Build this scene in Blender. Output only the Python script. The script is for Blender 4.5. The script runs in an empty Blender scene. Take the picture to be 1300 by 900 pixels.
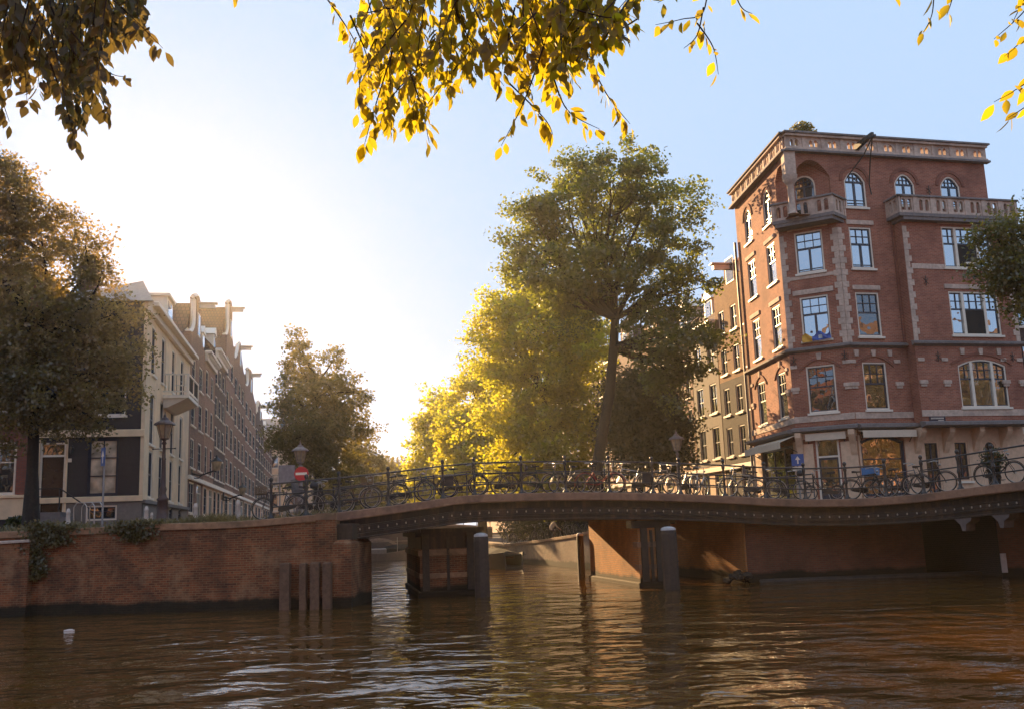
import bpy, bmesh, math, random
import numpy as np
from mathutils import Vector, Matrix
R = math.radians
sc = bpy.context.scene
random.seed(7)
rng = np.random.default_rng(11)

# ------------------------------------------------------------------ camera
FPX = 1230.0; CX = 650.0; CY = 450.0; CAMZ = 2.35
PITCH = math.atan(216.0 / FPX); ROLL = R(-2.1)
cd = bpy.data.cameras.new('camera'); cam = bpy.data.objects.new('camera', cd); sc.collection.objects.link(cam)
cd.sensor_width = 36.0; cd.lens = 36.0 * FPX / 1300.0; cd.clip_start = 0.05; cd.clip_end = 3000
CAMM = Matrix.Translation((0, 0, CAMZ)) @ Matrix.Rotation(math.pi / 2 + PITCH, 4, 'X') @ Matrix.Rotation(ROLL, 4, 'Z')
cam.matrix_world = CAMM; sc.camera = cam

# ------------------------------------------------------------------ light
SUN_AZ = R(-23.0); SUN_EL = R(15.5)
sunv = Vector((math.sin(SUN_AZ) * math.cos(SUN_EL), math.cos(SUN_AZ) * math.cos(SUN_EL), math.sin(SUN_EL)))
w = bpy.data.worlds.new('World'); sc.world = w; w.use_nodes = True
nt = w.node_tree; nt.nodes.clear()
sky = nt.nodes.new('ShaderNodeTexSky'); sky.sky_type = 'NISHITA'; sky.sun_disc = False
sky.sun_elevation = SUN_EL; sky.sun_rotation = SUN_AZ; sky.air_density = 1.0; sky.dust_density = 0.25; sky.ozone_density = 1.6
bg = nt.nodes.new('ShaderNodeBackground'); bg.inputs[1].default_value = 0.053
wo = nt.nodes.new('ShaderNodeOutputWorld')
veil = nt.nodes.new('ShaderNodeMix'); veil.data_type = 'RGBA'; veil.inputs[0].default_value = 0.965; veil.inputs[7].default_value = (3.6, 4.9, 6.9, 1)   # thin high haze over the whole sky
nt.links.new(sky.outputs[0], veil.inputs[6]); nt.links.new(veil.outputs[2], bg.inputs[0]); nt.links.new(bg.outputs[0], wo.inputs[0])
sd = bpy.data.lights.new('sun', 'SUN'); sd.energy = 5.0; sd.angle = R(0.55); sd.color = (1.0, 0.64, 0.30)
so = bpy.data.objects.new('sun', sd); sc.collection.objects.link(so)
so.rotation_euler = (-sunv).to_track_quat('-Z', 'Y').to_euler()
so.location = sunv * 300
sc.view_settings.view_transform = 'Standard'; sc.view_settings.look = 'None'
sc.view_settings.gamma = 1.0; sc.view_settings.use_curve_mapping = False
sc.view_settings.exposure = 1.5
try:
    sc.cycles.max_bounces = 6; sc.cycles.diffuse_bounces = 3; sc.cycles.glossy_bounces = 3
    sc.cycles.transmission_bounces = 2; sc.cycles.volume_bounces = 0; sc.cycles.transparent_max_bounces = 6
    sc.cycles.caustics_reflective = False; sc.cycles.caustics_refractive = False
    sc.cycles.sample_clamp_indirect = 4.0; sc.cycles.use_denoising = True
except Exception:
    pass

# ------------------------------------------------------------------ helpers
def W(px, py, D):
    """world point seen at a photograph position, at distance y = D"""
    d = CAMM.to_3x3() @ Vector(((px - CX) / FPX, -(py - CY) / FPX, -1.0))
    return Vector((0, 0, CAMZ)) + d * (D / d.y)
def X(px, D, py=650):
    return W(px, py, D).x
def Z(px, py, D):
    return W(px, py, D).z
def tag(o, label=None, cat=None, group=None, kind=None):
    if label: o['label'] = label
    if cat: o['category'] = cat
    if group: o['group'] = group
    if kind: o['kind'] = kind
    return o
def thing(name, label, cat, loc=(0, 0, 0), rz=0.0, group=None):
    o = bpy.data.objects.new(name, None); sc.collection.objects.link(o)
    o.location = loc; o.rotation_euler = (0, 0, rz); o.empty_display_size = 0.3
    return tag(o, label, cat, group)
def link(name, me, parent=None, loc=None, rz=0.0):
    o = bpy.data.objects.new(name, me); sc.collection.objects.link(o)
    if parent is not None: o.parent = parent
    if loc is not None: o.location = loc
    if rz: o.rotation_euler = (0, 0, rz)
    return o
def copy_tree(o, parent=None):
    c = o.copy(); sc.collection.objects.link(c); c.parent = parent
    for ch in list(o.children): copy_tree(ch, c)
    return c

class MB:
    def __init__(s, M=None):
        s.v = []; s.f = []; s.m = []; s.sm = []; s.M = M
    def add(s, vs, fs, mi=0, smooth=False):
        b = len(s.v)
        for p in vs:
            p = Vector(p)
            s.v.append(s.M @ p if s.M is not None else p)
        for f in fs:
            s.f.append(tuple(b + i for i in f)); s.m.append(mi); s.sm.append(smooth)
    def box(s, x0, x1, y0, y1, z0, z1, mi=0):
        s.add([(x0, y0, z0), (x1, y0, z0), (x1, y1, z0), (x0, y1, z0), (x0, y0, z1), (x1, y0, z1), (x1, y1, z1), (x0, y1, z1)],
              [(0, 3, 2, 1), (4, 5, 6, 7), (0, 1, 5, 4), (1, 2, 6, 5), (2, 3, 7, 6), (3, 0, 4, 7)], mi)
    def bev(s, x0, x1, y0, y1, z0, z1, b=0.02, mi=0):
        """box with the upper edges chamfered"""
        s.add([(x0, y0, z0), (x1, y0, z0), (x1, y1, z0), (x0, y1, z0), (x0, y0, z1 - b), (x1, y0, z1 - b), (x1, y1, z1 - b), (x0, y1, z1 - b),
               (x0 + b, y0 + b, z1), (x1 - b, y0 + b, z1), (x1 - b, y1 - b, z1), (x0 + b, y1 - b, z1)],
              [(0, 3, 2, 1), (0, 1, 5, 4), (1, 2, 6, 5), (2, 3, 7, 6), (3, 0, 4, 7), (4, 5, 9, 8), (5, 6, 10, 9), (6, 7, 11, 10), (7, 4, 8, 11), (8, 9, 10, 11)], mi)
    def tube(s, pts, r, n=6, mi=0, cap=True, smooth=True):
        pts = [Vector(p) for p in pts]; k = len(pts)
        rs = r if isinstance(r, (list, tuple)) else [r] * k
        vs = []; fs = []
        up = Vector((0, 0, 1))
        prev = None
        for i, p in enumerate(pts):
            t = (pts[min(i + 1, k - 1)] - pts[max(i - 1, 0)])
            if t.length < 1e-9: t = Vector((0, 0, 1))
            t.normalize()
            if prev is None:
                a = t.cross(up)
                if a.length < 0.1: a = t.cross(Vector((1, 0, 0)))
            else:
                a = prev - t * prev.dot(t)
                if a.length < 1e-6: a = t.cross(up)
            a.normalize(); prev = a; b = t.cross(a)
            for j in range(n):
                an = 2 * math.pi * j / n
                vs.append(p + (a * math.cos(an) + b * math.sin(an)) * rs[i])
        for i in range(k - 1):
            for j in range(n):
                j2 = (j + 1) % n
                fs.append((i * n + j, i * n + j2, (i + 1) * n + j2, (i + 1) * n + j))
        s.add(vs, fs, mi, smooth)
        if cap:
            s.add(vs[:n], [tuple(range(n - 1, -1, -1))], mi); s.add(vs[-n:], [tuple(range(n))], mi)
    def lathe(s, prof, n=12, c=(0, 0, 0), mi=0, smooth=True, axis='Z'):
        vs = []; fs = []
        for r, z in prof:
            for j in range(n):
                a = 2 * math.pi * (j + 0.5) / n
                if axis == 'Z': vs.append((c[0] + r * math.cos(a), c[1] + r * math.sin(a), c[2] + z))
                else: vs.append((c[0] + r * math.cos(a), c[1] + z, c[2] + r * math.sin(a)))
        for i in range(len(prof) - 1):
            for j in range(n):
                j2 = (j + 1) % n; fs.append((i * n + j, i * n + j2, (i + 1) * n + j2, (i + 1) * n + j))
        s.add(vs, fs, mi, smooth)
        s.add(vs[:n], [tuple(range(n - 1, -1, -1))], mi); s.add(vs[-n:], [tuple(range(n))], mi)
    def prism(s, poly, y0, y1, mi=0):
        """polygon of (x, z) points extruded from y0 to y1"""
        n = len(poly)
        vs = [(x, y0, z) for x, z in poly] + [(x, y1, z) for x, z in poly]
        fs = [tuple(range(n)), tuple(range(2 * n - 1, n - 1, -1))] + [(i, i + n, (i + 1) % n + n, (i + 1) % n) for i in range(n)]
        s.add(vs, fs, mi)
    def slab(s, poly, z0, z1, mi=0):
        """polygon of (x, y) points extruded upward; z1 may be a list"""
        n = len(poly)
        zt = z1 if isinstance(z1, (list, tuple)) else [z1] * n
        vs = [(x, y, z0) for x, y in poly] + [(p[0], p[1], zt[i]) for i, p in enumerate(poly)]
        fs = [tuple(range(n - 1, -1, -1)), tuple(range(n, 2 * n))] + [(i, (i + 1) % n, (i + 1) % n + n, i + n) for i in range(n)]
        s.add(vs, fs, mi)
    def mesh(s, name, mats, uv=True):
        me = bpy.data.meshes.new(name)
        me.from_pydata([tuple(p) for p in s.v], [], s.f)
        for m in (mats if isinstance(mats, (list, tuple)) else [mats]): me.materials.append(m)
        me.polygons.foreach_set('material_index', s.m); me.polygons.foreach_set('use_smooth', s.sm)
        me.update()
        if uv and len(s.f):
            ul = me.uv_layers.new(name='UVMap')
            co = np.empty(len(me.vertices) * 3); me.vertices.foreach_get('co', co); co = co.reshape(-1, 3)
            li = np.empty(len(me.loops), dtype=np.int32); me.loops.foreach_get('vertex_index', li)
            nn = np.empty(len(me.polygons) * 3); me.polygons.foreach_get('normal', nn); nn = nn.reshape(-1, 3)
            lt = np.empty(len(me.polygons), dtype=np.int32); me.polygons.foreach_get('loop_total', lt)
            nl = np.repeat(nn, lt, axis=0); P = co[li]
            hl = np.hypot(nl[:, 0], nl[:, 1]) + 1e-9
            flat = np.abs(nl[:, 2]) > 0.8
            u = np.where(flat, P[:, 0], (-nl[:, 1] * P[:, 0] + nl[:, 0] * P[:, 1]) / hl)
            v = np.where(flat, P[:, 1], P[:, 2])
            uvs = np.stack([u, v], 1).ravel(); ul.data.foreach_set('uv', uvs)
        return me
    def build_split(s, name, mats, parent=None):
        par = list(range(len(s.v)))
        def find(a):
            while par[a] != a: par[a] = par[par[a]]; a = par[a]
            return a
        for f in s.f:
            for i in f[1:]: par[find(i)] = find(f[0])
        grp = {}
        for k, f in enumerate(s.f): grp.setdefault(find(f[0]), []).append(k)
        for ks in grp.values():
            q = MB(); ids = sorted({i for k in ks for i in s.f[k]}); mp_ = {i: j for j, i in enumerate(ids)}
            q.v = [s.v[i] for i in ids]; q.f = [tuple(mp_[i] for i in s.f[k]) for k in ks]; q.m = [s.m[k] for k in ks]; q.sm = [s.sm[k] for k in ks]
            q.build(name, mats, parent)
    def build(s, name, mats, parent=None, loc=None, rz=0.0):
        return link(name, s.mesh(name, mats), parent, loc, rz)

# ------------------------------------------------------------------ materials
MATS = {}
def nodes(name):
    m = bpy.data.materials.new(name); m.use_nodes = True; t = m.node_tree
    b = t.nodes['Principled BSDF']; return m, t, b
def N(t, typ, **kw):
    n = t.nodes.new(typ)
    for k, v in kw.items():
        if hasattr(n, k): setattr(n, k, v)
        else: n.inputs[k].default_value = v
    return n
def ramp(t, stops, src):
    r = t.nodes.new('ShaderNodeValToRGB'); e = r.color_ramp.elements
    while len(e) < len(stops): e.new(0.5)
    for i, (p, c) in enumerate(stops): e[i].position = p; e[i].color = tuple(c) + (1,) if len(c) == 3 else c
    t.links.new(src, r.inputs[0]); return r
def mixc(t, a, b, fac, mode='MIX'):
    n = t.nodes.new('ShaderNodeMix'); n.data_type = 'RGBA'; n.blend_type = mode
    for sock, val in ((n.inputs[0], fac), (n.inputs[6], a), (n.inputs[7], b)):
        if hasattr(val, 'is_linked') or isinstance(val, bpy.types.NodeSocket): t.links.new(val, sock)
        else: sock.default_value = val if not isinstance(val, tuple) else (tuple(val) + (1,) if len(val) == 3 else val)
    return n.outputs[2]
def coord(t, which='Object'):
    return t.nodes.new('ShaderNodeTexCoord').outputs[which]
def plain(name, col, rough=0.6, var=0.25, scale=6.0, metal=0.0, bump=0.0, spec=0.5, stain=None):
    if name in MATS: return MATS[name]
    m, t, b = nodes(name)
    c = coord(t)
    n1 = N(t, 'ShaderNodeTexNoise', Scale=scale, Detail=6.0, Roughness=0.6); t.links.new(c, n1.inputs['Vector'])
    n2 = N(t, 'ShaderNodeTexNoise', Scale=scale * 0.17, Detail=4.0); t.links.new(c, n2.inputs['Vector'])
    lo = tuple(x * (1 - var) for x in col); hi = tuple(min(1, x * (1 + var)) for x in col)
    r1 = ramp(t, [(0.3, lo), (0.7, hi)], n1.outputs[0])
    out = mixc(t, r1.outputs[0], stain or tuple(x * (1 - var * 1.3) for x in col), ramp(t, [(0.45, (0, 0, 0)), (0.75, (0.7,) * 3)], n2.outputs[0]).outputs[0])
    t.links.new(out, b.inputs['Base Color'])
    b.inputs['Roughness'].default_value = rough; b.inputs['Metallic'].default_value = metal
    b.inputs['Specular IOR Level'].default_value = spec
    if bump:
        bp = N(t, 'ShaderNodeBump', Strength=0.6, Distance=bump); t.links.new(n1.outputs[0], bp.inputs['Height']); t.links.new(bp.outputs[0], b.inputs['Normal'])
    MATS[name] = m; return m
def brick(name, c1, c2, mortar, bw=0.22, bh=0.072, stain=(0.03, 0.022, 0.018), stain_amt=0.5, ms=0.012, low_dark=None, pale=None):
    if name in MATS: return MATS[name]
    m, t, b = nodes(name)
    uv = coord(t, 'UV'); ob = coord(t)
    br = N(t, 'ShaderNodeTexBrick', Scale=1.0); t.links.new(uv, br.inputs['Vector'])
    br.inputs['Color1'].default_value = (*c1, 1); br.inputs['Color2'].default_value = (*c2, 1); br.inputs['Mortar'].default_value = (*mortar, 1)
    br.inputs['Brick Width'].default_value = bw; br.inputs['Row Height'].default_value = bh; br.inputs['Mortar Size'].default_value = ms
    br.inputs['Mortar Smooth'].default_value = 0.3
    n1 = N(t, 'ShaderNodeTexNoise', Scale=0.9, Detail=7.0, Roughness=0.65); t.links.new(ob, n1.inputs['Vector'])
    n2 = N(t, 'ShaderNodeTexNoise', Scale=9.0, Detail=4.0); t.links.new(ob, n2.inputs['Vector'])
    c = mixc(t, br.outputs[0], stain, ramp(t, [(0.42, (0, 0, 0)), (0.72, (stain_amt,) * 3)], n1.outputs[0]).outputs[0])
    c = mixc(t, c, (1.35, 1.3, 1.25), ramp(t, [(0.5, (0, 0, 0)), (0.8, (0.35,) * 3)], n2.outputs[0]).outputs[0], 'MULTIPLY')
    if pale:
        n3 = N(t, 'ShaderNodeTexNoise', Scale=1.7, Detail=8.0, Roughness=0.7)
        mp = N(t, 'ShaderNodeMapping'); mp.inputs['Scale'].default_value = (0.8, 0.8, 0.7); mp.inputs['Location'].default_value = (3, 5, 1)
        t.links.new(ob, mp.inputs[0]); t.links.new(mp.outputs[0], n3.inputs['Vector'])
        c = mixc(t, c, pale, ramp(t, [(0.50, (0, 0, 0)), (0.70, (0.55,) * 3)], n3.outputs[0]).outputs[0])
    if low_dark is not None:   # the tide band of algae just over the water
        sx = t.nodes.new('ShaderNodeSeparateXYZ'); t.links.new(ob, sx.inputs[0])
        ad = N(t, 'ShaderNodeMath', operation='ADD'); t.links.new(sx.outputs[2], ad.inputs[0])
        ml = N(t, 'ShaderNodeMath', operation='MULTIPLY'); t.links.new(n1.outputs[0], ml.inputs[0]); ml.inputs[1].default_value = -0.35
        t.links.new(ml.outputs[0], ad.inputs[1])
        rr = ramp(t, [(low_dark, (0.9,) * 3), (low_dark + 0.12, (0, 0, 0))], ad.outputs[0])
        c = mixc(t, c, (0.012, 0.014, 0.008), rr.outputs[0])
    t.links.new(c, b.inputs['Base Color']); b.inputs['Roughness'].default_value = 0.85
    b.inputs['Specular IOR Level'].default_value = 0.25
    bp = N(t, 'ShaderNodeBump', Strength=0.5, Distance=0.012); inv = N(t, 'ShaderNodeMath', operation='SUBTRACT'); inv.inputs[0].default_value = 1.0
    t.links.new(br.outputs['Fac'], inv.inputs[1]); t.links.new(inv.outputs[0], bp.inputs['Height']); t.links.new(bp.outputs[0], b.inputs['Normal'])
    MATS[name] = m; return m
def streaky(name, col, streak, rough=0.5):
    if name in MATS: return MATS[name]
    m, t, b = nodes(name); c = coord(t)
    mp = N(t, 'ShaderNodeMapping'); mp.inputs['Scale'].default_value = (2.6, 2.6, 0.35); t.links.new(c, mp.inputs[0])
    n1 = N(t, 'ShaderNodeTexNoise', Scale=1.6, Detail=7.0, Roughness=0.7); t.links.new(mp.outputs[0], n1.inputs['Vector'])
    n2 = N(t, 'ShaderNodeTexNoise', Scale=11.0, Detail=4.0); t.links.new(c, n2.inputs['Vector'])
    o_ = mixc(t, tuple(col), tuple(streak), ramp(t, [(0.48, (0, 0, 0)), (0.70, (0.9,) * 3)], n1.outputs[0]).outputs[0])
    o_ = mixc(t, o_, (1.5, 1.4, 1.3), ramp(t, [(0.5, (0, 0, 0)), (0.75, (0.6,) * 3)], n2.outputs[0]).outputs[0], 'MULTIPLY')
    t.links.new(o_, b.inputs['Base Color']); b.inputs['Roughness'].default_value = rough; b.inputs['Specular IOR Level'].default_value = 0.3
    bp = N(t, 'ShaderNodeBump', Strength=0.5, Distance=0.006); t.links.new(n2.outputs[0], bp.inputs['Height']); t.links.new(bp.outputs[0], b.inputs['Normal'])
    MATS[name] = m; return m
def glass(name, base=(0.012, 0.014, 0.016), refl=0.38, tint=(0.85, 0.92, 1.0), wob=0.045):
    if name in MATS: return MATS[name]
    m, t, b = nodes(name)
    b.inputs['Roughness'].default_value = 0.9
    c = coord(t)
    n0 = N(t, 'ShaderNodeTexNoise', Scale=1.5, Detail=3.0); t.links.new(c, n0.inputs['Vector'])
    r0 = ramp(t, [(0.35, tuple(x * 0.5 for x in base)), (0.7, tuple(x * 1.5 for x in base))], n0.outputs[0]); t.links.new(r0.outputs[0], b.inputs['Base Color'])
    g = N(t, 'ShaderNodeBsdfGlossy', Roughness=0.02); g.inputs[0].default_value = (*tint, 1)
    n = N(t, 'ShaderNodeTexNoise', Scale=0.8, Detail=2.0); t.links.new(c, n.inputs['Vector'])
    bp = N(t, 'ShaderNodeBump', Strength=1.0, Distance=wob); t.links.new(n.outputs[0], bp.inputs['Height']); t.links.new(bp.outputs[0], g.inputs['Normal'])
    fr = N(t, 'ShaderNodeFresnel', IOR=1.5); ad = N(t, 'ShaderNodeMath', operation='ADD', use_clamp=True); t.links.new(fr.outputs[0], ad.inputs[0]); ad.inputs[1].default_value = refl
    mx = t.nodes.new('ShaderNodeMixShader'); t.links.new(ad.outputs[0], mx.inputs[0]); t.links.new(b.outputs[0], mx.inputs[1]); t.links.new(g.outputs[0], mx.inputs[2])
    t.links.new(mx.outputs[0], t.nodes['Material Output'].inputs[0]); MATS[name] = m; return m
def leafmat(name, c, tr, mix=0.5, gloss=0.08):
    if name in MATS: return MATS[name]
    m, t, b = nodes(name); t.nodes.remove(b)
    co = coord(t); oi = t.nodes.new('ShaderNodeNewGeometry')
    rr = ramp(t, [(0.0, (0.78,) * 3), (0.5, (1.0,) * 3), (1.0, (1.25, 1.2, 1.05))], oi.outputs['Random Per Island'])
    n = N(t, 'ShaderNodeTexNoise', Scale=0.5, Detail=3.0); t.links.new(co, n.inputs['Vector'])
    r2 = ramp(t, [(0.35, (0.7, 0.75, 0.8)), (0.65, (1.25, 1.15, 1.0))], n.outputs[0])
    va = mixc(t, rr.outputs[0], r2.outputs[0], 1.0, 'MULTIPLY')
    d = t.nodes.new('ShaderNodeBsdfDiffuse'); t.links.new(mixc(t, va, tuple(c), 1.0, 'MULTIPLY'), d.inputs[0])
    l = t.nodes.new('ShaderNodeBsdfTranslucent'); t.links.new(mixc(t, va, tuple(tr), 1.0, 'MULTIPLY'), l.inputs[0])
    mx = t.nodes.new('ShaderNodeMixShader'); mx.inputs[0].default_value = mix; t.links.new(d.outputs[0], mx.inputs[1]); t.links.new(l.outputs[0], mx.inputs[2])
    g = N(t, 'ShaderNodeBsdfGlossy', Roughness=0.45); m2 = t.nodes.new('ShaderNodeMixShader'); m2.inputs[0].default_value = gloss
    t.links.new(mx.outputs[0], m2.inputs[1]); t.links.new(g.outputs[0], m2.inputs[2])
    t.links.new(m2.outputs[0], t.nodes['Material Output'].inputs[0]); MATS[name] = m; return m

M_RED = brick('red_brick', (0.42, 0.14, 0.085), (0.27, 0.083, 0.052), (0.38, 0.22, 0.16), stain=(0.12, 0.045, 0.035), stain_amt=0.65)
M_RED2 = brick('dark_red_brick', (0.32, 0.10, 0.06), (0.23, 0.07, 0.045), (0.18, 0.11, 0.09), stain=(0.08, 0.03, 0.022), stain_amt=0.5)
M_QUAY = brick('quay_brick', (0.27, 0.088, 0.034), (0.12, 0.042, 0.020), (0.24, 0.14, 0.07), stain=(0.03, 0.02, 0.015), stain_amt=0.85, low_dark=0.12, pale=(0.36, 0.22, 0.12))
M_SUNBRICK = brick('sun_brightened_brick', (0.58, 0.25, 0.07), (0.46, 0.18, 0.05), (0.36, 0.22, 0.12), stain=(0.12, 0.06, 0.03), stain_amt=0.6, low_dark=0.12)  # brick colour raised to strengthen the grazing sunlight on these walls
M_FARQ = brick('canal_wall_brick', (0.34, 0.21, 0.13), (0.26, 0.16, 0.10), (0.22, 0.17, 0.13), stain=(0.06, 0.045, 0.03), stain_amt=0.6, low_dark=0.08, pale=(0.30, 0.24, 0.18))
M_BROWN = brick('brown_brick', (0.32, 0.165, 0.11), (0.22, 0.11, 0.075), (0.15, 0.11, 0.09), stain_amt=0.3)
M_BROWN2 = brick('rosy_brick', (0.40, 0.22, 0.15), (0.30, 0.16, 0.11), (0.2, 0.14, 0.11), stain_amt=0.3)
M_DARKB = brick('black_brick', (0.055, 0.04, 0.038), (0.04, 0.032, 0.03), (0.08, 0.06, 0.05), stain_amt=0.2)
M_ORANGE = brick('orange_brick', (0.38, 0.17, 0.07), (0.28, 0.12, 0.05), (0.24, 0.17, 0.11), stain_amt=0.25)
M_BLACK = plain('black_render', (0.028, 0.022, 0.024), 0.7, 0.2)
M_CREAM = plain('cream_render', (0.80, 0.58, 0.36), 0.8, 0.12, 2.0, stain=(0.45, 0.36, 0.26))
M_CREAM2 = plain('cream_stone', (0.66, 0.43, 0.28), 0.8, 0.14, 5.0, bump=0.004)
M_STONE = plain('grey_sandstone', (0.55, 0.40, 0.31), 0.85, 0.22, 7.0, bump=0.006, stain=(0.25, 0.18, 0.15))
M_STONED = plain('weathered_cornice_stone', (0.19, 0.16, 0.15), 0.85, 0.25, 7.0, bump=0.005)
M_WHITE = plain('white_paint', (0.78, 0.67, 0.54), 0.5, 0.08)
M_SASH = plain('dark_sash_paint', (0.02, 0.03, 0.05), 0.4, 0.2)
M_IRON = plain('dark_iron', (0.028, 0.026, 0.027), 0.42, 0.3, 14.0, metal=0.3)
M_RAIL = plain('railing_paint', (0.05, 0.046, 0.045), 0.33, 0.3, 16.0, metal=0.5)
M_BEAM = streaky('bridge_beam_paint', (0.026, 0.017, 0.013), (0.10, 0.055, 0.032))
M_EDGE = plain('bridge_edge_stone', (0.28, 0.15, 0.09), 0.85, 0.25, 5.0, bump=0.006, stain=(0.07, 0.05, 0.04))
M_COPE = plain('coping_stone', (0.30, 0.165, 0.09), 0.9, 0.3, 5.0, bump=0.01, stain=(0.07, 0.06, 0.04))
M_WOOD = plain('wet_timber', (0.05, 0.032, 0.02), 0.7, 0.35, 9.0, bump=0.01)
M_WOODP = plain('weathered_timber', (0.15, 0.085, 0.05), 0.85, 0.3, 9.0, bump=0.01)
M_PAVE = brick('street_paving', (0.13, 0.095, 0.08), (0.10, 0.075, 0.065), (0.05, 0.045, 0.04), bw=0.2, bh=0.1, stain_amt=0.4)
M_ROOF = brick('roof_tiles', (0.17, 0.085, 0.055), (0.12, 0.065, 0.045), (0.05, 0.03, 0.025), bw=0.25, bh=0.3, ms=0.03, stain_amt=0.4)
M_SLATE = plain('slate_roof', (0.09, 0.08, 0.08), 0.6, 0.3)
M_LROOF = plain('pale_zinc_roof', (0.30, 0.25, 0.21), 0.5, 0.2)
M_PANE = glass('window_glass'); M_PANEB = glass('sky_reflecting_glass', refl=0.5); M_PANED = glass('dark_glass', refl=0.12)
M_CURT = glass('curtained_glass', base=(0.52, 0.42, 0.31), refl=0.03)
M_BARK = plain('bark', (0.028, 0.02, 0.014), 0.95, 0.4, 12.0, bump=0.03)
# ------------------------------------------------------------------ water
m, t, b = nodes('canal_water'); MATS['water'] = m
b.inputs['Base Color'].default_value = (0.105, 0.046, 0.010, 1); b.inputs['Roughness'].default_value = 0.03; b.inputs['IOR'].default_value = 1.52; b.inputs['Specular Tint'].default_value = (1.0, 0.74, 0.55, 1)
c = coord(t)
mp = N(t, 'ShaderNodeMapping'); mp.inputs['Scale'].default_value = (0.85, 1.15, 1.0); mp.inputs['Rotation'].default_value = (0, 0, R(8)); t.links.new(c, mp.inputs[0])
na = N(t, 'ShaderNodeTexNoise', Scale=0.75, Detail=1.0, Roughness=0.4, Distortion=0.3); nb = N(t, 'ShaderNodeTexNoise', Scale=2.6, Detail=1.5, Roughness=0.5, Distortion=0.5); nc = N(t, 'ShaderNodeTexNoise', Scale=7.0, Detail=2.0)
for q in (na, nb, nc): t.links.new(mp.outputs[0], q.inputs['Vector'])
def bump(src, dist, prev=None):
    q = N(t, 'ShaderNodeBump', Strength=1.0, Distance=dist); t.links.new(src, q.inputs['Height'])
    if prev is not None: t.links.new(prev, q.inputs['Normal'])
    return q.outputs[0]
nd = N(t, 'ShaderNodeTexNoise', Scale=0.11, Detail=2.0); t.links.new(c, nd.inputs['Vector'])      # calm and ruffled patches
amp = ramp(t, [(0.35, (0.35,) * 3), (0.62, (1.0,) * 3)], nd.outputs[0])
def scaled(src):
    q = N(t, 'ShaderNodeMath', operation='MULTIPLY'); t.links.new(src, q.inputs[0]); t.links.new(amp.outputs[0], q.inputs[1]); return q.outputs[0]
o = bump(na.outputs[0], 0.13); o = bump(scaled(nb.outputs[0]), 0.060, o); o = bump(scaled(nc.outputs[0]), 0.007, o)
t.links.new(o, b.inputs['Normal'])
mb = MB(); mb.add([(-900, -400, 0), (900, -400, 0), (900, 1500, 0), (-900, 1500, 0)], [(0, 1, 2, 3)])
tag(mb.build('water', m), kind='structure')
mb = MB(); mb.add([(-900, -400, -3), (900, -400, -3), (900, 1500, -3), (-900, 1500, -3)], [(0, 1, 2, 3)])
tag(mb.build('ground', M_PAVE), kind='structure')

# ------------------------------------------------------------------ bridge line
def catmull(P, n=6):
    out = []
    for i in range(len(P) - 1):
        p0, p1, p2, p3 = P[max(i - 1, 0)], P[i], P[i + 1], P[min(i + 2, len(P) - 1)]
        for k in range(n):
            u = k / n
            out.append(0.5 * ((2 * p1) + (p2 - p0) * u + (2 * p0 - 5 * p1 + 4 * p2 - p3) * u * u + (3 * p1 - p0 - 3 * p2 + p3) * u ** 3))
    out.append(P[-1]); return out
EDGE = [(425, 650.5, 31.6), (500, 641, 32.7), (550, 634, 33.3), (600, 628, 33.8), (700, 625, 34.4), (800, 625, 34.8), (900, 628, 35.2),
        (1000, 633, 35.2), (1060, 633, 34.9), (1100, 632, 34.5), (1165, 627, 33.4), (1200, 623, 32.8), (1250, 616.5, 31.5), (1300, 610.5, 30.2), (1360, 603, 28.6), (1440, 596, 27)]
EP = catmull([W(*e) for e in EDGE])
LQ = [W(*e) for e in [(-420, 690, 36.0), (-200, 683, 34.2), (0, 674.5, 32.7), (110, 669.5, 32.3), (200, 664.5, 31.9), (280, 662, 31.6), (335, 658.5, 31.4), (425, 650.5, 31.2)]]
def edge_at(px, line=EP):
    """point of the bridge edge that the photo shows at px"""
    best = None
    for i in range(len(line) - 1):
        a, c_ = line[i], line[i + 1]
        for k in range(12):
            p = a.lerp(c_, k / 12.0)
            q = CAMM.inverted() @ p
            x = CX + FPX * q.x / -q.z
            if best is None or abs(x - px) < best[0]: best = (abs(x - px), p, (c_ - a).normalized())
    return best[1], best[2]
def proj(p):
    q = CAMM.inverted() @ p; return CX + FPX * q.x / -q.z
def set_back(px, dist, line):
    t_ = px
    for _ in range(6):
        p, d = edge_at(t_, line); q = p - outn(d) * dist; t_ += px - proj(q)
    return q, d
def outn(d):  # horizontal direction toward the camera side, for a left-to-right direction d
    v = Vector((d.y, -d.x, 0)); v.normalize(); return v
def sweep(mb, line, prof, mi=0, cap=True):
    """prof: closed list of (out, up) in the cross-section plane"""
    n = len(prof); vs = []
    for i, p in enumerate(line):
        d = (line[min(i + 1, len(line) - 1)] - line[max(i - 1, 0)]); nn = outn(d)
        for (a, u) in prof: vs.append(p + nn * a + Vector((0, 0, u)))
    fs = []
    for i in range(len(line) - 1):
        for j in range(n):
            j2 = (j + 1) % n; fs.append((i * n + j, i * n + j2, (i + 1) * n + j2, (i + 1) * n + j))
    if cap: fs += [tuple(range(n - 1, -1, -1)), tuple(range((len(line) - 1) * n, len(line) * n))]
    mb.add(vs, fs, mi)
SPLIT = [i for i, p in enumerate(EP) if (lambda q: CX + FPX * q.x / -q.z)(CAMM.inverted() @ p) > 1160][0]
EP1 = EP[:SPLIT + 1]; EP2 = EP[SPLIT:]
EDGEPROF = [(0.10, 0.0), (0.10, -0.27), (-0.3, -0.27), (-0.3, 0.0)]
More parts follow.
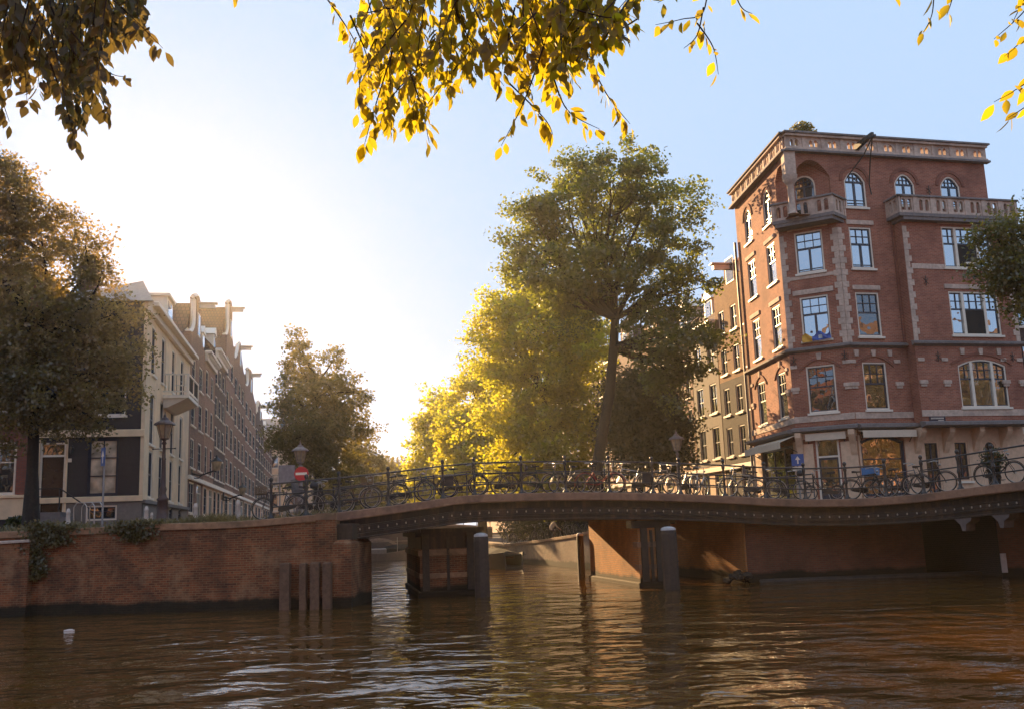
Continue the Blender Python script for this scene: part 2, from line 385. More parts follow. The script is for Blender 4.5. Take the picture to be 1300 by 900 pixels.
def beams(root, line, tagx):
    mb = MB(); sweep(mb, line, [(0.13, 0.0), (0.16, -0.02), (0.16, -0.25), (0.14, -0.28), (-0.34, -0.28), (-0.34, 0.0)])
    mb.build('edge_stone', M_EDGE, root)
    mb = MB(); sweep(mb, line, [(-0.26, -0.285), (-0.26, -0.50), (-0.03, -0.50), (-0.03, -0.54), (-0.06, -0.55), (-0.06, -0.70), (-0.02, -0.72), (-0.02, -0.76), (-0.08, -0.77), (-0.08, -0.88), (0.0, -0.89), (0.0, -0.93), (-0.34, -0.93), (-0.34, -0.285)])
    g = mb.build('girder', M_BEAM, root)
    # the string of small bulbs
    lb = MB(); lb.lathe([(0.01, -0.032), (0.022, -0.02), (0.025, 0.0), (0.02, 0.02), (0.015, 0.04)], 8)
    M_BULB = plain('frosted_bulb', (0.40, 0.33, 0.26), 0.3, 0.1)
    bm_ = lb.mesh('bulb', M_BULB)
    L = 0; nxt = 0.2; cnt = 0
    for i in range(len(line) - 1):
        a, c_ = line[i], line[i + 1]; seg = (c_ - a).length; d = (c_ - a).normalized()
        while nxt < L + seg and cnt < 95:
            p = a + d * (nxt - L) + outn(d) * 0.02 + Vector((0, 0, -0.63))
            link('bulb', bm_, g, p); nxt += 0.33; cnt += 1
        L += seg
    return g
BACK = 7.2
def back_of(p):
    return p + Vector((-0.19, 0.98, 0)) * BACK
bridge = thing('bridge', 'long low steel girder bridge on brick piers crossing the canal in the middle', 'bridge', (0, 0, 0))
bridge_side = thing('bridge', 'short bridge span over the dark side canal at the right edge', 'bridge', (0, 0, 0))
beams(bridge, EP1, 'a'); beams(bridge_side, EP2, 'b')
def deck(root, line):
    mb = MB(); n = len(line); vs = []
    for p in line:
        q = back_of(p); d = Vector((0, 0, 1))
        a = p + Vector((-0.05, 0.28, 0)); vs += [a + d * -0.02, a + d * -0.30, q + d * -0.30, q + d * -0.02]
    fs = []
    for i in range(n - 1):
        for j in range(4):
            j2 = (j + 1) % 4; fs.append((i * 4 + j, i * 4 + j2, i * 4 + 4 + j2, i * 4 + 4 + j))
    fs += [(0, 1, 2, 3), ((n - 1) * 4 + 3, (n - 1) * 4 + 2, (n - 1) * 4 + 1, (n - 1) * 4)]
    mb.add(vs, fs); mb.build('deck', M_PAVE, root)
deck(bridge, EP1)
# far girder and inner beams under the deck
mb = MB(); sweep(mb, [back_of(p) for p in EP1], [(0.0, -0.02), (0.0, -0.9), (-0.3, -0.9), (-0.3, -0.02)]); mb.build('far_girder', M_BEAM, bridge)
for k in (1.6, 3.2, 4.8):
    mb = MB(); sweep(mb, [p + Vector((-0.19, 0.98, 0)) * k for p in EP1[:40]], [(0.08, -0.31), (0.08, -0.8), (-0.08, -0.8), (-0.08, -0.31)]); mb.build('inner_beam', M_BEAM, bridge)

# railings
pm = MB()
pm.lathe([(0.11, 0.0), (0.11, 0.05), (0.07, 0.08), (0.055, 0.16), (0.045, 0.2), (0.042, 0.5), (0.065, 0.56), (0.065, 0.62), (0.045, 0.68), (0.04, 0.95), (0.06, 1.0), (0.065, 1.1), (0.04, 1.15), (0.035, 1.17), (0.06, 1.2), (0.07, 1.245), (0.055, 1.29), (0.02, 1.315)], 10)
POST = pm.mesh('post', M_RAIL)
pm = MB(); pm.lathe([(0.07, 0), (0.07, 0.06), (0.03, 0.1), (0.028, 1.08), (0.04, 1.1), (0.03, 1.16)], 8); POST2 = pm.mesh('post', M_RAIL)
def railing(root, posts, line, off=0.12, back=False):
    r0 = bpy.data.objects.new('railing', None); sc.collection.objects.link(r0); r0.parent = root
    pts = []
    for px in posts:
        if isinstance(px, Vector): p = px
        else:
            p, d = edge_at(px, line); p = p - outn(d) * off
        pts.append(p); link('post', POST2 if back else POST, r0, p)
    for h in (0.36, 0.74, 1.1):
        mb = MB(); mb.tube([p + Vector((0, 0, h)) for p in pts], 0.024 if h < 1 else 0.03, 7); mb.build('rail', M_RAIL, r0)
    return r0
QL = LQ + EP
# rail reaches a little onto the quay on the left
POSTS1 = [343, 388, 432, 495, 564, 604, 663, 720, 775, 830, 866, 921, 973, 1024, 1076, 1125]
railing(bridge, POSTS1, QL)
railing(bridge_side, [1172, 1217, 1260, 1305, 1352, 1400], EP)
L = [back_of(p) for p in EP1[::4]]
railing(bridge, L, None, back=True)

# piers
def pier(xl, xr, D, length, mat, full=False):
    r = bpy.data.objects.new('pier', None); sc.collection.objects.link(r); r.parent = bridge
    a = W(xl, 700, D); r.location = (a.x, a.y, 0); r.rotation_euler = (0, 0, R(12.0 if full else 10.5)); wdt = X(xr, D) - a.x
    mb = MB(); mb.bev(0, wdt, 0, length, -1, 2.42 if full else 1.62, 0.03); mb.bev(-0.08, wdt + 0.08, -0.08, length, -1, 0.18, 0.03); mb.build('masonry', mat, r)
    mb = MB(); mb.bev(-0.03, wdt + 0.03, -0.035, 0.4 if full else length + 0.02, 0.62, 0.80, 0.02); mb.bev(-0.06, wdt + 0.06, -0.06, 0.45 if full else length + 0.03, 1.40, 1.60, 0.03); mb.build('stone_course', M_COPE, r)
    mb = MB()
    for x in (0.08, wdt - 0.32): mb.box(x, x + 0.24, -0.10, 0.0, 0.2, 2.15)
    mb.box(wdt * 0.5 - 0.05, wdt * 0.5 + 0.05, -0.06, 0, 0.2, 2.0); mb.build('timber_strip', M_WOOD, r)
    top = 2.33
    if full:
        mb = MB()
        mb.box(-0.25, wdt + 0.25, -0.1, 0.5, top - 0.25, top + 0.02); mb.build('cross_head', M_BEAM, r)
        return r
    mb = MB(); mb.box(0.05, wdt - 0.05, 0.1, 0.12 if full else length, 1.625, top) if not full else None; mb.box(-0.15, wdt + 0.15, 0.05, length, top - 0.28, top - 0.12)
    for i in range(7): mb.box(-0.35, wdt + 0.35, 0.25 + i * 1.0, 0.45 + i * 1.0, top - 0.12, top)
    mb.build('cross_head', M_BEAM, r)
    return r
pier(533, 603, 34.5, 6.6, M_QUAY); pier(811, 842, 35.3, 6.3, M_SUNBRICK, True)

def fender_post(px, D, ptop, wpx, label, cap=True):
    p = W(px, 700, D); top = Z(px, ptop, D); rad = wpx / 2 * D / FPX
    r = thing('mooring_post', label, 'mooring post', (p.x, p.y, 0), R(10), 'timber posts guarding the bridge piers')
    mb = MB(); mb.lathe([(rad * 1.04, -1), (rad, 0.5), (rad, top - 0.25), (rad * 0.92, top - 0.12)], 8, smooth=False)
    mb.lathe([(rad * 1.06, 0.9), (rad * 1.06, 0.96)], 8, smooth=False); mb.build('shaft', plain('tarred_timber', (0.055, 0.036, 0.026), 0.75, 0.3, 8.0, bump=0.008), r)
    mb = MB(); mb.lathe([(rad * 0.96, top - 0.12), (rad * 0.9, top - 0.05), (rad * 0.5, top), (0.03, top + 0.01)], 8, smooth=False); mb.build('cap', plain('zinc_cap', (0.5, 0.46, 0.44), 0.5, 0.15), r)
fender_post(611, 33.6, 676, 19, 'dark round-topped timber post with pale cap beside the left bridge pier')
fender_post(850, 34.0, 668, 20, 'dark timber post with pale cap in front of the right bridge pier')
fender_post(737, 42.3, 676, 9, 'thin dark timber post at the far end of the sunlit pier wall')

# ------------------------------------------------------------------ quay walls and ground
canL = Vector((-0.165, 0.986, 0))
LC = [LQ[-1], LQ[-1] + canL * 20, LQ[-1] + canL * 57, LQ[-1] + canL * 58 + Vector((-20, 90, 0))]
def wall(name, line, z0, thick, mat, label, cope=0.22, copemat=None, coping_over=0.06, group=None, ztop=None):
    """vertical wall under a top line; its outer face is toward the camera side of the line"""
    r = thing(name, label, 'quay wall', (0, 0, 0), 0, group)
    mb = MB(); n = len(line); vs = []
    for i, p in enumerate(line):
        d = line[min(i + 1, n - 1)] - line[max(i - 1, 0)]; o_ = outn(d)
        a = p; q = p - o_ * thick
        vs += [Vector((a.x, a.y, p.z - cope)), Vector((a.x, a.y, z0)) + o_ * 0.12, Vector((q.x, q.y, z0)), Vector((q.x, q.y, p.z - cope))]
    fs = []
    for i in range(n - 1):
        for j in range(4):
            j2 = (j + 1) % 4; fs.append((i * 4 + j, i * 4 + j2, i * 4 + 4 + j2, i * 4 + 4 + j))
    fs += [(0, 1, 2, 3), ((n - 1) * 4 + 3, (n - 1) * 4 + 2, (n - 1) * 4 + 1, (n - 1) * 4)]
    mb.add(vs, fs); mb.build('brickwork', mat, r)
    if cope:
        mb = MB(); c_ = coping_over
        sweep(mb, line, [(c_, -0.02), (c_, -cope + 0.01), (0.0, -cope + 0.003), (-thick, -cope + 0.003), (-thick, 0.0), (c_ - 0.03, 0.0)]); mb.build('coping', copemat or M_COPE, r)
    return r
LQs = catmull(LQ, 4)
wq = wall('quay_wall', LQs, -1.5, 0.6, M_QUAY, 'long front brick quay wall with stone coping, filling the left of the picture')
# left corner pier: faces the canal
wall('quay_wall', [LC[0] + Vector((0.02, 0.02, 0)), LC[0] + canL * 3], -1.5, 0.5, M_QUAY, 'short end face of the left quay wall beside the bridge abutment') if False else None
wall('quay_wall', [p for p in LC][:3], -1.5, 0.6, M_QUAY, 'left canal wall running away behind the bridge', cope=0.2)
# square end of the front wall, standing proud, with timber fenders
e0 = LQ[-1]
mb = MB(); d = (LQ[-1] - LQ[-2]).normalized(); rz = math.atan2(d.y, d.x)
er = bpy.data.objects.new('corner_pier', None); sc.collection.objects.link(er); er.parent = wq; er.location = (e0.x, e0.y, 0); er.rotation_euler = (0, 0, rz)
mb.bev(-0.05, 0.55, -0.1, 2.6, -1.5, e0.z - 0.85, 0.12); mb.build('brickwork', M_QUAY, er)
mb = MB(); mb.bev(-0.02, 0.5, 0.25, 2.6, e0.z - 0.86, e0.z - 0.35, 0.02); mb.build('bearing_stone', M_WOOD, er)
for px, wd, y0 in ((365, 12, 714), (390, 8, 714), (404, 11, 713), (417, 10, 713)):
    p, dd = edge_at(px, LQ); D = p.y
    zt = Z(px, y0, D); hw = wd / 2 * D / FPX
    mb = MB(Matrix.Translation((p.x, p.y, 0)) @ Matrix.Rotation(rz, 4, 'Z')); mb.bev(-hw, hw, -0.30, -0.05, -1.0, zt, 0.03)
    mb.build('fender_timber', M_WOODP, wq)
# low wall piece at the far left in front
LW = [W(-420, 700, 35.6), W(-200, 693, 33.8), W(0, 686.5, 32.3), W(38, 684, 32.2)]
wall('quay_wall', LW, -1.5, 0.35, M_QUAY, 'lower brick wall piece with pale coping at the far left edge', cope=0.10, copemat=plain('pale_coping', (0.42, 0.34, 0.28), 0.8, 0.2))

# ground on the left bank
lg = [(p.x - outn(Vector((1, 0.1, 0))).x, p.y + 0.5) for p in LQs] + [(p.x - 0.5, p.y) for p in LC[1:]] + [(-500, 190), (-500, 40)]
mb = MB(); zs = [p.z - 0.06 for p in LQs] + [p.z - 0.06 for p in LC[1:]] + [2.85, 2.85]
lgz = LQ[-1].z
ctr = [(-0, 0)]
def ground_strip(name, A, Bz, mat):
    mb = MB(); n = len(A); vs = []
    for a, b_ in zip(A, Bz): vs += [a, b_, b_ - Vector((0, 0, 8)), a - Vector((0, 0, 8))]
    fs = []
    for i in range(n - 1):
        for j in range(4):
            j2 = (j + 1) % 4; fs.append((i * 4 + j, i * 4 + 4 + j, i * 4 + 4 + j2, i * 4 + j2))
    mb.add(vs, fs); return tag(mb.build(name, mat), kind='structure')
A = [p + Vector((0, 0.55, -0.06)) for p in LQs] + [LC[0] + canL * 3 + Vector((-0.5, 0, -0.1)), LC[1] + Vector((-0.55, 0, -0.12)), LC[2] + Vector((-0.55, 0, -0.12)), LC[3] + Vector((-0.55, 0, -0.12)), Vector((-90, 420, 2.8))]
Bk = [Vector((p.x * 1.0 - 4, 200, 2.85)) for p in LQs]
# two sheets: land behind the front wall, then along the canal
mb = MB()
poly = [(a.x, a.y) for a in A] + [(-600, 420), (-600, 60)]
zt = [a.z for a in A] + [2.85, 2.85]
mb.slab(poly, -2, zt); tag(mb.build('pavement', M_PAVE), kind='structure')

# right bank: abutment, front wall, recess of the side canal, street
E0 = Vector((X(852, 43.0, 700), 43.0, 2.9)); Q0 = Vector((X(947, 36.0, 690), 36.0, 2.2))
Q1 = Vector((X(1172, 36.4, 690), 36.4, 2.2)); Q2 = Vector((X(1268, 34.2, 690), 34.2, 2.2)); Q3 = Vector((24.0, 31.0, 2.2)); Q4 = Vector((60.0, 18.0, 2.2))
def simplewall(name, pts, z0, mat, label, th=0.5):
    r = thing(name, label, 'quay wall', (0, 0, 0))
    mb = MB(); vs = []; n = len(pts)
    for i, p in enumerate(pts):
        d = pts[min(i + 1, n - 1)] - pts[max(i - 1, 0)]; o_ = outn(d)
        vs += [p, Vector((p.x, p.y, z0)) + o_ * 0.1, Vector((p.x, p.y, z0)) - o_ * th, p - o_ * th]
    fs = []
    for i in range(n - 1):
        for j in range(4):
            j2 = (j + 1) % 4; fs.append((i * 4 + j, i * 4 + j2, i * 4 + 4 + j2, i * 4 + 4 + j))
    fs += [(0, 1, 2, 3), ((n - 1) * 4 + 3, (n - 1) * 4 + 2, (n - 1) * 4 + 1, (n - 1) * 4)]
    mb.add(vs, fs); mb.build('brickwork', mat, r); return r
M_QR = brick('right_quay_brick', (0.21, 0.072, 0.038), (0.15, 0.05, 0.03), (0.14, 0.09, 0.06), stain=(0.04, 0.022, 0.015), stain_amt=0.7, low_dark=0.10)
wr = simplewall('quay_wall', [E0 + Vector((0.0, 0, -0.3)), Q0 + Vector((-0.02, 0.02, 0.35))], -1.5, M_SUNBRICK, 'sunlit brick abutment wall under the bridge, right of the right pier')
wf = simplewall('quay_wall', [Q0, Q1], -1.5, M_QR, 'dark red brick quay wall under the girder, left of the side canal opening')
mb = MB(Matrix.Translation((Q0.x, Q0.y, 0))); mb.bev(0.35, 8.5, -0.28, 0.3, -1, 0.10, 0.06); mb.build('footing', plain('wet_footing', (0.06, 0.045, 0.035), 0.8, 0.3, 4.0), wf)
simplewall('quay_wall', [Q2, Q3, Q4], -1.5, M_QR, 'dark brick quay wall beyond the side canal at the right edge')
simplewall('quay_wall', [Q1 + Vector((-0.4, 0.5, 0.3)), Q1 + Vector((0.5, 9, 0.3)), Q2 + Vector((0.6, 9, 0.3)), Q2 + Vector((0.3, 0.5, 0.3))], -1.5, M_DARKB, 'black inner wall inside the side canal opening') if False else None
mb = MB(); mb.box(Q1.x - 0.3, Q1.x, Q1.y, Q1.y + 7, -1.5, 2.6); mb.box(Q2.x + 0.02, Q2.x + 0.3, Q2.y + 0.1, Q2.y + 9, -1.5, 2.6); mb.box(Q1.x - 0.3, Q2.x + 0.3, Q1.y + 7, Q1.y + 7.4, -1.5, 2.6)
tun = mb.build('quay_wall', M_DARKB); tag(tun, 'shadowed inner brick walls of the side canal opening', 'quay wall')  # black brick puts the shade of the opening into the wall colour
# white gauge board and corbels by the opening
p = W(1271, 690, 34.0)
mb = MB(Matrix.Translation((p.x, p.y, 0))); mb.box(-0.09, 0.09, -0.06, 0, 0.15, Z(1271, 702, 34)); g = mb.build('gauge_board', plain('pale_board', (0.55, 0.5, 0.46), 0.7, 0.15)); tag(g, 'narrow pale upright board on the quay corner at far right', 'board')
for px, py in ((1217, 656), (1264, 650)):
    p, d = edge_at(px); D = p.y + 0.1
    z = p.z - 0.93
    mb = MB(Matrix.Translation((p.x, p.y, 0)) @ Matrix.Rotation(math.atan2(d.y, d.x), 4, 'Z'))
    mb.prism([(-0.34, z), (0.34, z), (0.3, z - 0.1), (0.12, z - 0.2), (0.08, z - 0.42), (-0.05, z - 0.42), (-0.1, z - 0.22)], 0.02, 0.5); mb.build('corbel', plain('dark_corbel', (0.12, 0.09, 0.08), 0.7, 0.3), bridge_side)
# rubble by the abutment
M_RUB = plain('mossy_rock', (0.07, 0.045, 0.025), 0.9, 0.4, 4.0, bump=0.03)
for i in range(8):
    px = random.uniform(922, 948); D = random.uniform(35.7, 36.2); s_ = random.uniform(0.12, 0.22)
    p = W(px, 715, D); bm = bmesh.new(); bmesh.ops.create_icosphere(bm, subdivisions=2, radius=s_)
    for v in bm.verts: v.co *= random.uniform(0.75, 1.15); v.co.z *= 0.7
    me = bpy.data.meshes.new('rock'); bm.to_mesh(me); bm.free(); me.materials.append(M_RUB)
    o_ = link('rock', me, None, (p.x, p.y, 0.05 + 0.3 * random.random())); tag(o_, 'mossy rock lying at the waterline against the right abutment', 'rock', 'rocks heaped at the foot of the abutment')

# canal edge on the right, behind the bridge
RE = [E0, Vector((X(735, 51.5, 677), 51.5, Z(735, 677, 51.5))), Vector((X(690, 57.5, 683), 57.5, Z(690, 684, 57.5))), Vector((X(640, 66, 690), 66, Z(640, 690.5, 66))), Vector((-2.9, 76, 1.2)), Vector((-7.2, 88, 1.3)), Vector((-14, 120, 1.3)), Vector((-60, 420, 1.3))]
REs = RE
# this wall's outer side faces the canal (left); build it back to front so that the outer normal points left
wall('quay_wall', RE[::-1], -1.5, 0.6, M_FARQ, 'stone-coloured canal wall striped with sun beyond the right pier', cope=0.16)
mb = MB(); vs = []
R2 = [Vector((p.x + 0.5, p.y, p.z - 0.05)) for p in RE]
street = [Vector((Q0.x + 0.3, Q0.y + 0.35, 2.75)), Vector((Q1.x, Q1.y + 0.6, 2.72))]
def strip(A_, B_):
    mb = MB(); vs = []
    for a, b_ in zip(A_, B_): vs += [a, b_]
    n = len(A_); mb.add(vs, [(2 * i, 2 * i + 1, 2 * i + 3, 2 * i + 2) for i in range(n - 1)]); return mb
mb = strip(R2, [Vector((90, p.y + 4, p.z - 0.05)) for p in R2])
tag(mb.build('street', M_PAVE), kind='structure')
mb = MB(); mb.add([Vector((p.x, p.y, 0)) + Vector((0, 0.25, p.z - 0.05)) for p in EP[30:]] + [Vector((90, 27, 2.9)), Vector((90, 47.2, 2.9)), Vector((R2[0].x, R2[0].y, R2[0].z + 0.02)), Vector((EP[30].x, 43, 3.0))], [tuple(range(len(EP[30:]) + 4))])
tag(mb.build('road', M_PAVE), kind='structure')

# ------------------------------------------------------------------ far arched bridge
fb = thing('arched_bridge', 'distant brick arch bridge low over the canal, seen under the left span', 'bridge', (-11.3, 88, 0), R(6))
M_FB = brick('far_bridge_brick', (0.15, 0.085, 0.07), (0.11, 0.065, 0.055), (0.15, 0.12, 0.10), stain_amt=0.3)
mb = MB()
hw = 1.9; rise = 1.45; z0 = 0.0
arc = [(hw * math.cos(a) - 1.2, max(0, rise * math.sin(a)) - 0.02) for a in np.linspace(math.pi, 0, 13)]
topz = lambda x: 2.75 - 0.01 * (x - 2) * (x - 2)
vs = []; fs = []
def col(x0, x1, zb0, zb1):
    mb.add([(x0, 0, zb0), (x1, 0, zb1), (x1, 0, topz(x1)), (x0, 0, topz(x0)), (x0, 5, zb0), (x1, 5, zb1), (x1, 5, topz(x1)), (x0, 5, topz(x0))],
           [(0, 1, 2, 3), (7, 6, 5, 4), (0, 4, 5, 1), (3, 2, 6, 7)])
for i in range(len(arc) - 1): col(arc[i][0], arc[i + 1][0], arc[i][1], arc[i + 1][1])
for a_, b_ in ((-7, -5), (-5, -3.1), (0.7, 3), (3, 6), (6, 9)): col(a_, b_, -1, -1)
mb.build('brickwork', M_FB, fb)
mb = MB()
for i in range(len(arc) - 1):
    (x0, z0_), (x1, z1_) = arc[i], arc[i + 1]; cx_ = -1.2; s_ = 1.16
    mb.add([(x0, -0.06, z0_), (x1, -0.06, z1_), (cx_ + (x1 - cx_) * s_, -0.06, z1_ * s_), (cx_ + (x0 - cx_) * s_, -0.06, z0_ * s_), (x0, 0.3, z0_), (x1, 0.3, z1_)], [(0, 1, 2, 3), (0, 4, 5, 1)])
mb.build('arch_ring', plain('arch_stone', (0.3, 0.2, 0.16), 0.8, 0.2), fb)
mb = MB(); mb.box(-7, 9, -0.08, 0.1, 1.28, 1.36)
ln = [Vector((x, 0, topz(x) + 0.001)) for x in np.linspace(-7, 9, 17)]
sweep(mb, ln, [(0.1, 0.0), (0.1, -0.16), (-0.1, -0.16), (-0.1, 0.0)]); mb.build('band', plain('arch_stone', (0.3, 0.2, 0.16)), fb)
mb = MB()
for x in np.linspace(-6.8, 8.8, 14): mb.box(x - 0.03, x + 0.03, -0.02, 0.04, topz(x), topz(x) + 0.95)
for h in (0.5, 0.92): mb.tube([v + Vector((0, 0, h)) for v in ln], 0.03, 5)
mb.build('railing', M_RAIL, fb)

cw = simplewall('quay_wall', [Vector((-45, 128, 1.5)), Vector((4, 124, 1.5))], -1.5, M_FB, 'far brick quay wall closing the canal, seen through the arch', 1.0)
# ------------------------------------------------------------------ facades and windows
def arc_pts(xa, xb, zb, r, n=10):
    """points of the arch from left to right; r = rise"""
    cx = (xa + xb) / 2; a = (xb - xa) / 2
    if r >= a * 0.95: return [(cx - a * math.cos(math.pi * i / n), zb - r + r * math.sin(math.pi * i / n)) for i in range(n + 1)]
    return [(xa + (xb - xa) * i / n, zb - r + r * (1 - ((i / n) * 2 - 1) ** 2)) for i in range(n + 1)]
def facade(mb, x0, x1, z0, z1, ops, y=0.0, reveal=0.16, mi=0):
    """wall face at y with real openings and their reveals; ops: (xa, xb, za, zb, rise)"""
    ops = [o if len(o) == 5 else (*o, 0) for o in ops]
    xs = sorted({x0, x1} | {o[0] for o in ops} | {o[1] for o in ops}); zs = sorted({z0, z1} | {o[2] for o in ops} | {o[3] for o in ops})
    xs = [x for x in xs if x0 <= x <= x1]; zs = [z for z in zs if z0 <= z <= z1]
    for i in range(len(xs) - 1):
        k = 0
        while k < len(zs) - 1:
            cx = (xs[i] + xs[i + 1]) / 2
            def hole(kk):
                cz = (zs[kk] + zs[kk + 1]) / 2
                return any(o[0] < cx < o[1] and o[2] < cz < o[3] for o in ops)
            if hole(k): k += 1; continue
            k2 = k
            while k2 + 1 < len(zs) - 1 and not hole(k2 + 1): k2 += 1
            mb.add([(xs[i], y, zs[k]), (xs[i + 1], y, zs[k]), (xs[i + 1], y, zs[k2 + 1]), (xs[i], y, zs[k2 + 1])], [(0, 1, 2, 3)], mi)
            k = k2 + 1
    yr = y + reveal
    for xa, xb, za, zb, r in ops:
        mb.add([(xa, y, za), (xa, yr, za), (xa, yr, zb - r), (xa, y, zb - r)], [(0, 1, 2, 3)], mi)
        mb.add([(xb, y, za), (xb, y, zb - r), (xb, yr, zb - r), (xb, yr, za)], [(0, 1, 2, 3)], mi)
        mb.add([(xa, y, za), (xb, y, za), (xb, yr, za), (xa, yr, za)], [(0, 1, 2, 3)], mi)
        if r <= 0:
            mb.add([(xa, y, zb), (xa, yr, zb), (xb, yr, zb), (xb, y, zb)], [(0, 1, 2, 3)], mi)
        else:
            P = arc_pts(xa, xb, zb, r)
            for (xA, zA), (xB, zB) in zip(P, P[1:]):
                mb.add([(xA, y, zA), (xB, y, zB), (xB, y, zb), (xA, y, zb), (xA, yr, zA), (xB, yr, zB)], [(0, 1, 2, 3), (0, 4, 5, 1)], mi)
WC = {}
def win_meshes(w_, h, style, rise, fm, sm_, gm):
    key = (round(w_, 2), round(h, 2), style, round(rise, 2), fm.name, sm_.name, gm.name)
    if key in WC: return WC[key]
    f = 0.07; d0, d1 = 0.03, 0.16
    P = arc_pts(-w_ / 2, w_ / 2, h, rise) if rise else [(-w_ / 2, h), (w_ / 2, h)]
    poly = [(-w_ / 2, 0), (w_ / 2, 0)] + P[::-1]
    sx = (w_ - 2 * f) / w_; cz = h / 2; sz = (h - 2 * f) / h
    inner = [(x * sx, cz + (z - cz) * sz) for x, z in poly]
    mb = MB(); n = len(poly)
    mb.add([(x, d0, z) for x, z in poly] + [(x, d0, z) for x, z in inner] + [(x, d1, z) for x, z in inner],
           [(i, (i + 1) % n, n + (i + 1) % n, n + i) for i in range(n)] + [(n + i, n + (i + 1) % n, 2 * n + (i + 1) % n, 2 * n + i) for i in range(n)])
    frame = mb.mesh('window', fm)
    # sash bars
    mb = MB(); s_ = 0.045; ya, yb = d0 + 0.04, d0 + 0.10
    ix = w_ / 2 - f; iz0, iz1 = f, h - f
    inner2 = [(x * (sx - 0.06 / w_ * 1.2), cz + (z - cz) * (sz - 0.09 / h)) for x, z in poly]
    mb.add([(x, ya, z) for x, z in inner] + [(x, ya, z) for x, z in inner2] + [(x, yb, z) for x, z in inner2],
           [(i, (i + 1) % n, n + (i + 1) % n, n + i) for i in range(n)] + [(n + i, n + (i + 1) % n, 2 * n + (i + 1) % n, 2 * n + i) for i in range(n)])
    def V(x, za, zb, t=s_): mb.box(x - t / 2, x + t / 2, ya + 0.005, yb, za, zb)
    def H(z, xa, xb, t=s_): mb.box(xa, xb, ya + 0.002, yb + 0.004, z - t / 2, z + t / 2)
    if style == 'tall':      # casement pair under a six-pane transom
        zt = f + (iz1 - iz0) * 0.60
        H(zt, -ix, ix, 0.09); V(0, iz0, zt, 0.10)
        for k in (-1, 1): V(k * ix / 3, zt, iz1, 0.03)
        H((zt + iz1) / 2, -ix, ix, 0.03); H(iz0 + 0.12, -ix, ix, 0.03)
    elif style == 'sash6':   # dark lower sash, six panes above
        zt = f + (iz1 - iz0) * 0.55
        H(zt, -ix, ix, 0.07)
        for k in (-1, 1): V(k * ix / 3, zt, iz1, 0.03)
        H((zt + iz1) / 2, -ix, ix, 0.03)
    elif style == 'arch':
        zt = h - rise * 1.05; H(zt, -ix, ix, 0.08); V(0, iz0, zt, 0.1)
        for k in (-1, 1): V(k * ix / 2.4, zt, zt + rise * 0.75, 0.03)
        V(0, zt, iz1, 0.03); H(zt + rise * 0.45, -ix * 0.8, ix * 0.8, 0.03); H(iz0 + 0.15, -ix, ix, 0.025); H(iz0 + 0.3, -ix, ix, 0.025)
    elif style == 'triple':
        zt = f + (iz1 - iz0) * 0.60
        for k in (-1, 1): V(k * ix * 0.46, iz0, iz1, 0.0)
        H(zt, -ix, ix, 0.07)
        for x in (-ix * 0.73, -ix * 0.15, ix * 0.15, ix * 0.73): V(x, zt, iz1, 0.03)
        H((zt + iz1) / 2, -ix, ix, 0.03)
    elif style == 'sash':    # two-over-two
        H(h / 2, -ix, ix, 0.06); V(0, iz0, iz1, 0.03)
    elif style == 'grid':
        V(0, iz0, iz1, 0.05)
        for k in (1, 2): H(iz0 + (iz1 - iz0) * k / 3, -ix, ix, 0.035)
    elif style == 'shop':
        zt = f + (iz1 - iz0) * 0.62; H(zt, -ix, ix, 0.05)
        if w_ > 3: V(-ix / 3, iz0, iz1, 0.05); V(ix / 3, iz0, iz1, 0.05)
    sash = mb.mesh('sash', sm_)
    mb = MB(); mb.add([(x, yb - 0.012, z) for x, z in inner], [tuple(range(n))]); pane = mb.mesh('pane', gm)
    sill = None
    mb = MB(); mb.box(-w_ / 2 - 0.08, w_ / 2 + 0.08, -0.09, 0.028, -0.10, -0.003); sill = mb.mesh('sill', MATS.get('white_paint'))
    WC[key] = (frame, sash, pane, sill); return WC[key]
def window(root, x, z, w_, h, style='sash', rise=0, fm=None, sm_=None, gm=None, M=None, sill=True, y=0.0, label=None, bars=True):
    fr, sa, pa, si = win_meshes(w_, h, style, rise, fm or M_WHITE, sm_ or M_SASH, gm or M_PANE)
    T = Matrix.Translation((x, y, z)); T = (M @ T) if M is not None else T
    o_ = link('window', fr, root); o_.matrix_basis = T
    if label: o_['label'] = label
    if bars: link('sash', sa, o_)
    link('pane', pa, o_)
    if sill: link('sill', si, o_)
    if style == 'triple':
        mb = MB()
        for k in (-1, 1): mb.box(k * (w_ / 2 - 0.07) * 0.46 - 0.07, k * (w_ / 2 - 0.07) * 0.46 + 0.07, 0.028, 0.15, 0.071, h - max(0.072, rise * 0.4))
        mb.build('mullion', fm or M_WHITE, o_)
    return o_
def shell(mb, x0, x1, z0, z1, depth, y0=0.0):
    """sides, back and top of a block whose front is open"""
    mb.add([(x0, y0, z0), (x1, y0, z0), (x1, depth, z0), (x0, depth, z0), (x0, y0, z1), (x1, y0, z1), (x1, depth, z1), (x0, depth, z1)],
           [(4, 5, 6, 7), (1, 2, 6, 5), (2, 3, 7, 6), (3, 0, 4, 7)])
    # dark core just behind the openings
    mb.add([(x0, 0.165, z0), (x1, 0.165, z0), (x1, 0.165, z1), (x0, 0.165, z1)], [(0, 1, 2, 3)])

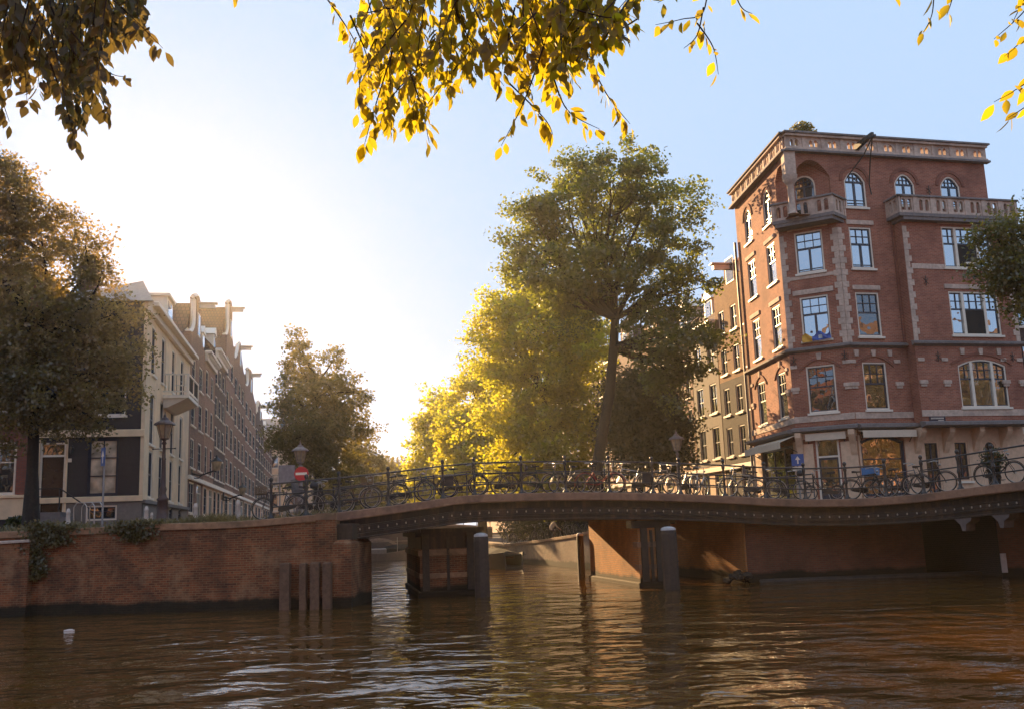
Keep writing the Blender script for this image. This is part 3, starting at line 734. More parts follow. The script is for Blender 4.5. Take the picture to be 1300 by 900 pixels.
# ------------------------------------------------------------------ the red corner building
P1 = W(949, 471, 51.6); P2 = W(1001, 441, 45.3); P3 = W(1076, 429, 44.0); P4 = W(1283, 433, 46.1)
BZ = 2.9
zr = lambda py, px=1100, D=44.5: Z(px, py, D)
ZROOF = 20.05
rb = thing('corner_building', 'tall red brick corner building with stone quoins, balconies and pierced parapet right of the bridge', 'building', (P3.x, P3.y, 0))
def frame_of(a, b_):
    d = Vector((b_.x - a.x, b_.y - a.y, 0)); L_ = d.length; d.normalize()
    return Matrix.Translation((a.x - P3.x, a.y - P3.y, 0)) @ Matrix.Rotation(math.atan2(d.y, d.x), 4, 'Z'), L_
FR, LR = frame_of(P3, P4); FC, LCh = frame_of(P2, P3); FL, LL = frame_of(P1, P2)
# virtual square corner of the top storey
d1 = (P2 - P1); d2 = (P4 - P3); d1.z = d2.z = 0
den = d1.x * d2.y - d1.y * d2.x
tt = ((P3.x - P1.x) * d2.y - (P3.y - P1.y) * d2.x) / den
PS = Vector((P1.x + d1.x * tt, P1.y + d1.y * tt, 0))
extL = (PS - Vector((P2.x, P2.y, 0))).length; extR = (PS - Vector((P3.x, P3.y, 0))).length
print('RB', P1, P2, P3, P4, PS, 'LR', LR, LCh, LL, extL, extR)
Z0 = 6.15     # street cornice
Z1 = 9.95     # belt
Z4 = 15.55    # floor of the top storey
ZP = 19.27    # parapet foot
rows = dict(s1=(6.95, 9.15), s2=(10.35, 12.45), s3=(13.6, 15.62), s4=(16.6, 18.4))
mb = MB(FR)
BX0 = 3.05; BXW = (LR)   # bay begins
opsR = [(0.62, 1.85, *rows['s1'], 0), (0.62, 1.85, *rows['s2'], 0), (0.62, 1.8, *rows['s3'], 0), (0.62, 1.75, *rows['s4'], 0.5)]
opsR += [(0.12, 2.35, 3.05, 5.75, 0.25), (3.35, 4.15, 2.9, 5.45, 0), (4.95, 5.7, 3.6, 5.45, 0), (6.55, 7.25, 2.9, 5.45, 0.35)]
opsT = [(3.35, 4.45, 16.8, 18.4, 0.5), (5.9, 7.0, 16.8, 18.4, 0.5)]
facade(mb, 0, LR - 0.25, Z0 - 3.4, 19.35, opsR + opsT + [], 0.0)
# the wall behind the bay is hidden by it
shell(mb, 0, LR - 0.25, 2.6, 19.35, 9, 0.0)
mb.M = FC; opsC = [((LCh - 1.3) / 2, (LCh + 1.3) / 2, *rows['s1'], 0), ((LCh - 1.3) / 2, (LCh + 1.3) / 2, *rows['s2'], 0), ((LCh - 1.3) / 2, (LCh + 1.3) / 2, *rows['s3'], 0), ((LCh - 1.1) / 2, (LCh + 1.1) / 2, 16.15, 18.4, 0.55), ((LCh - 1.05) / 2, (LCh + 1.05) / 2, 2.9, 5.75, 0.0)]
facade(mb, 0, LCh, 2.7, 19.35, opsC); mb.add([(0, 0.165, 2.7), (LCh, 0.165, 2.7), (LCh, 0.165, 19.35), (0, 0.165, 19.35)], [(0, 1, 2, 3)])
mb.M = FL; xl = [LL * 0.31, LL * 0.79]
opsL = []
for i, x in enumerate(xl):
    opsL += [(x - 0.6, x + 0.6, *rows['s1'], 0.0), (x - 0.6, x + 0.6, *rows['s2'], 0), (x - 0.6, x + 0.6, *rows['s3'], 0), (x - 0.55, x + 0.55, *rows['s4'], 0.5)]
opsL += [(1.3, 5.9, 3.05, 5.6, 0)]
facade(mb, 0, LL, 2.7, 19.35, opsL); shell(mb, 0, LL, 2.7, 19.35, 7, 0.0)
# top-storey walls out to the square corner, with loggia arches
mb.M = FL; facade(mb, LL + 0.002, LL + extL, 16.15, 19.35, [(LL + 0.12, LL + extL - 0.28, 16.15, 18.85, 0.55)], reveal=0.4)
mb.M = FR; facade(mb, -extR, -0.002, 16.15, 19.35, [(-extR + 0.28, -0.12, 16.15, 18.85, 0.75)], reveal=0.4)
loc = lambda v, z: Vector((v.x - P3.x, v.y - P3.y, z))
mb.M = None; mb.add([loc(P2, 19.34), loc(PS, 19.34), loc(P3, 19.34)], [(0, 2, 1)])
mb.build('wall', M_RED, rb)
# windows
def rw(F, x, row, style, w_, rise=0, gm=None, y=0, h=None, z=None, fm=None, label=None):
    z0_, z1_ = rows[row] if row else (z, z + h); window(rb, x, z0_, w_, z1_ - z0_, style, rise, fm or M_WHITE, M_SASH, gm or M_PANE, F, True, y, label)
M_PFLOW = glass('amber_painted_glass', base=(0.06, 0.045, 0.03), refl=0.4)  # amber of reflected sunlight is put into the pane colour
rw(FR, 1.235, 's1', 'sash6', 1.23); rw(FR, 1.235, 's2', 'sash6', 1.23, gm=M_PANED); rw(FR, 1.21, 's3', 'tall', 1.18, gm=M_PANEB); rw(FR, 1.185, 's4', 'arch', 1.13, 0.5, gm=M_PANEB)
for x in (3.9, 6.45): rw(FR, x, None, 'arch', 1.1, 0.5, gm=M_PANEB, h=1.6, z=16.8)
rw(FC, LCh / 2, 's1', 'sash6', 1.3, gm=M_PANED, label='corner window with dark lower sash'); rw(FC, LCh / 2, 's2', 'tall', 1.3, gm=M_PANEB); rw(FC, LCh / 2, 's3', 'tall', 1.3, gm=M_PANEB); rw(FC, LCh / 2, None, 'arch', 1.1, 0.55, h=2.25, z=16.15, gm=M_PANED)
for x in xl:
    rw(FL, x, 's1', 'sash6', 1.2); rw(FL, x, 's2', 'sash6', 1.2); rw(FL, x, 's3', 'sash6', 1.2); rw(FL, x, 's4', 'arch', 1.1, 0.5)
# bay on the right facade
BY = -0.6
FB = FR @ Matrix.Translation((BX0, BY, 0)); BW = LR - BX0 + 0.02
mb = MB(FB); bx = BW * 0.60
facade(mb, 0, BW, Z0 + 0.02, 15.95, [(bx - 1.35, bx + 1.35, rows['s2'][0], rows['s2'][1], 0), (bx - 1.35, bx + 1.35, rows['s3'][0], rows['s3'][1], 0), (bx - 1.3, bx + 1.3, rows['s1'][0], rows['s1'][1] + 0.05, 0.3)])
mb.add([(0, 0, Z0), (0, -BY, Z0), (0, -BY, 15.95), (0, 0, 15.95), (BW, 0, Z0), (BW, -BY + 2, Z0), (BW, -BY + 2, 15.95), (BW, 0, 15.95)], [(0, 3, 2, 1), (4, 5, 6, 7), (3, 7, 6, 2), (0, 1, 5, 4)])
mb.add([(0, 0.165, Z0), (BW, 0.165, Z0), (BW, 0.165, 15.9), (0, 0.165, 15.9)], [(0, 1, 2, 3)])
mb.build('bay', M_RED, rb)
rw(FB, bx, 's3', 'triple', 2.7, gm=M_PANEB, label='three-light window with its middle casement open'); rw(FB, bx, 's2', 'triple', 2.7, gm=M_PANEB); rw(FB, bx, None, 'triple', 2.6, 0.3, gm=M_PFLOW, h=2.25, z=rows['s1'][0], label='three-light window with arched head')
# black blocks colour the room's shade in the open middle lights
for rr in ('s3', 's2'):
    mb = MB(FB); z0_, z1_ = rows[rr]; mb.box(bx - 0.53, bx + 0.53, 0.055, 0.12, z0_ + 0.09, z0_ + (z1_ - z0_) * 0.57); mb.build('painted_opening', plain('painted_room_shade', (0.012, 0.01, 0.01), 0.9), rb)
mb = MB(FB @ Matrix.Translation((bx + 0.1, -0.03, rows['s3'][0] + 0.12)) @ Matrix.Rotation(R(-8), 4, 'Z')); mb.box(-0.35, 0.6, -0.08, 0.0, 0.06, 0.16); mb.build('flower_rail', M_WHITE, rb)

# quoins: toothed strips of pale stone
def quoin(F, x, z0, z1, side=0, y=0.0):
    mb = MB(F); z = z0; k = 0
    while z < z1 - 0.05:
        h = min(0.29, z1 - z); w_ = 0.34 if k % 2 else 0.22
        xa, xb = (x, x + w_) if side > 0 else (x - w_, x) if side < 0 else (x - w_ / 2, x + w_ / 2)
        mb.bev(xa, xb, y - 0.035, y + 0.01, z, z + h - 0.012, 0.004); z += h; k += 1
    return mb.build('quoin', M_STONE, rb)
quoin(FC, 0.0, Z1 + 0.12, 15.6, 1); quoin(FC, LCh, Z1 + 0.12, 15.6, -1); quoin(FB, 0.0, Z1 + 0.12, 15.6, 1); quoin(FB, BW, Z1 + 0.12, 15.6, -1)
quoin(FR, 0.0, Z1 + 0.12, 15.6, 1); quoin(FR, LR - 0.25, 10.1, 15.3, -1) if False else None
# lintels, bands, belts, cornices
mb = MB()
def bar(F, x0, x1, z0, z1, out=0.06, y=0.0, back=0.012): mb.M = F; mb.bev(x0, x1, y - out, y + back, z0, z1, min(0.02, (z1 - z0) / 4))
for r_ in ('s2', 's3'):
    z1_ = rows[r_][1]
    bar(FR, 0.5, 1.95, z1_ + 0.12, z1_ + 0.33); bar(FC, 0.42, LCh - 0.42, z1_ + 0.12, z1_ + 0.35); bar(FB, bx - 1.55, bx + 1.55, z1_ + 0.12, z1_ + 0.33)
    for x in xl: bar(FL, x - 0.75, x + 0.75, z1_ + 0.12, z1_ + 0.33)
bar(FC, 0.3, LCh - 0.3, rows['s3'][0] - 0.28, rows['s3'][0] - 0.11, 0.03); bar(FB, 0.3, bx - 1.4, rows['s3'][0] - 0.1, rows['s3'][0] + 0.15, 0.03)
for F_, x0, x1 in ((FR, 0.02, BX0 - 0.02), (FC, 0.0, LCh), (FB, 0.0, BW), (FL, 0.0, LL)):
    bar(F_, x0, x1, rows['s1'][0] - 0.40, rows['s1'][0] - 0.11, 0.035)
mb.build_split('stone_band', M_STONE, rb)
mb = MB()
def ledge(F, x0, x1, z, h=0.17, out=0.2): mb.M = F; mb.add([(x0, -0.02, z - 0.1), (x1, -0.02, z - 0.1), (x1, -out, z), (x0, -out, z), (x1, -out, z + h * 0.6), (x0, -out, z + h * 0.6), (x1, 0.015, z + h), (x0, 0.015, z + h)], [(0, 1, 2, 3), (3, 2, 4, 5), (5, 4, 6, 7), (0, 3, 5, 7), (1, 6, 4, 2)])
for F_, x0, x1 in ((FR, 0, BX0 - 0.02), (FC, -0.12, LCh + 0.12), (FB, -0.15, BW + 0.15), (FL, 0, LL)):
    ledge(F_, x0, x1, Z1 - 0.04); ledge(F_, x0, x1, Z0 - 0.03, 0.22, 0.42)
mb.build_split('belt_course', M_STONED, rb)
# relieving arches and keystones of the first floor
mb = MB()
def keyst(F, x, z, w_=0.22, h=0.3): mb.M = F; mb.prism([(x - w_ * 0.4, z), (x + w_ * 0.4, z), (x + w_ * 0.55, z + h), (x - w_ * 0.55, z + h)], -0.07, 0.01)
for F_, xs_ in ((FR, (0.35, 1.235, 2.1)), (FC, (LCh / 2,)), (FB, (bx - 1.0, bx, bx + 1.0)), (FL, (xl[0], xl[1]))):
    for x in xs_: keyst(F_, x, 9.42)
for F_, xs_ in ((FR, (0.12, 2.45)), (FC, (0.16, LCh - 0.16)), (FB, (0.25, 1.5, BW - 1.1, BW - 0.2)), (FL, (0.6, LL - 0.5))):
    for x in xs_:
        mb.M = F_; mb.bev(x - 0.2, x + 0.2, -0.09, 0.01, 8.05, 8.22, 0.02); mb.bev(x - 0.15, x + 0.15, -0.06, 0.01, 7.93, 8.047, 0.01); mb.bev(x - 0.16, x + 0.16, -0.05, 0.01, 9.1, 9.26, 0.02)
mb.build_split('keystone', M_STONE, rb)
mb = MB()
for F_, xc, wd in ((FR, 1.235, 2.0), (FC, LCh / 2, 1.9), (FB, bx, 3.3), (FL, xl[0], 1.9), (FL, xl[1], 1.7)):
    mb = MB(F_); P = [(xc - wd / 2 + wd * i / 12, 8.9 + 0.5 * (1 - (i / 6 - 1) ** 2)) for i in range(13)]
    for (xa, za), (xb, zb) in zip(P, P[1:]): mb.add([(xa, -0.05, za), (xb, -0.05, zb), (xb, -0.05, zb + 0.13), (xa, -0.05, za + 0.13), (xa, 0.01, za), (xb, 0.01, zb), (xb, 0.01, zb + 0.13), (xa, 0.01, za + 0.13)], [(0, 1, 2, 3), (0, 4, 5, 1), (3, 2, 6, 7)])
    mb.build('relieving_arch', M_RED2, rb)
# wall anchors
mb = MB()
for F_, x, z in ((FC, 0.2, 9.45), (FC, LCh - 0.2, 9.45), (FB, 1.15, 9.3), (FB, BW - 0.6, 9.3), (FB, 0.95, 12.9), (FR, 5.2, 17.6), (FR, 0.2, 5.95)):
    mb = MB(F_); mb.tube([(x, -0.06, z - 0.22), (x, -0.06, z + 0.25)], 0.02, 5); mb.tube([(x - 0.12, -0.06, z + 0.12), (x, -0.07, z), (x + 0.12, -0.06, z + 0.12)], 0.018, 5); mb.tube([(x - 0.12, -0.06, z - 0.14), (x, -0.07, z), (x + 0.12, -0.06, z - 0.14)], 0.018, 5)
    mb.build('wall_anchor', M_IRON, rb)
# arch hoods of the top storey
mb = MB()
for F_, xc, zt, r_ in [(FR, 1.185, 18.4, 0.57), (FR, 3.9, 18.4, 0.55), (FR, 6.45, 18.4, 0.55), (FL, xl[0], 18.4, 0.55), (FL, xl[1], 18.4, 0.55)]:
    mb = MB(F_); zc = zt - 0.5
    for i in range(12):
        a0, a1 = math.pi * i / 12, math.pi * (i + 1) / 12; q = lambda a, r, y: (xc + r * math.cos(a), y, zc + r * math.sin(a))
        mb.add([q(a0, r_ + 0.1, -0.05), q(a1, r_ + 0.1, -0.05), q(a1, r_ + 0.26, -0.05), q(a0, r_ + 0.26, -0.05), q(a0, r_ + 0.1, 0.01), q(a1, r_ + 0.1, 0.01), q(a1, r_ + 0.26, 0.01), q(a0, r_ + 0.26, 0.01)], [(3, 2, 1, 0), (0, 1, 5, 4), (2, 3, 7, 6)])
    mb.build('arch_hood', M_RED2, rb)
# parapet: pierced stone frieze with openings showing the sky
def parapet(F, x0, x1, z0, z1, n, th=0.22, hole=0.16):
    mb = MB(F)
    mb.bev(x0, x1, -0.22, th, z0, z0 + 0.10, 0.02); mb.bev(x0, x1, -0.26, th + 0.08, z1 - 0.12, z1, 0.02)
    ops = []
    step = (x1 - x0) / n
    for i in range(n):
        c_ = x0 + step * (i + 0.5); ops += [(c_ - hole * 1.3, c_ - hole * 0.3, z0 + 0.2, z1 - 0.26, 0.12), (c_ + hole * 0.3, c_ + hole * 1.3, z0 + 0.2, z1 - 0.26, 0.12)]
    facade(mb, x0, x1, z0 + 0.1, z1 - 0.12, ops, -0.10, 0.2); facade(mb, x0, x1, z0 + 0.1, z1 - 0.12, ops, 0.10, 0.0)
    for i in range(n):
        c_ = x0 + step * (i + 0.5)
        P = arc_pts(c_ - hole * 2, c_ + hole * 2, z1 - 0.14, 0.3, 8)
        for (xa, za), (xb, zb) in zip(P, P[1:]): mb.add([(xa, -0.13, za), (xb, -0.13, zb), (xb, -0.13, zb - 0.05), (xa, -0.13, za - 0.05), (xa, -0.10, za - 0.05), (xb, -0.10, zb - 0.05)], [(0, 1, 2, 3), (3, 2, 5, 4)])
        mb.box(c_ + step / 2 - 0.09, c_ + step / 2 + 0.09, -0.14, -0.095, z0 + 0.1, z1 - 0.12) if i < n - 1 else None
    return mb
parapet(FR, -extR - 0.1, LR - 0.15, ZP, ZROOF, 11).build('parapet', M_STONE, rb)
parapet(FL, -0.1, LL + extL - 0.05, ZP, ZROOF, 9).build('parapet', M_STONE, rb)
mb = MB()
mb.M = FR; mb.bev(-extR - 0.2, LR - 0.05, -0.34, 0.3, ZROOF, ZROOF + 0.10, 0.03); mb.M = FL; mb.bev(-0.2, LL + extL + 0.15, -0.34, 0.3, ZROOF + 0.003, ZROOF + 0.097, 0.03)
mb.M = FR; mb.bev(-extR - 0.2, LR - 0.08, -0.3, 0.0, ZP - 0.12, ZP - 0.004, 0.03); mb.M = FL; mb.bev(-0.2, LL + extL + 0.12, -0.3, 0.0, ZP - 0.117, ZP - 0.006, 0.03)
mb.build('cornice', M_STONED, rb)
# corner column of the loggia
cp = loc(PS, 0) + (loc(P3, 0) + loc(P2, 0) - 2 * loc(PS, 0)).normalized() * 0.16
mb = MB(Matrix.Translation(cp)); mb.bev(-0.26, 0.26, -0.26, 0.26, 18.05, 19.25, 0.03); mb.lathe([(0.2, 17.62), (0.33, 17.8), (0.36, 18.05)], 10); mb.lathe([(0.24, 16.15), (0.17, 16.3), (0.15, 17.0), (0.16, 17.55), (0.22, 17.62)], 12); mb.build('column', M_STONE, rb)
# balconies
def balcony(pts, zb, zt, name='balcony', npan=2, skipface=()):
    r_ = bpy.data.objects.new(name, None); sc.collection.objects.link(r_); r_.parent = rb
    mb = MB(); mb.slab([(p.x, p.y) for p in pts], zb - 0.16, zb)
    c_ = sum((Vector((p.x, p.y)) for p in pts), Vector((0, 0))) / len(pts)
    q = [(c_.x + (p.x - c_.x) * 0.93, c_.y + (p.y - c_.y) * 0.93) for p in pts]; mb.slab(q, zb - 0.32, zb - 0.163); mb.build('slab', M_STONED, r_)
    for i in range(len(pts) - 1):
        a, b_ = pts[i], pts[i + 1]; d = (b_ - a); d.z = 0; L_ = d.length; F_ = Matrix.Translation((a.x, a.y, 0)) @ Matrix.Rotation(math.atan2(d.y, d.x), 4, 'Z')
        n = max(1, round(L_ / 0.95)); mb = MB(F_)
        if i in skipface: continue
        ops = []; st = L_ / n
        for k in range(n):
            cc = st * (k + 0.5); ops += [(cc - 0.26, cc - 0.06, zb + 0.13, zt - 0.2, 0.1), (cc + 0.06, cc + 0.26, zb + 0.13, zt - 0.2, 0.1)]
        facade(mb, 0, L_, zb, zt - 0.1, ops, 0.04, 0.14); facade(mb, 0, L_, zb, zt - 0.1, ops, 0.18, 0.0)
        for k in range(n + 1): mb.box(max(0, st * k - 0.13), min(L_, st * k + 0.13), 0.0, 0.035, zb, zt - 0.1)
        mb.build('balustrade', M_STONE, r_)
        mb = MB(F_); mb.bev(-0.06, L_ + 0.06, -0.06, 0.24, zt - 0.097, zt, 0.03); mb.build('handrail', M_STONED, r_)
    return r_
uL = d1.normalized(); uR = d2.normalized(); nC = outn(Vector((P3.x - P2.x, P3.y - P2.y, 0)))
a0 = loc(P2, 0) + nC * 0.05 - uL * 0.15; a1 = loc(P2, 0) + nC * 0.95 - uL * 0.1 ; a2 = loc(P3, 0) + nC * 0.95 + uR * 0.1; a3 = loc(P3, 0) + uR * 0.55 + outn(uR) * 0.04
balcony([a0, a1, a2, a3], 16.12, 17.0)
g = lambda x, y: FR @ Vector((x, y, 0))
balcony([g(BX0 - 0.35, 0.0), g(BX0 - 0.35, BY - 0.42), g(LR + 0.45, BY - 0.42), g(LR + 0.45, 0.6)], 16.10, 16.98)
# ground floor: cream pilasters, corbels, awnings
mb = MB()
mb.M = FC; cl = (LCh - 1.05) / 2
mb.bev(0.02, cl - 0.09, -0.10, 0.0, 2.9, 5.55, 0.02); mb.bev(LCh - cl + 0.09, LCh - 0.02, -0.10, 0.0, 2.9, 5.55, 0.02); mb.bev(0.0, LCh, -0.08, 0.0, 5.76, 6.1, 0.02)
mb.M = FR; mb.bev(-0.0, 0.1, -0.06, 0.0, 2.9, 5.8, 0.02); mb.bev(2.37, 3.2, -0.05, 0.0, 2.9, 6.1, 0.02)
mb.M = FL; mb.bev(0.05, 1.25, -0.06, 0.0, 2.9, 5.7, 0.02); mb.bev(5.95, LL - 0.02, -0.06, 0.0, 2.9, 5.7, 0.02)
mb.build_split('plaster_pilaster', M_CREAM2, rb)
mb = MB(FR)
gops = [(3.35, 4.15, 2.9, 5.45, 0), (4.95, 5.7, 3.6, 5.45, 0), (6.55, 7.25, 2.9, 5.45, 0.35)]
facade(mb, 3.2, LR, 2.7, 6.1, gops, -0.06, 0.2)
mb.build('plaster_front', M_CREAM2, rb)
mb = MB()
for F_, x in ((FC, 0.17), (FC, LCh - 0.17), (FR, 3.0), (FR, 4.5), (FR, 6.1), (FR, 7.6)):
    mb.M = F_; o_ = 0.10 if F_ is FC else 0.06; ox = 0.42 if F_ is FC else 0.62; zt_ = 6.05
    pr = [(-o_, zt_), (-o_ - ox, zt_), (-o_ - ox, zt_ - 0.22), (-o_ - ox * 0.75, zt_ - 0.42), (-o_ - ox * 0.4, zt_ - 0.65), (-o_ - ox * 0.15, zt_ - 1.0), (-o_, zt_ - 1.15)]
    wd = 0.13
    mb.add([(x - wd, y_, z_) for y_, z_ in pr] + [(x + wd, y_, z_) for y_, z_ in pr], [tuple(range(7)), tuple(range(13, 6, -1))] + [(i, i + 7, (i + 1) % 7 + 7, (i + 1) % 7) for i in range(7)])
mb.build_split('corbel', M_CREAM2, rb)
window(rb, 1.235, 3.05, 2.23, 2.7, 'shop', 0.25, M_SASH, M_SASH, glass('amber_painted_shop_glass', base=(0.10, 0.055, 0.02), refl=0.55, tint=(1, 0.9, 0.75)), FR, False, 0, 'wide shop window with amber reflections put into its glass')  # base and tint imitate sunlit houses reflected in the shop glass
window(rb, 3.6, 3.05, 4.6, 2.55, 'shop', 0, M_SASH, M_SASH, M_PANE, FL, False)
for x, w_, z_, h_, rs in ((3.75, 0.8, 2.9, 2.55, 0), (5.325, 0.75, 3.6, 1.85, 0), (6.9, 0.7, 2.9, 2.55, 0.35)):
    window(rb, x, z_, w_, h_, 'grid' if rs == 0 else 'sash', rs, M_CREAM2, M_SASH, M_PANED, FR, z_ > 3, -0.06)
# corner door
FD = FC @ Matrix.Translation((LCh / 2, 0, 2.9))
dr = bpy.data.objects.new('door', None); sc.collection.objects.link(dr); dr.parent = rb; dr.matrix_basis = FD
mb = MB()
for xa, xb, za, zb in ((-0.52, -0.44, 0, 2.85), (0.44, 0.52, 0, 2.85), (-0.44, 0.44, 2.75, 2.85), (-0.44, 0.44, 1.98, 2.06)): mb.box(xa, xb, 0.03, 0.14, za, zb)
mb.build('door_frame', M_WHITE, dr)
mb = MB(); mb.box(-0.435, 0.435, 0.10, 0.15, 0.02, 0.35)
for x in (-0.40, 0.40): mb.box(x - 0.035, x + 0.035, 0.099, 0.151, 0.35, 1.975)
mb.box(-0.36, 0.36, 0.102, 0.148, 1.88, 1.975); mb.build('door_leaf', M_SASH, dr)
mb = MB(); mb.add([(-0.44, 0.125, 0.3), (0.44, 0.125, 0.3), (0.44, 0.125, 2.75), (-0.44, 0.125, 2.75)], [(0, 1, 2, 3)]); mb.build('pane', glass('door_glass', base=(0.04, 0.03, 0.02), refl=0.3), dr)
mb = MB(); mb.lathe([(0.02, 0), (0.035, 0.02), (0.02, 0.05)], 8, (0.36, 0.05, 1.0), axis='Y'); mb.build('handle', M_IRON, dr)
def awning(F, x0, x1, z, drop, out, label):
    r_ = bpy.data.objects.new('awning', None); sc.collection.objects.link(r_); r_.parent = rb; r_.matrix_basis = F; r_['label'] = label
    mb = MB(); y0_ = -0.12; mb.add([(x0, y0_, z), (x1, y0_, z), (x1, y0_ - out, z - drop), (x0, y0_ - out, z - drop), (x0, y0_, z - 0.03), (x1, y0_, z - 0.03), (x1, y0_ - out, z - drop - 0.03), (x0, y0_ - out, z - drop - 0.03)], [(0, 1, 2, 3), (7, 6, 5, 4), (0, 3, 7, 4), (1, 5, 6, 2)])
    mb.box(x0, x1, y0_ - out - 0.02, y0_ - out, z - drop - 0.30, z - drop + 0.02); mb.build('canvas', plain('awning_canvas', (0.68, 0.54, 0.40), 0.9, 0.1, 3.0), r_)
    mb = MB()
    for x in (x0 + 0.1, x1 - 0.1): mb.tube([(x, -0.03, z - drop - 0.5), (x, y0_ - out, z - drop - 0.02)], 0.02, 5)
    mb.build('awning_arm', M_IRON, r_)
awning(FL, 1.2, 6.5, 5.98, 0.28, 0.75, 'sunlit cream awning on the canal side')
awning(FR, 0.0, 2.75, 6.0, 0.05, 0.35, 'rolled cream awning over the amber shop window'); awning(FC, 0.45, LCh - 0.45, 6.0, 0.03, 0.12, 'cream blind box over the corner door')
# street name plaque, roof hoist
mb = MB(FB @ Matrix.Translation((0.75, -0.03, 6.42))); mb.bev(-0.42, 0.42, -0.02, 0.02, -0.13, 0.13, 0.01); pq = mb.build('name_plaque', plain('enamel_dark', (0.03, 0.03, 0.05), 0.3), rb)
mb = MB(FB @ Matrix.Translation((0.75, -0.03, 6.42)))
x = -0.34
for k in range(11):
    mb.box(x, x + 0.03, -0.026, -0.021, 0.0, 0.07); x += 0.062
mb.box(0.02, 0.32, -0.026, -0.021, -0.075, -0.05); mb.build('lettering', M_WHITE, pq)
hb = bpy.data.objects.new('hoist', None); sc.collection.objects.link(hb); hb.parent = rb; hb.matrix_basis = FR @ Matrix.Translation((0, 0, 0.65))
mb = MB(); mb.add([(1.3, -0.1, 18.75), (1.5, -0.1, 18.75), (1.45, -1.5, 18.98), (1.3, -1.5, 18.98), (1.3, -0.1, 19.05), (1.5, -0.1, 19.05), (1.45, -1.5, 19.12), (1.3, -1.5, 19.12)], [(0, 3, 2, 1), (4, 5, 6, 7), (0, 1, 5, 4), (1, 2, 6, 5), (2, 3, 7, 6), (3, 0, 4, 7)])
mb.box(1.28, 1.47, -1.62, -1.3, 18.85, 18.97); mb.build('hoist_beam', M_IRON, hb)
mb = MB(); mb.tube([(1.38, -1.45, 18.9), (1.2, -0.9, 18.2), (0.75, -0.12, 17.4)], 0.03, 5); mb.tube([(1.38, -1.45, 18.9), (1.6, -0.8, 18.0), (1.9, -0.1, 17.1), (2.0, -0.06, 16.6)], 0.03, 5); mb.build('cable', M_IRON, hb)
# drain pipe between the two canal houses
mb = MB(FL); mb.tube([(-0.06, -0.12, 3), (-0.06, -0.12, 17.2)], 0.07, 7); mb.build('drain_pipe', plain('grey_pipe', (0.16, 0.14, 0.13), 0.5), rb)
mb = MB(FR); mb.tube([(BX0 - 0.15, -0.06, 10.1), (BX0 - 0.15, -0.06, 15.9)], 0.03, 6); mb.build('drain_pipe', M_RED2, rb)
# banner on the corner window sill
mb = MB(FC); n = 14; vs = []
for i in range(n + 1):
    for j in range(6):
        x = LCh / 2 - 0.65 + 1.3 * i / n; z = 10.25 + 0.42 * j / 5 * (0.75 + 0.25 * math.sin(i * 0.9)) + 0.08 * i / n; vs.append((x, -0.18 - 0.05 * math.sin(i * 1.1 + j) - 0.04 * j / 5, z))
mb.add(vs, [(i * 6 + j, (i + 1) * 6 + j, (i + 1) * 6 + j + 1, i * 6 + j + 1) for i in range(n) for j in range(5)], 0, True)
for k, f in enumerate(mb.f): mb.m[k] = 0 if k // 5 < 5 else 1 if (k // 5 in (8, 9) and k % 5 in (1, 2)) else 2 if k // 5 > 4 else 0
M_ = mb.M; root_m = Matrix.Translation((P3.x, P3.y, 0)); mb.v = [root_m @ v for v in mb.v]
bn = mb.build('banner', [plain('yellow_cloth', (0.65, 0.36, 0.06), 0.9, 0.15), plain('white_cloth', (0.6, 0.62, 0.6), 0.9), plain('blue_cloth', (0.06, 0.12, 0.38), 0.9, 0.15)])
tag(bn, 'crumpled yellow and blue banner draped under the corner window', 'banner')

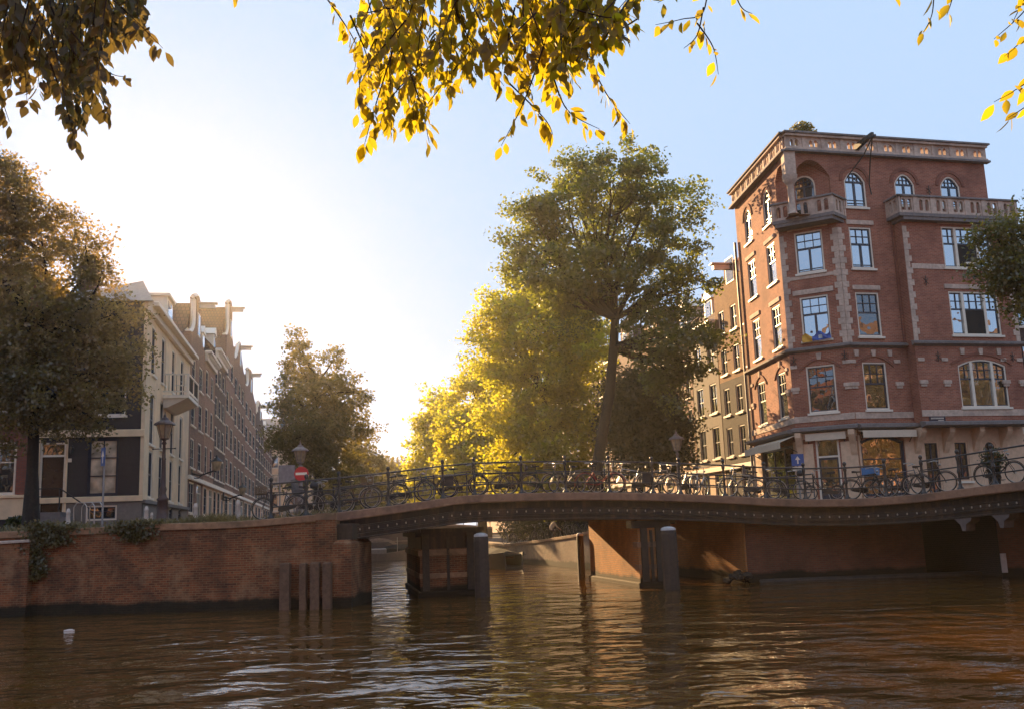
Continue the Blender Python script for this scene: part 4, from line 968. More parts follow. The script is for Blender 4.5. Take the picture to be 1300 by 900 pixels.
# ------------------------------------------------------------------ canal houses
def canal_house(label, a, b_, ztop, base, mat, cols, floors, gable='cornice', group=None, depth=9, wfrac=0.55, gm=None, trim=None, gh=2.2, name='canal_house', low=None, lowmat=None, beam=False, roofmat=None, winfm=None, bars=True, rows_=None, door=True, dark_to=0):
    """facade from a to b_ (left to right as seen from the front)"""
    d = Vector((b_.x - a.x, b_.y - a.y, 0)); L_ = d.length
    r_ = thing(name, label, 'house', (a.x, a.y, base), math.atan2(d.y, d.x), group)
    H_ = ztop - base; trim = trim or M_WHITE; gm = gm or M_PANE
    gf = 3.2
    fh = (H_ - gf - 0.5) / floors; ops = []; wins = []
    st = L_ / cols; ww = st * wfrac
    for k in range(floors):
        z0_ = gf + fh * k + fh * 0.16; hh = fh * 0.70 * (1 - 0.05 * k)
        for c_ in range(cols):
            x = st * (c_ + 0.5); ops.append((x - ww / 2, x + ww / 2, z0_, z0_ + hh, 0)); wins.append((x, z0_, ww, hh))
    gops = []
    for c_ in range(cols):
        x = st * (c_ + 0.5); isdoor = door and c_ == cols - 1
        gops.append((x - ww * 0.6, x + ww * 0.6, 0.15 if isdoor else 0.9, 2.75, 0))
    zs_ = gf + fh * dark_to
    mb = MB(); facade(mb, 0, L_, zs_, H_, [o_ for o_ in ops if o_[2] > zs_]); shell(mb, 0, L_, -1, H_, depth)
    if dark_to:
        ml_ = MB(); facade(ml_, 0, L_, gf, zs_, [o_ for o_ in ops if o_[2] < zs_]); ml_.build('shaded_black_brick', M_DARKB, r_)  # black brick lower floors, which also carry painted shade
    if lowmat is None: facade(mb, 0, L_, -1, gf, gops)
    mb.build('wall', mat, r_)
    if lowmat is not None:
        mb = MB(); facade(mb, 0, L_, -1, gf, gops); mb.build('ground_floor_front', lowmat, r_)
    for i, (x, z0_, w_, hh) in enumerate(wins): window(r_, x, z0_, w_, hh, 'sash' if w_ < 1.3 else 'grid', 0, winfm or M_WHITE, winfm or M_WHITE if False else M_SASH, gm if (i * 7) % 5 else M_CURT, None, True, bars=bars)
    for i, (xa, xb, za, zb, _) in enumerate(gops):
        if za < 0.5:
            q = bpy.data.objects.new('door', None); sc.collection.objects.link(q); q.parent = r_; q.location = ((xa + xb) / 2, 0, za); w2 = (xb - xa) / 2; h2 = zb - za
            mb = MB(); mb.box(-w2, -w2 + 0.07, 0.03, 0.15, 0, h2); mb.box(w2 - 0.07, w2, 0.03, 0.15, 0, h2); mb.box(-w2 + 0.07, w2 - 0.07, 0.03, 0.15, h2 - 0.07, h2); mb.box(-w2 + 0.07, w2 - 0.07, 0.03, 0.15, h2 * 0.78, h2 * 0.78 + 0.06); mb.build('door_frame', M_WHITE, q)
            mb = MB(); mb.box(-w2 + 0.07, w2 - 0.07, 0.09, 0.13, 0, h2 * 0.78)
            for zz in (0.15, 1.1): mb.bev(-w2 + 0.17, w2 - 0.17, 0.075, 0.092, zz, zz + 0.75, 0.01)
            mb.build('door_leaf', plain('dark_green_door', (0.02, 0.03, 0.025), 0.4), q)
            mb = MB(); mb.add([(-w2 + 0.07, 0.11, h2 * 0.78 + 0.06), (w2 - 0.07, 0.11, h2 * 0.78 + 0.06), (w2 - 0.07, 0.11, h2 - 0.07), (-w2 + 0.07, 0.11, h2 - 0.07)], [(0, 1, 2, 3)]); mb.build('pane', M_PANE, q)
        else: window(r_, (xa + xb) / 2, za, xb - xa, zb - za, 'grid', 0, M_WHITE, M_SASH, gm, None, True, bars=bars)
    mb = MB(); mb.bev(0, L_, -0.16, 0.0, gf - 0.35, gf - 0.1, 0.04); mb.build('shop_cornice', trim, r_)
    if gable == 'cornice':
        mb = MB(); mb.bev(-0.05, L_ + 0.05, -0.45, 0.02, H_ - 0.16, H_ + 0.06, 0.05); mb.bev(0, L_, -0.18, 0.0, H_ - 0.62, H_ - 0.163, 0.03)
        for k in range(int(L_ / 0.7)): mb.box(0.3 + k * 0.7, 0.42 + k * 0.7, -0.38, -0.18, H_ - 0.4, H_ - 0.164)
        mb.build('cornice', trim, r_)
        rf = MB(); rf.add([(0, 0.02, H_ + 0.02), (L_, 0.02, H_ + 0.02), (L_, depth, H_ + 0.02), (0, depth, H_ + 0.02), (0.1, 2.2, H_ + gh), (L_ - 0.1, 2.2, H_ + gh), (L_ - 0.1, depth - 1, H_ + gh), (0.1, depth - 1, H_ + gh)], [(0, 1, 5, 4), (1, 2, 6, 5), (3, 0, 4, 7), (4, 5, 6, 7), (2, 3, 7, 6)])
        rfo = rf.build('roof', roofmat or M_ROOF, r_)
        # dormer
        dm = bpy.data.objects.new('dormer', None); sc.collection.objects.link(dm); dm.parent = r_; dm.location = (L_ / 2, 0, H_)
        mb = MB(); mb.box(-0.65, 0.65, 0.5, 2.2, 0.3, 1.75); mb.prism([(-0.85, 1.75), (0.85, 1.75), (0, 2.35)], 0.4, 2.2); mb.build('dormer_body', trim, dm)
        mb = MB(); mb.box(-0.42, 0.42, 0.47, 0.5, 0.5, 1.6); mb.build('pane', M_PANE, dm)
    else:
        c_ = L_ / 2
        if gable == 'step': P = [(0, 0), (L_, 0), (L_, 0.5), (L_ * 0.86, 0.5), (L_ * 0.86, gh * 0.35), (L_ * 0.72, gh * 0.35), (L_ * 0.72, gh * 0.7), (L_ * 0.6, gh * 0.7), (L_ * 0.6, gh), (L_ * 0.4, gh), (L_ * 0.4, gh * 0.7), (L_ * 0.28, gh * 0.7), (L_ * 0.28, gh * 0.35), (L_ * 0.14, gh * 0.35), (L_ * 0.14, 0.5), (0, 0.5)]
        elif gable == 'neck': P = [(0, 0), (L_, 0), (L_, 0.3)] + [(L_ * 0.66 + L_ * 0.34 * (1 - math.sin(a)), 0.3 + gh * 0.4 * (1 - math.cos(a))) for a in np.linspace(0, math.pi / 2, 6)][0:] + [(L_ * 0.66, gh * 0.86), (L_ * 0.70, gh * 0.88), (c_, gh), (L_ * 0.30, gh * 0.88), (L_ * 0.34, gh * 0.86)] + [(L_ * 0.34 * math.sin(a), 0.3 + gh * 0.4 * (1 - math.cos(a))) for a in np.linspace(math.pi / 2, 0, 6)]
        elif gable == 'bell': P = [(0, 0), (L_, 0), (L_, 0.35)] + [(c_ + (L_ / 2) * (1 - t_ ** 0.8) * 0.95, 0.35 + gh * t_ ** 1.5 * 0.9) for t_ in (0.15, 0.3, 0.5, 0.7)] + [(c_ + 0.5, gh * 0.93), (c_, gh), (c_ - 0.5, gh * 0.93)] + [(c_ - (L_ / 2) * (1 - t_ ** 0.8) * 0.95, 0.35 + gh * t_ ** 1.5 * 0.9) for t_ in (0.7, 0.5, 0.3, 0.15)] + [(0, 0.35)]
        else: P = [(0, 0), (L_, 0), (L_ * 0.62, gh * 0.85), (L_ * 0.62, gh), (L_ * 0.38, gh), (L_ * 0.38, gh * 0.85)]
        P = [(x, z + H_) for x, z in P]
        g_ = bpy.data.objects.new('gable', None); sc.collection.objects.link(g_); g_.parent = r_
        mb = MB(); mb.prism(P, 0.0, 0.4); mb.build('gable_wall', mat, g_)
        mb = MB()
        for (xa, za), (xb, zb) in zip(P[1:], P[2:]):
            if abs(xa - xb) + abs(za - zb) > 0.05: mb.tube([(xa, 0.2, za + 0.05), (xb, 0.2, zb + 0.05)], 0.16, 4, smooth=False)
        mb.build('coping', trim, g_)
        w2 = min(1.0, L_ * 0.2); mb = MB(); mb.box(c_ - w2 / 2 - 0.08, c_ + w2 / 2 + 0.08, -0.03, 0.0, H_ + gh * 0.22 - 0.08, H_ + gh * 0.22 + 1.38); mb.build('hatch_frame', M_WHITE, g_)
        mb = MB(); mb.box(c_ - w2 / 2, c_ + w2 / 2, -0.045, -0.028, H_ + gh * 0.22, H_ + gh * 0.22 + 1.3); mb.build('hatch', M_PANED, g_)
        rf = MB(); rf.prism([(0.1, H_ + 0.01), (L_ - 0.1, H_ + 0.01), (c_, H_ + gh * 0.86)], 0.41, depth); rf.build('roof', roofmat or M_ROOF, r_)
    if beam:
        mb = MB(); zb = H_ + (gh * 0.8 if gable != 'cornice' else 0.6); mb.bev(L_ / 2 - 0.14, L_ / 2 + 0.14, -1.0, 0.1, zb - 0.15, zb + 0.15, 0.04); mb.bev(L_ / 2 - 0.25, L_ / 2 + 0.25, -1.15, 0.1, zb + 0.152, zb + 0.23, 0.03); mb.build('hoist_beam', M_WHITE, r_)
    # chimney on the roof
    mb = MB(); x = L_ * 0.8; zc = H_ + gh * (0.5 if gable != 'cornice' else 0.95); mb.bev(x - 0.35, x + 0.35, 3.2, 4.6, zc - 1.2, zc + 1.0, 0.03)
    for k in range(3): mb.lathe([(0.1, zc + 1.0), (0.12, zc + 1.35), (0.09, zc + 1.4)], 7, (x, 3.45 + k * 0.42, 0))
    mb.build('chimney', mat, r_)
    return r_
# --- left row along the canal
def LP(D): return Vector((-8.07 - 0.196 * D, D, 0))
GL = 'gabled houses of the left canal row'
row = [(57, 64, 14.2, 'brown', 2, 3, 'neck', 3.3, 'brown brick canal house with tall chimney-like neck gable, right after the white corner house'),
       (64.1, 70, 14.6, 'rosy', 2, 3, 'cornice', 2.6, 'rosy canal house with white dormer and bracketed cornice, second after the white house'),
       (70.1, 77.6, 15.9, 'dark', 3, 4, 'cornice', 2.4, 'dark brown canal house with three narrow window columns and a sloping white cornice'),
       (77.7, 85, 18.2, 'rosy', 2, 4, 'neck', 4.0, 'tallest canal house of the left row, with pale neck gable and white hoist beam'),
       (85.1, 96.5, 17.6, 'brown', 3, 4, 'bell', 2.8, 'brown canal house with bell gable and long rows of white-framed windows'),
       (96.6, 112, 17.0, 'rosy', 3, 4, 'neck', 3.0, 'pinkish canal house with a hoist beam, further along the left row'),
       (112.1, 127, 15.8, 'dark', 3, 4, 'step', 2.6, 'dark stepped-gable canal house near the far end of the left row'),
       (127.1, 147, 15.8, 'brown', 4, 4, 'cornice', 2.6, 'distant brown canal house with flat cornice, last of the left row')]
MM = dict(brown=M_BROWN, rosy=M_BROWN2, dark=brick('umber_brick', (0.13, 0.075, 0.055), (0.085, 0.05, 0.04), (0.12, 0.09, 0.08), stain_amt=0.2), orange=M_ORANGE, black=M_DARKB)
for D0, D1, zt_, mt, cols, fl, gb, gh, lb in row:
    canal_house(lb, LP(D0), LP(D1), zt_, 2.85, MM[mt], cols, fl, gb, GL, gh=gh, beam=gb in ('neck', 'bell', 'step'), lowmat=M_CREAM2 if mt != 'brown' else None, wfrac=0.52 if D0 < 70 else 0.62)
e = LP(150)
canal_house('tall pale house closing the view at the far end of the left row', Vector((e.x - 6, 151, 0)), Vector((e.x + 8, 154, 0)), 18.5, 2.85, M_CREAM, 4, 4, 'cornice', None, gh=2, roofmat=M_LROOF)
# --- right row
def RP(D): return Vector((22.3 - 0.176 * D, D, 0)) 
GR = 'canal houses of the right row behind the trees'
rowr = [(51.7, 57, 15.4, 'orange', 3, 4, 'neck', 1.4, 'narrow brick house with sunlit orange upper floors, just left of the red corner building'),
        (57.1, 61.4, 14.0, 'dark', 2, 3, 'cornice', 3.2, 'dark house with two columns of wide white-framed windows and a chimney stack'),
        (61.5, 66, 14.5, 'rosy', 3, 4, 'cornice', 2.0, 'rosy brick house half hidden by the dark young tree'),
        (66.1, 72, 15.5, 'orange', 3, 4, 'bell', 2.5, 'sunlit orange house glimpsed between the elm trunk and the dark tree'),
        (72.1, 79, 15.0, 'brown', 3, 4, 'neck', 3.0, 'brown gabled house glimpsed right of the elm trunk'),
        (79.1, 88, 15.5, 'rosy', 3, 4, 'cornice', 2.0, 'rosy house mostly hidden behind the bright yellow trees'),
        (88.1, 98, 15.5, 'orange', 3, 4, 'step', 2.5, 'orange stepped-gable house of the right row, hidden behind foliage'),
        (98.1, 114, 14.5, 'dark', 3, 4, 'cornice', 2.0, 'dark distant house of the right row glimpsed under the bridge deck'),
        (114.1, 132, 14.5, 'rosy', 4, 4, 'cornice', 2.0, 'rosy distant house of the right row glimpsed under the bridge deck'),
        (132.1, 155, 14.0, 'brown', 4, 4, 'cornice', 2.0, 'farthest house of the right row, glimpsed through foliage and railing')]
for D0, D1, zt_, mt, cols, fl, gb, gh, lb in rowr:
    canal_house(lb, RP(D1), RP(D0), zt_, 2.2, plain('tree_shaded_brown', (0.09, 0.055, 0.042), 0.8, 0.3, 3.0) if mt == 'dark' else MM[mt] if D0 > 52 else M_ORANGE, cols, fl, gb, GR, gh=gh, lowmat=M_CREAM2 if D0 > 57 else M_DARKB, dark_to=2 if D0 < 52 else 0, beam=D0 < 52, wfrac=0.5 if D0 > 57 else 0.48)  # dark houses: the shade of the trees is put into the brown
# the neighbour to the right of the corner building
nb0 = FR @ Vector((LR + 0.1, 0.3, 0)); nb0 = Vector((P3.x + nb0.x, P3.y + nb0.y, 0)); nb1 = FR @ Vector((LR + 7, 0.3, 0)); nb1 = Vector((P3.x + nb1.x, P3.y + nb1.y, 0))
canal_house('dark grey-brown house with white-framed windows at the right edge of the picture', nb0, nb1, 13.4, 2.9, MM['dark'], 4, 3, 'cornice', None, gh=2, lowmat=M_CREAM2, wfrac=0.6)

# --- black and white corner house at the left
C0 = Vector((-16.5, 43.0, 0)); rzb = R(12)
dF = Vector((math.cos(rzb), math.sin(rzb), 0))
ch = thing('corner_house', 'black-fronted corner house with a cream side wall and pale hipped roof, left of the bridge', 'house', (C0.x, C0.y, 2.85), rzb)
inv = Matrix.Translation((C0.x, C0.y, 2.85)) @ Matrix.Rotation(rzb, 4, 'Z'); inv = inv.inverted()
def lx(px, py=600):  # local x on the front where the photo shows px
    d = (W(px, py, 43) - Vector((0, 0, CAMZ))); n_ = Vector((-dF.y, dF.x, 0)); t_ = n_.dot(Vector((C0.x, C0.y, 0))) / n_.dot(d); p = Vector((0, 0, CAMZ)) + d * t_
    return (inv @ p)
WL = lx(44).x; HT = lx(175, 383).z
Fh = lambda py, px=150: lx(px, py).z
print('corner house', WL, HT, Fh(628), Fh(549))
zb = Fh(545); zb0 = Fh(554); zpl = Fh(629); zpb = Fh(636)
xd0, xd1 = lx(50).x, lx(83).x; xw0, xw1 = lx(111).x, lx(150).x
uw0, uw1 = lx(120, 510).x, lx(160, 510).x
opsF = [(xd0, xd1, Fh(648), Fh(560), 0), (xw0, xw1, zpl + 0.03, zb0 - 0.05, 0), (uw0, uw1, Fh(527), Fh(470), 0), (xw0, xw1, 0.35, zpb - 0.15, 0)]
mb = MB(); facade(mb, WL, 0, zpb, HT, [opsF[1], opsF[2], opsF[0] if opsF[0][2] > zpb else (xd0, xd1, zpb, Fh(560), 0)])
mb.add([(WL, 0.165, -1), (0, 0.165, -1), (0, 0.165, HT), (WL, 0.165, HT)], [(0, 1, 2, 3)]); mb.build('black_front', M_BLACK, ch)
mb = MB(); facade(mb, WL, 0, -1, zpb, [opsF[3], (xd0, xd1, Fh(650), zpb, 0)]); mb.build('basement_front', plain('taupe_plinth', (0.20, 0.165, 0.14), 0.8, 0.15), ch)
mb = MB(); mb.bev(WL, 0.03, -0.12, 0.0, zb0, zb, 0.03); mb.bev(WL, 0.03, -0.08, 0.0, zpb, zpl, 0.02); mb.bev(-0.14, 0.02, -0.03, 0.0, zpl + 0.003, zb0 - 0.003, 0.01); mb.bev(-0.14, 0.02, -0.03, 0.0, zb + 0.003, HT, 0.01); mb.bev(xd1 - 0.0, xd1 + 0.08, -0.05, 0.0, Fh(648), Fh(556), 0.01); mb.bev(xd0 - 0.08, xd0, -0.05, 0.0, Fh(648), Fh(556), 0.01); mb.build('cream_trim', M_CREAM, ch)
window(ch, (xw0 + xw1) / 2, zpl + 0.03, xw1 - xw0, zb0 - 0.08 - zpl, 'grid', 0, M_SASH, M_SASH, glass('lace_curtained_glass', base=(0.62, 0.48, 0.34), refl=0.02), None, False, label='tall window with pale drawn curtains')
window(ch, (uw0 + uw1) / 2, Fh(527), uw1 - uw0, Fh(470) - Fh(527), 'sash', 0, M_WHITE, M_SASH, M_PANED, None, True)
window(ch, (xw0 + xw1) / 2, 0.35, xw1 - xw0, zpb - 0.5, 'shop', 0, M_WHITE, M_SASH, M_PANED, None, False)
window(ch, lx(85, 470).x, Fh(527), 1.3, 2.0, 'sash', 0, M_WHITE, M_SASH, M_PANED, None, True)
q = bpy.data.objects.new('door', None); sc.collection.objects.link(q); q.parent = ch; zd = Fh(648); q.location = ((xd0 + xd1) / 2, 0, zd); w2 = (xd1 - xd0) / 2; h2 = Fh(560) - zd; zt2 = Fh(578) - zd
mb = MB(); mb.box(-w2, -w2 + 0.08, 0.02, 0.15, 0, h2); mb.box(w2 - 0.08, w2, 0.02, 0.15, 0, h2); mb.box(-w2 + 0.08, w2 - 0.08, 0.02, 0.15, h2 - 0.07, h2); mb.box(-w2 + 0.08, w2 - 0.08, 0.02, 0.15, zt2, zt2 + 0.09); mb.build('door_frame', M_WHITE, q)
mb = MB(); mb.box(-w2 + 0.08, w2 - 0.08, 0.10, 0.14, 0, zt2)
for zz in (0.1, 0.85, 1.6): mb.bev(-w2 + 0.2, w2 - 0.2, 0.08, 0.102, zz, min(zz + 0.62, zt2 - 0.05), 0.01)
mb.build('door_leaf', plain('black_gloss', (0.012, 0.012, 0.014), 0.25), q)
mb = MB(); mb.box(-w2 + 0.08, w2 - 0.08, 0.12, 0.13, zt2 + 0.09, h2 - 0.07); mb.build('pane', M_PANED, q)
# stoop with iron handrails
sp = bpy.data.objects.new('stoop', None); sc.collection.objects.link(sp); sp.parent = ch
mb = MB(); mb.box(xd0 - 0.2, xd1 + 0.15, -1.3, -0.05, -0.5, zd)
for k in range(4): mb.box(xd1 + 0.15, xd1 + 0.45 + k * 0.3, -1.3 + 0.002 * k, -0.06, -0.5, zd - 0.2 - k * 0.22)
mb.build('steps', M_STONED, sp)
mb = MB()
for x in (xd0 - 0.15, xd1 + 0.1): mb.tube([(x, -1.25, zd), (x, -1.25, zd + 1.0)], 0.03, 6)
for h in (0.35, 0.65, 0.98): mb.tube([(xd0 - 0.15, -1.25, zd + h), (xd1 + 0.1, -1.25, zd + h)], 0.022, 6)
mb.tube([(xd1 + 0.1, -1.25, zd + 0.98), (xd1 + 1.3, -1.25, zd + 0.1), (xd1 + 1.5, -1.25, zd + 0.1)], 0.03, 6); mb.build('handrail', M_IRON, sp)
# wall lantern and house number by the door
mb = MB(); x = lx(91).x; zl = Fh(574); mb.lathe([(0.02, 0.3), (0.12, 0.22), (0.1, 0.2), (0.07, 0.0), (0.03, -0.05)], 6, (x, -0.2, zl), smooth=False); mb.tube([(x, 0, zl + 0.35), (x, -0.2, zl + 0.36), (x, -0.2, zl + 0.3)], 0.015, 5); mb.build('wall_lantern', M_IRON, ch)
mb = MB(); mb.bev(x - 0.28, x - 0.02, -0.03, 0.0, zl - 0.38, zl - 0.22, 0.01); mb.build('house_plate', M_WHITE, ch)
# cream side wall along the canal street
sd_ = LP(57) - LP(43); Ls = sd_.length; azs = math.atan2(sd_.y, sd_.x) - rzb
FS = Matrix.Rotation(azs, 4, 'Z')
colx = [1.9, 4.7, 8.0, 11.2]
ws = 1.15
r1 = (zpl - 0.05, zpl + 2.1); r2 = (Fh(560), Fh(560) + 2.35); r3 = (Fh(468), Fh(468) + 2.3)
ops1 = [(x - ws / 2, x + ws / 2, *r1, 0) for x in colx]; ops2 = [(x - ws / 2, x + ws / 2, *r2, 0) for x in colx]; ops3 = [(x - ws / 2, x + ws / 2, *r3, 0) for x in colx]
opsb = [(x - 0.5, x + 0.5, 0.35, 1.05, 0) for x in colx[1:]]
mb = MB(FS); facade(mb, 0, Ls, zpb - 0.1, HT, ops1 + ops2 + ops3); mb.add([(0, 0.165, -1), (Ls, 0.165, -1), (Ls, 0.165, HT), (0, 0.165, HT)], [(0, 1, 2, 3)])
mb.build('cream_wall', M_CREAM, ch)
mb = MB(FS); facade(mb, 0, Ls, -1, zpb - 0.1, opsb, -0.03); mb.bev(0, Ls, -0.14, 0.0, zpb - 0.1, zpb + 0.05, 0.02); mb.build('plinth', plain('taupe_plinth', (0.2, 0.165, 0.14)), ch)
mb = MB(FS); mb.bev(0, Ls, -0.5, 0.01, HT - 0.2, HT + 0.02, 0.05); mb.bev(0, Ls, -0.2, 0.0, HT - 0.5, HT - 0.203, 0.03); mb.build('cornice', M_WHITE, ch)
for x in colx:
    for r_, gm_ in ((r1, M_PANE), (r2, M_CURT), (r3, M_PANE)): window(ch, x, r_[0], ws, r_[1] - r_[0], 'sash', 0, M_WHITE, M_SASH, gm_, FS, True)
for x in colx[1:]: window(ch, x, 0.35, 1.0, 0.7, 'shop', 0, M_SASH, M_SASH, M_PANED, FS, False, -0.03)
# box and back of the house, roof
mb = MB(); pS = FS @ Vector((Ls, 0, 0)); mb.add([(WL, 0, -1), (WL, 14, -1), (pS.x, pS.y, -1), (WL, 0, HT), (WL, 14, HT), (pS.x, pS.y, HT), (0, 0, HT)], [(0, 3, 4, 1), (1, 4, 5, 2), (3, 6, 5, 4)]); mb.build('rear_wall', M_BROWN, ch)
zp = Fh(336, 165); rx = lx(168, 336).x
mb = MB(); a_, b2 = (WL - 0.1, -0.2, HT), (0.25, -0.2, HT); c2 = (pS.x + 0.3, pS.y, HT); d2_ = (WL - 0.1, 14, HT); e1 = (rx, 3.0, zp); e2 = (rx - 1.5, 11, zp)
mb.add([a_, b2, c2, d2_, e1, e2], [(0, 1, 4), (1, 2, 5, 4), (2, 3, 5), (3, 0, 4, 5)]); mb.build('roof', M_LROOF, ch)
mb = MB(); mb.box(WL + 1.0, WL + 1.7, 2, 3.2, HT + 0.3, zp + 0.9); mb.box(WL + 0.95, WL + 1.75, 1.95, 3.25, zp + 0.902, zp + 1.0); mb.build('chimney', M_BROWN, ch)
dm = bpy.data.objects.new('dormer', None); sc.collection.objects.link(dm); dm.parent = ch; dm.matrix_basis = FS @ Matrix.Translation((9.5, 0, HT))
mb = MB(); mb.box(-1.0, 1.0, 0.5, 3.2, 0.1, 2.3); mb.box(-1.15, 1.15, 0.35, 3.2, 2.302, 2.45); mb.build('dormer_body', M_WHITE, dm); mb = MB(); mb.box(-0.7, 0.7, 0.46, 0.5, 0.6, 2.1); mb.build('pane', M_PANE, dm)
# timber balcony on the cream wall
bl = bpy.data.objects.new('balcony', None); sc.collection.objects.link(bl); bl.parent = ch; zbk = Fh(497, 185) + 0.35; bl.matrix_basis = FS @ Matrix.Translation((6.6, 0, zbk))
mb = MB(); mb.box(-1.9, 1.9, -1.25, 0, 0, 0.16); mb.add([(-1.8, -1.15, -0.002), (1.8, -1.15, -0.002), (1.8, -0.0, -0.002), (-1.8, 0, -0.002), (-1.7, -0.2, -0.45), (1.7, -0.2, -0.45), (1.7, 0, -0.45), (-1.7, 0, -0.45)], [(0, 4, 5, 1), (1, 5, 6, 2), (3, 7, 4, 0), (4, 7, 6, 5)]); mb.build('slab', M_WHITE, bl)
mb = MB()
for x in (-1.85, 0, 1.85): mb.box(x - 0.05, x + 0.05, -1.24, -1.14, 0.16, 1.15)
mb.box(-1.9, 1.9, -1.25, -1.13, 1.15, 1.22); mb.box(-1.9, 1.9, -1.22, -1.16, 0.3, 0.36)
for s_ in (-1, 1): mb.box(s_ * 1.87 - 0.04, s_ * 1.87 + 0.04, -1.13, 0, 1.15, 1.22); mb.box(s_ * 1.87 - 0.03, s_ * 1.87 + 0.03, -1.13, 0, 0.3, 0.36)
for k in range(6): mb.box(-1.6 + k * 0.58, -1.2 + k * 0.58, -1.21, -1.17, 0.36, 0.42)
mb.build('balustrade', M_WHITE, bl)
mb = MB()
for k in range(22): mb.tube([(-1.8 + k * 0.171, -1.19, 0.36), (-1.8 + k * 0.171, -1.19, 1.15)], 0.012, 4)
for s_ in (-1, 1):
    for k in range(6): mb.tube([(s_ * 1.87, -1.0 + k * 0.18, 0.36), (s_ * 1.87, -1.0 + k * 0.18, 1.15)], 0.012, 4)
mb.build('iron_bars', M_IRON, bl)

# --- red-brown house at the far left
dH = thing('town_house', 'red-brown house with cream base and white-framed windows at the far left edge', 'house', (C0.x, C0.y, 2.85), rzb)
X1 = WL - 0.02; X0_ = WL - 8
zc0, zc1 = Fh(650), Fh(628)
ow = [(lx(-5).x, lx(20).x, Fh(624), Fh(558), 0), (lx(-45).x, lx(-20).x, Fh(624), Fh(558), 0), (lx(-5).x, lx(20).x, Fh(520), Fh(450), 0), (lx(-45).x, lx(-20).x, Fh(520), Fh(450), 0)]
mb = MB(); facade(mb, X0_, X1, zc1, HT + 1.5, ow); shell(mb, X0_, X1, -1, HT + 1.5, 10); mb.build('wall', M_RED2, dH)
mb = MB(); mb.box(X0_, X1, -0.04, 0.0, -1, zc0 - 0.15); mb.build('dark_base', M_BLACK, dH); mb = MB(); mb.bev(X0_, X1, -0.10, 0.0, zc0 - 0.147, zc1, 0.04); mb.bev(X0_, X1, -0.16, 0.0, zc1 + 0.002, zc1 + 0.12, 0.02); mb.build('cream_base', M_CREAM, dH)
for xa, xb, za, zb_, _ in ow: window(dH, (xa + xb) / 2, za, xb - xa, zb_ - za, 'shop', 0, M_WHITE, M_WHITE, M_PANED, None, True)
mb = MB(); mb.bev(X0_, X1, -0.4, 0, HT + 1.502, HT + 1.75, 0.05); mb.build('cornice', M_WHITE, dH)

# --- opposite bank behind the viewer: seen only in the windows and the water
GB = 'houses on the bank behind the viewer'
opp = [(-62 + 9.5 * i, -62 + 9.5 * i + 9.4, [19, 21, 18, 20, 17, 21][i % 6], ['orange', 'rosy', 'orange', 'brown', 'rosy'][i % 5]) for i in range(9)]
side = [(46 + 9.5 * i, 46 + 9.5 * i + 9.4, [17, 19, 16, 20, 18, 19][i % 6], ['orange', 'rosy', 'orange', 'brown', 'orange'][i % 5]) for i in range(7)]
for x0, x1, h, mt in opp + side:
    r_ = thing('canal_house', 'brick canal house on the opposite bank behind the viewer, seen only in reflections', 'house', (x1, -15 if x0 < 40 else 6, 1.5), math.pi, GB)
    mb = MB(); ops = [(1 + i * 2.8, 2.4 + i * 2.8, 1 + k * 3.2, 3.2 + k * 3.2, 0) for i in range(3) for k in range(int(h / 3.4))]
    facade(mb, 0, x1 - x0, -3, h, ops); shell(mb, 0, x1 - x0, -3, h, 8); mb.build('wall', MATS['umber_brick'] if mt == 'brown' else M_BROWN2 if mt == 'rosy' else M_RED2, r_)
    mb = MB()
    for o_ in ops: mb.box(o_[0] + 0.1, o_[1] - 0.1, 0.1, 0.16, o_[2] + 0.1, o_[3] - 0.1)
    mb.build('window', M_PANE, r_)
mb = MB(); mb.slab([(-200, -60), (200, -60), (200, 9), (38, 9), (38, -12), (-200, -12)], -3, 1.5); tag(mb.build('pavement', M_PAVE), kind='structure')
# ------------------------------------------------------------------ leaf and tree makers
def np_mesh(name, verts, faces4, mat):
    me = bpy.data.meshes.new(name); nv = len(verts); nf = len(faces4); k = faces4.shape[1]
    me.vertices.add(nv); me.vertices.foreach_set('co', verts.astype(np.float32).ravel())
    me.loops.add(nf * k); me.loops.foreach_set('vertex_index', faces4.astype(np.int32).ravel())
    me.polygons.add(nf); me.polygons.foreach_set('loop_start', np.arange(0, nf * k, k, dtype=np.int32)); me.polygons.foreach_set('loop_total', np.full(nf, k, dtype=np.int32))
    me.update(calc_edges=True); me.materials.append(mat); return me
def leaf_cloud(centers, size, up=0.35):
    """diamond leaves folded along the midrib, one per centre"""
    n = len(centers)
    nrm = rng.normal(size=(n, 3)); nrm[:, 2] += up * 2; nrm /= np.linalg.norm(nrm, axis=1)[:, None]
    t = rng.normal(size=(n, 3)); t -= nrm * (t * nrm).sum(1)[:, None]; t /= np.linalg.norm(t, axis=1)[:, None]
    s = np.cross(nrm, t); L_ = size * rng.uniform(0.65, 1.3, n)[:, None]; wd = L_ * 0.36
    c = centers
    v = np.stack([c - t * L_ * .5, c + s * wd - nrm * L_ * .08, c + t * L_ * .5, c - s * wd - nrm * L_ * .08], 1).reshape(-1, 3)
    f = np.arange(n * 4).reshape(-1, 4); return v, f
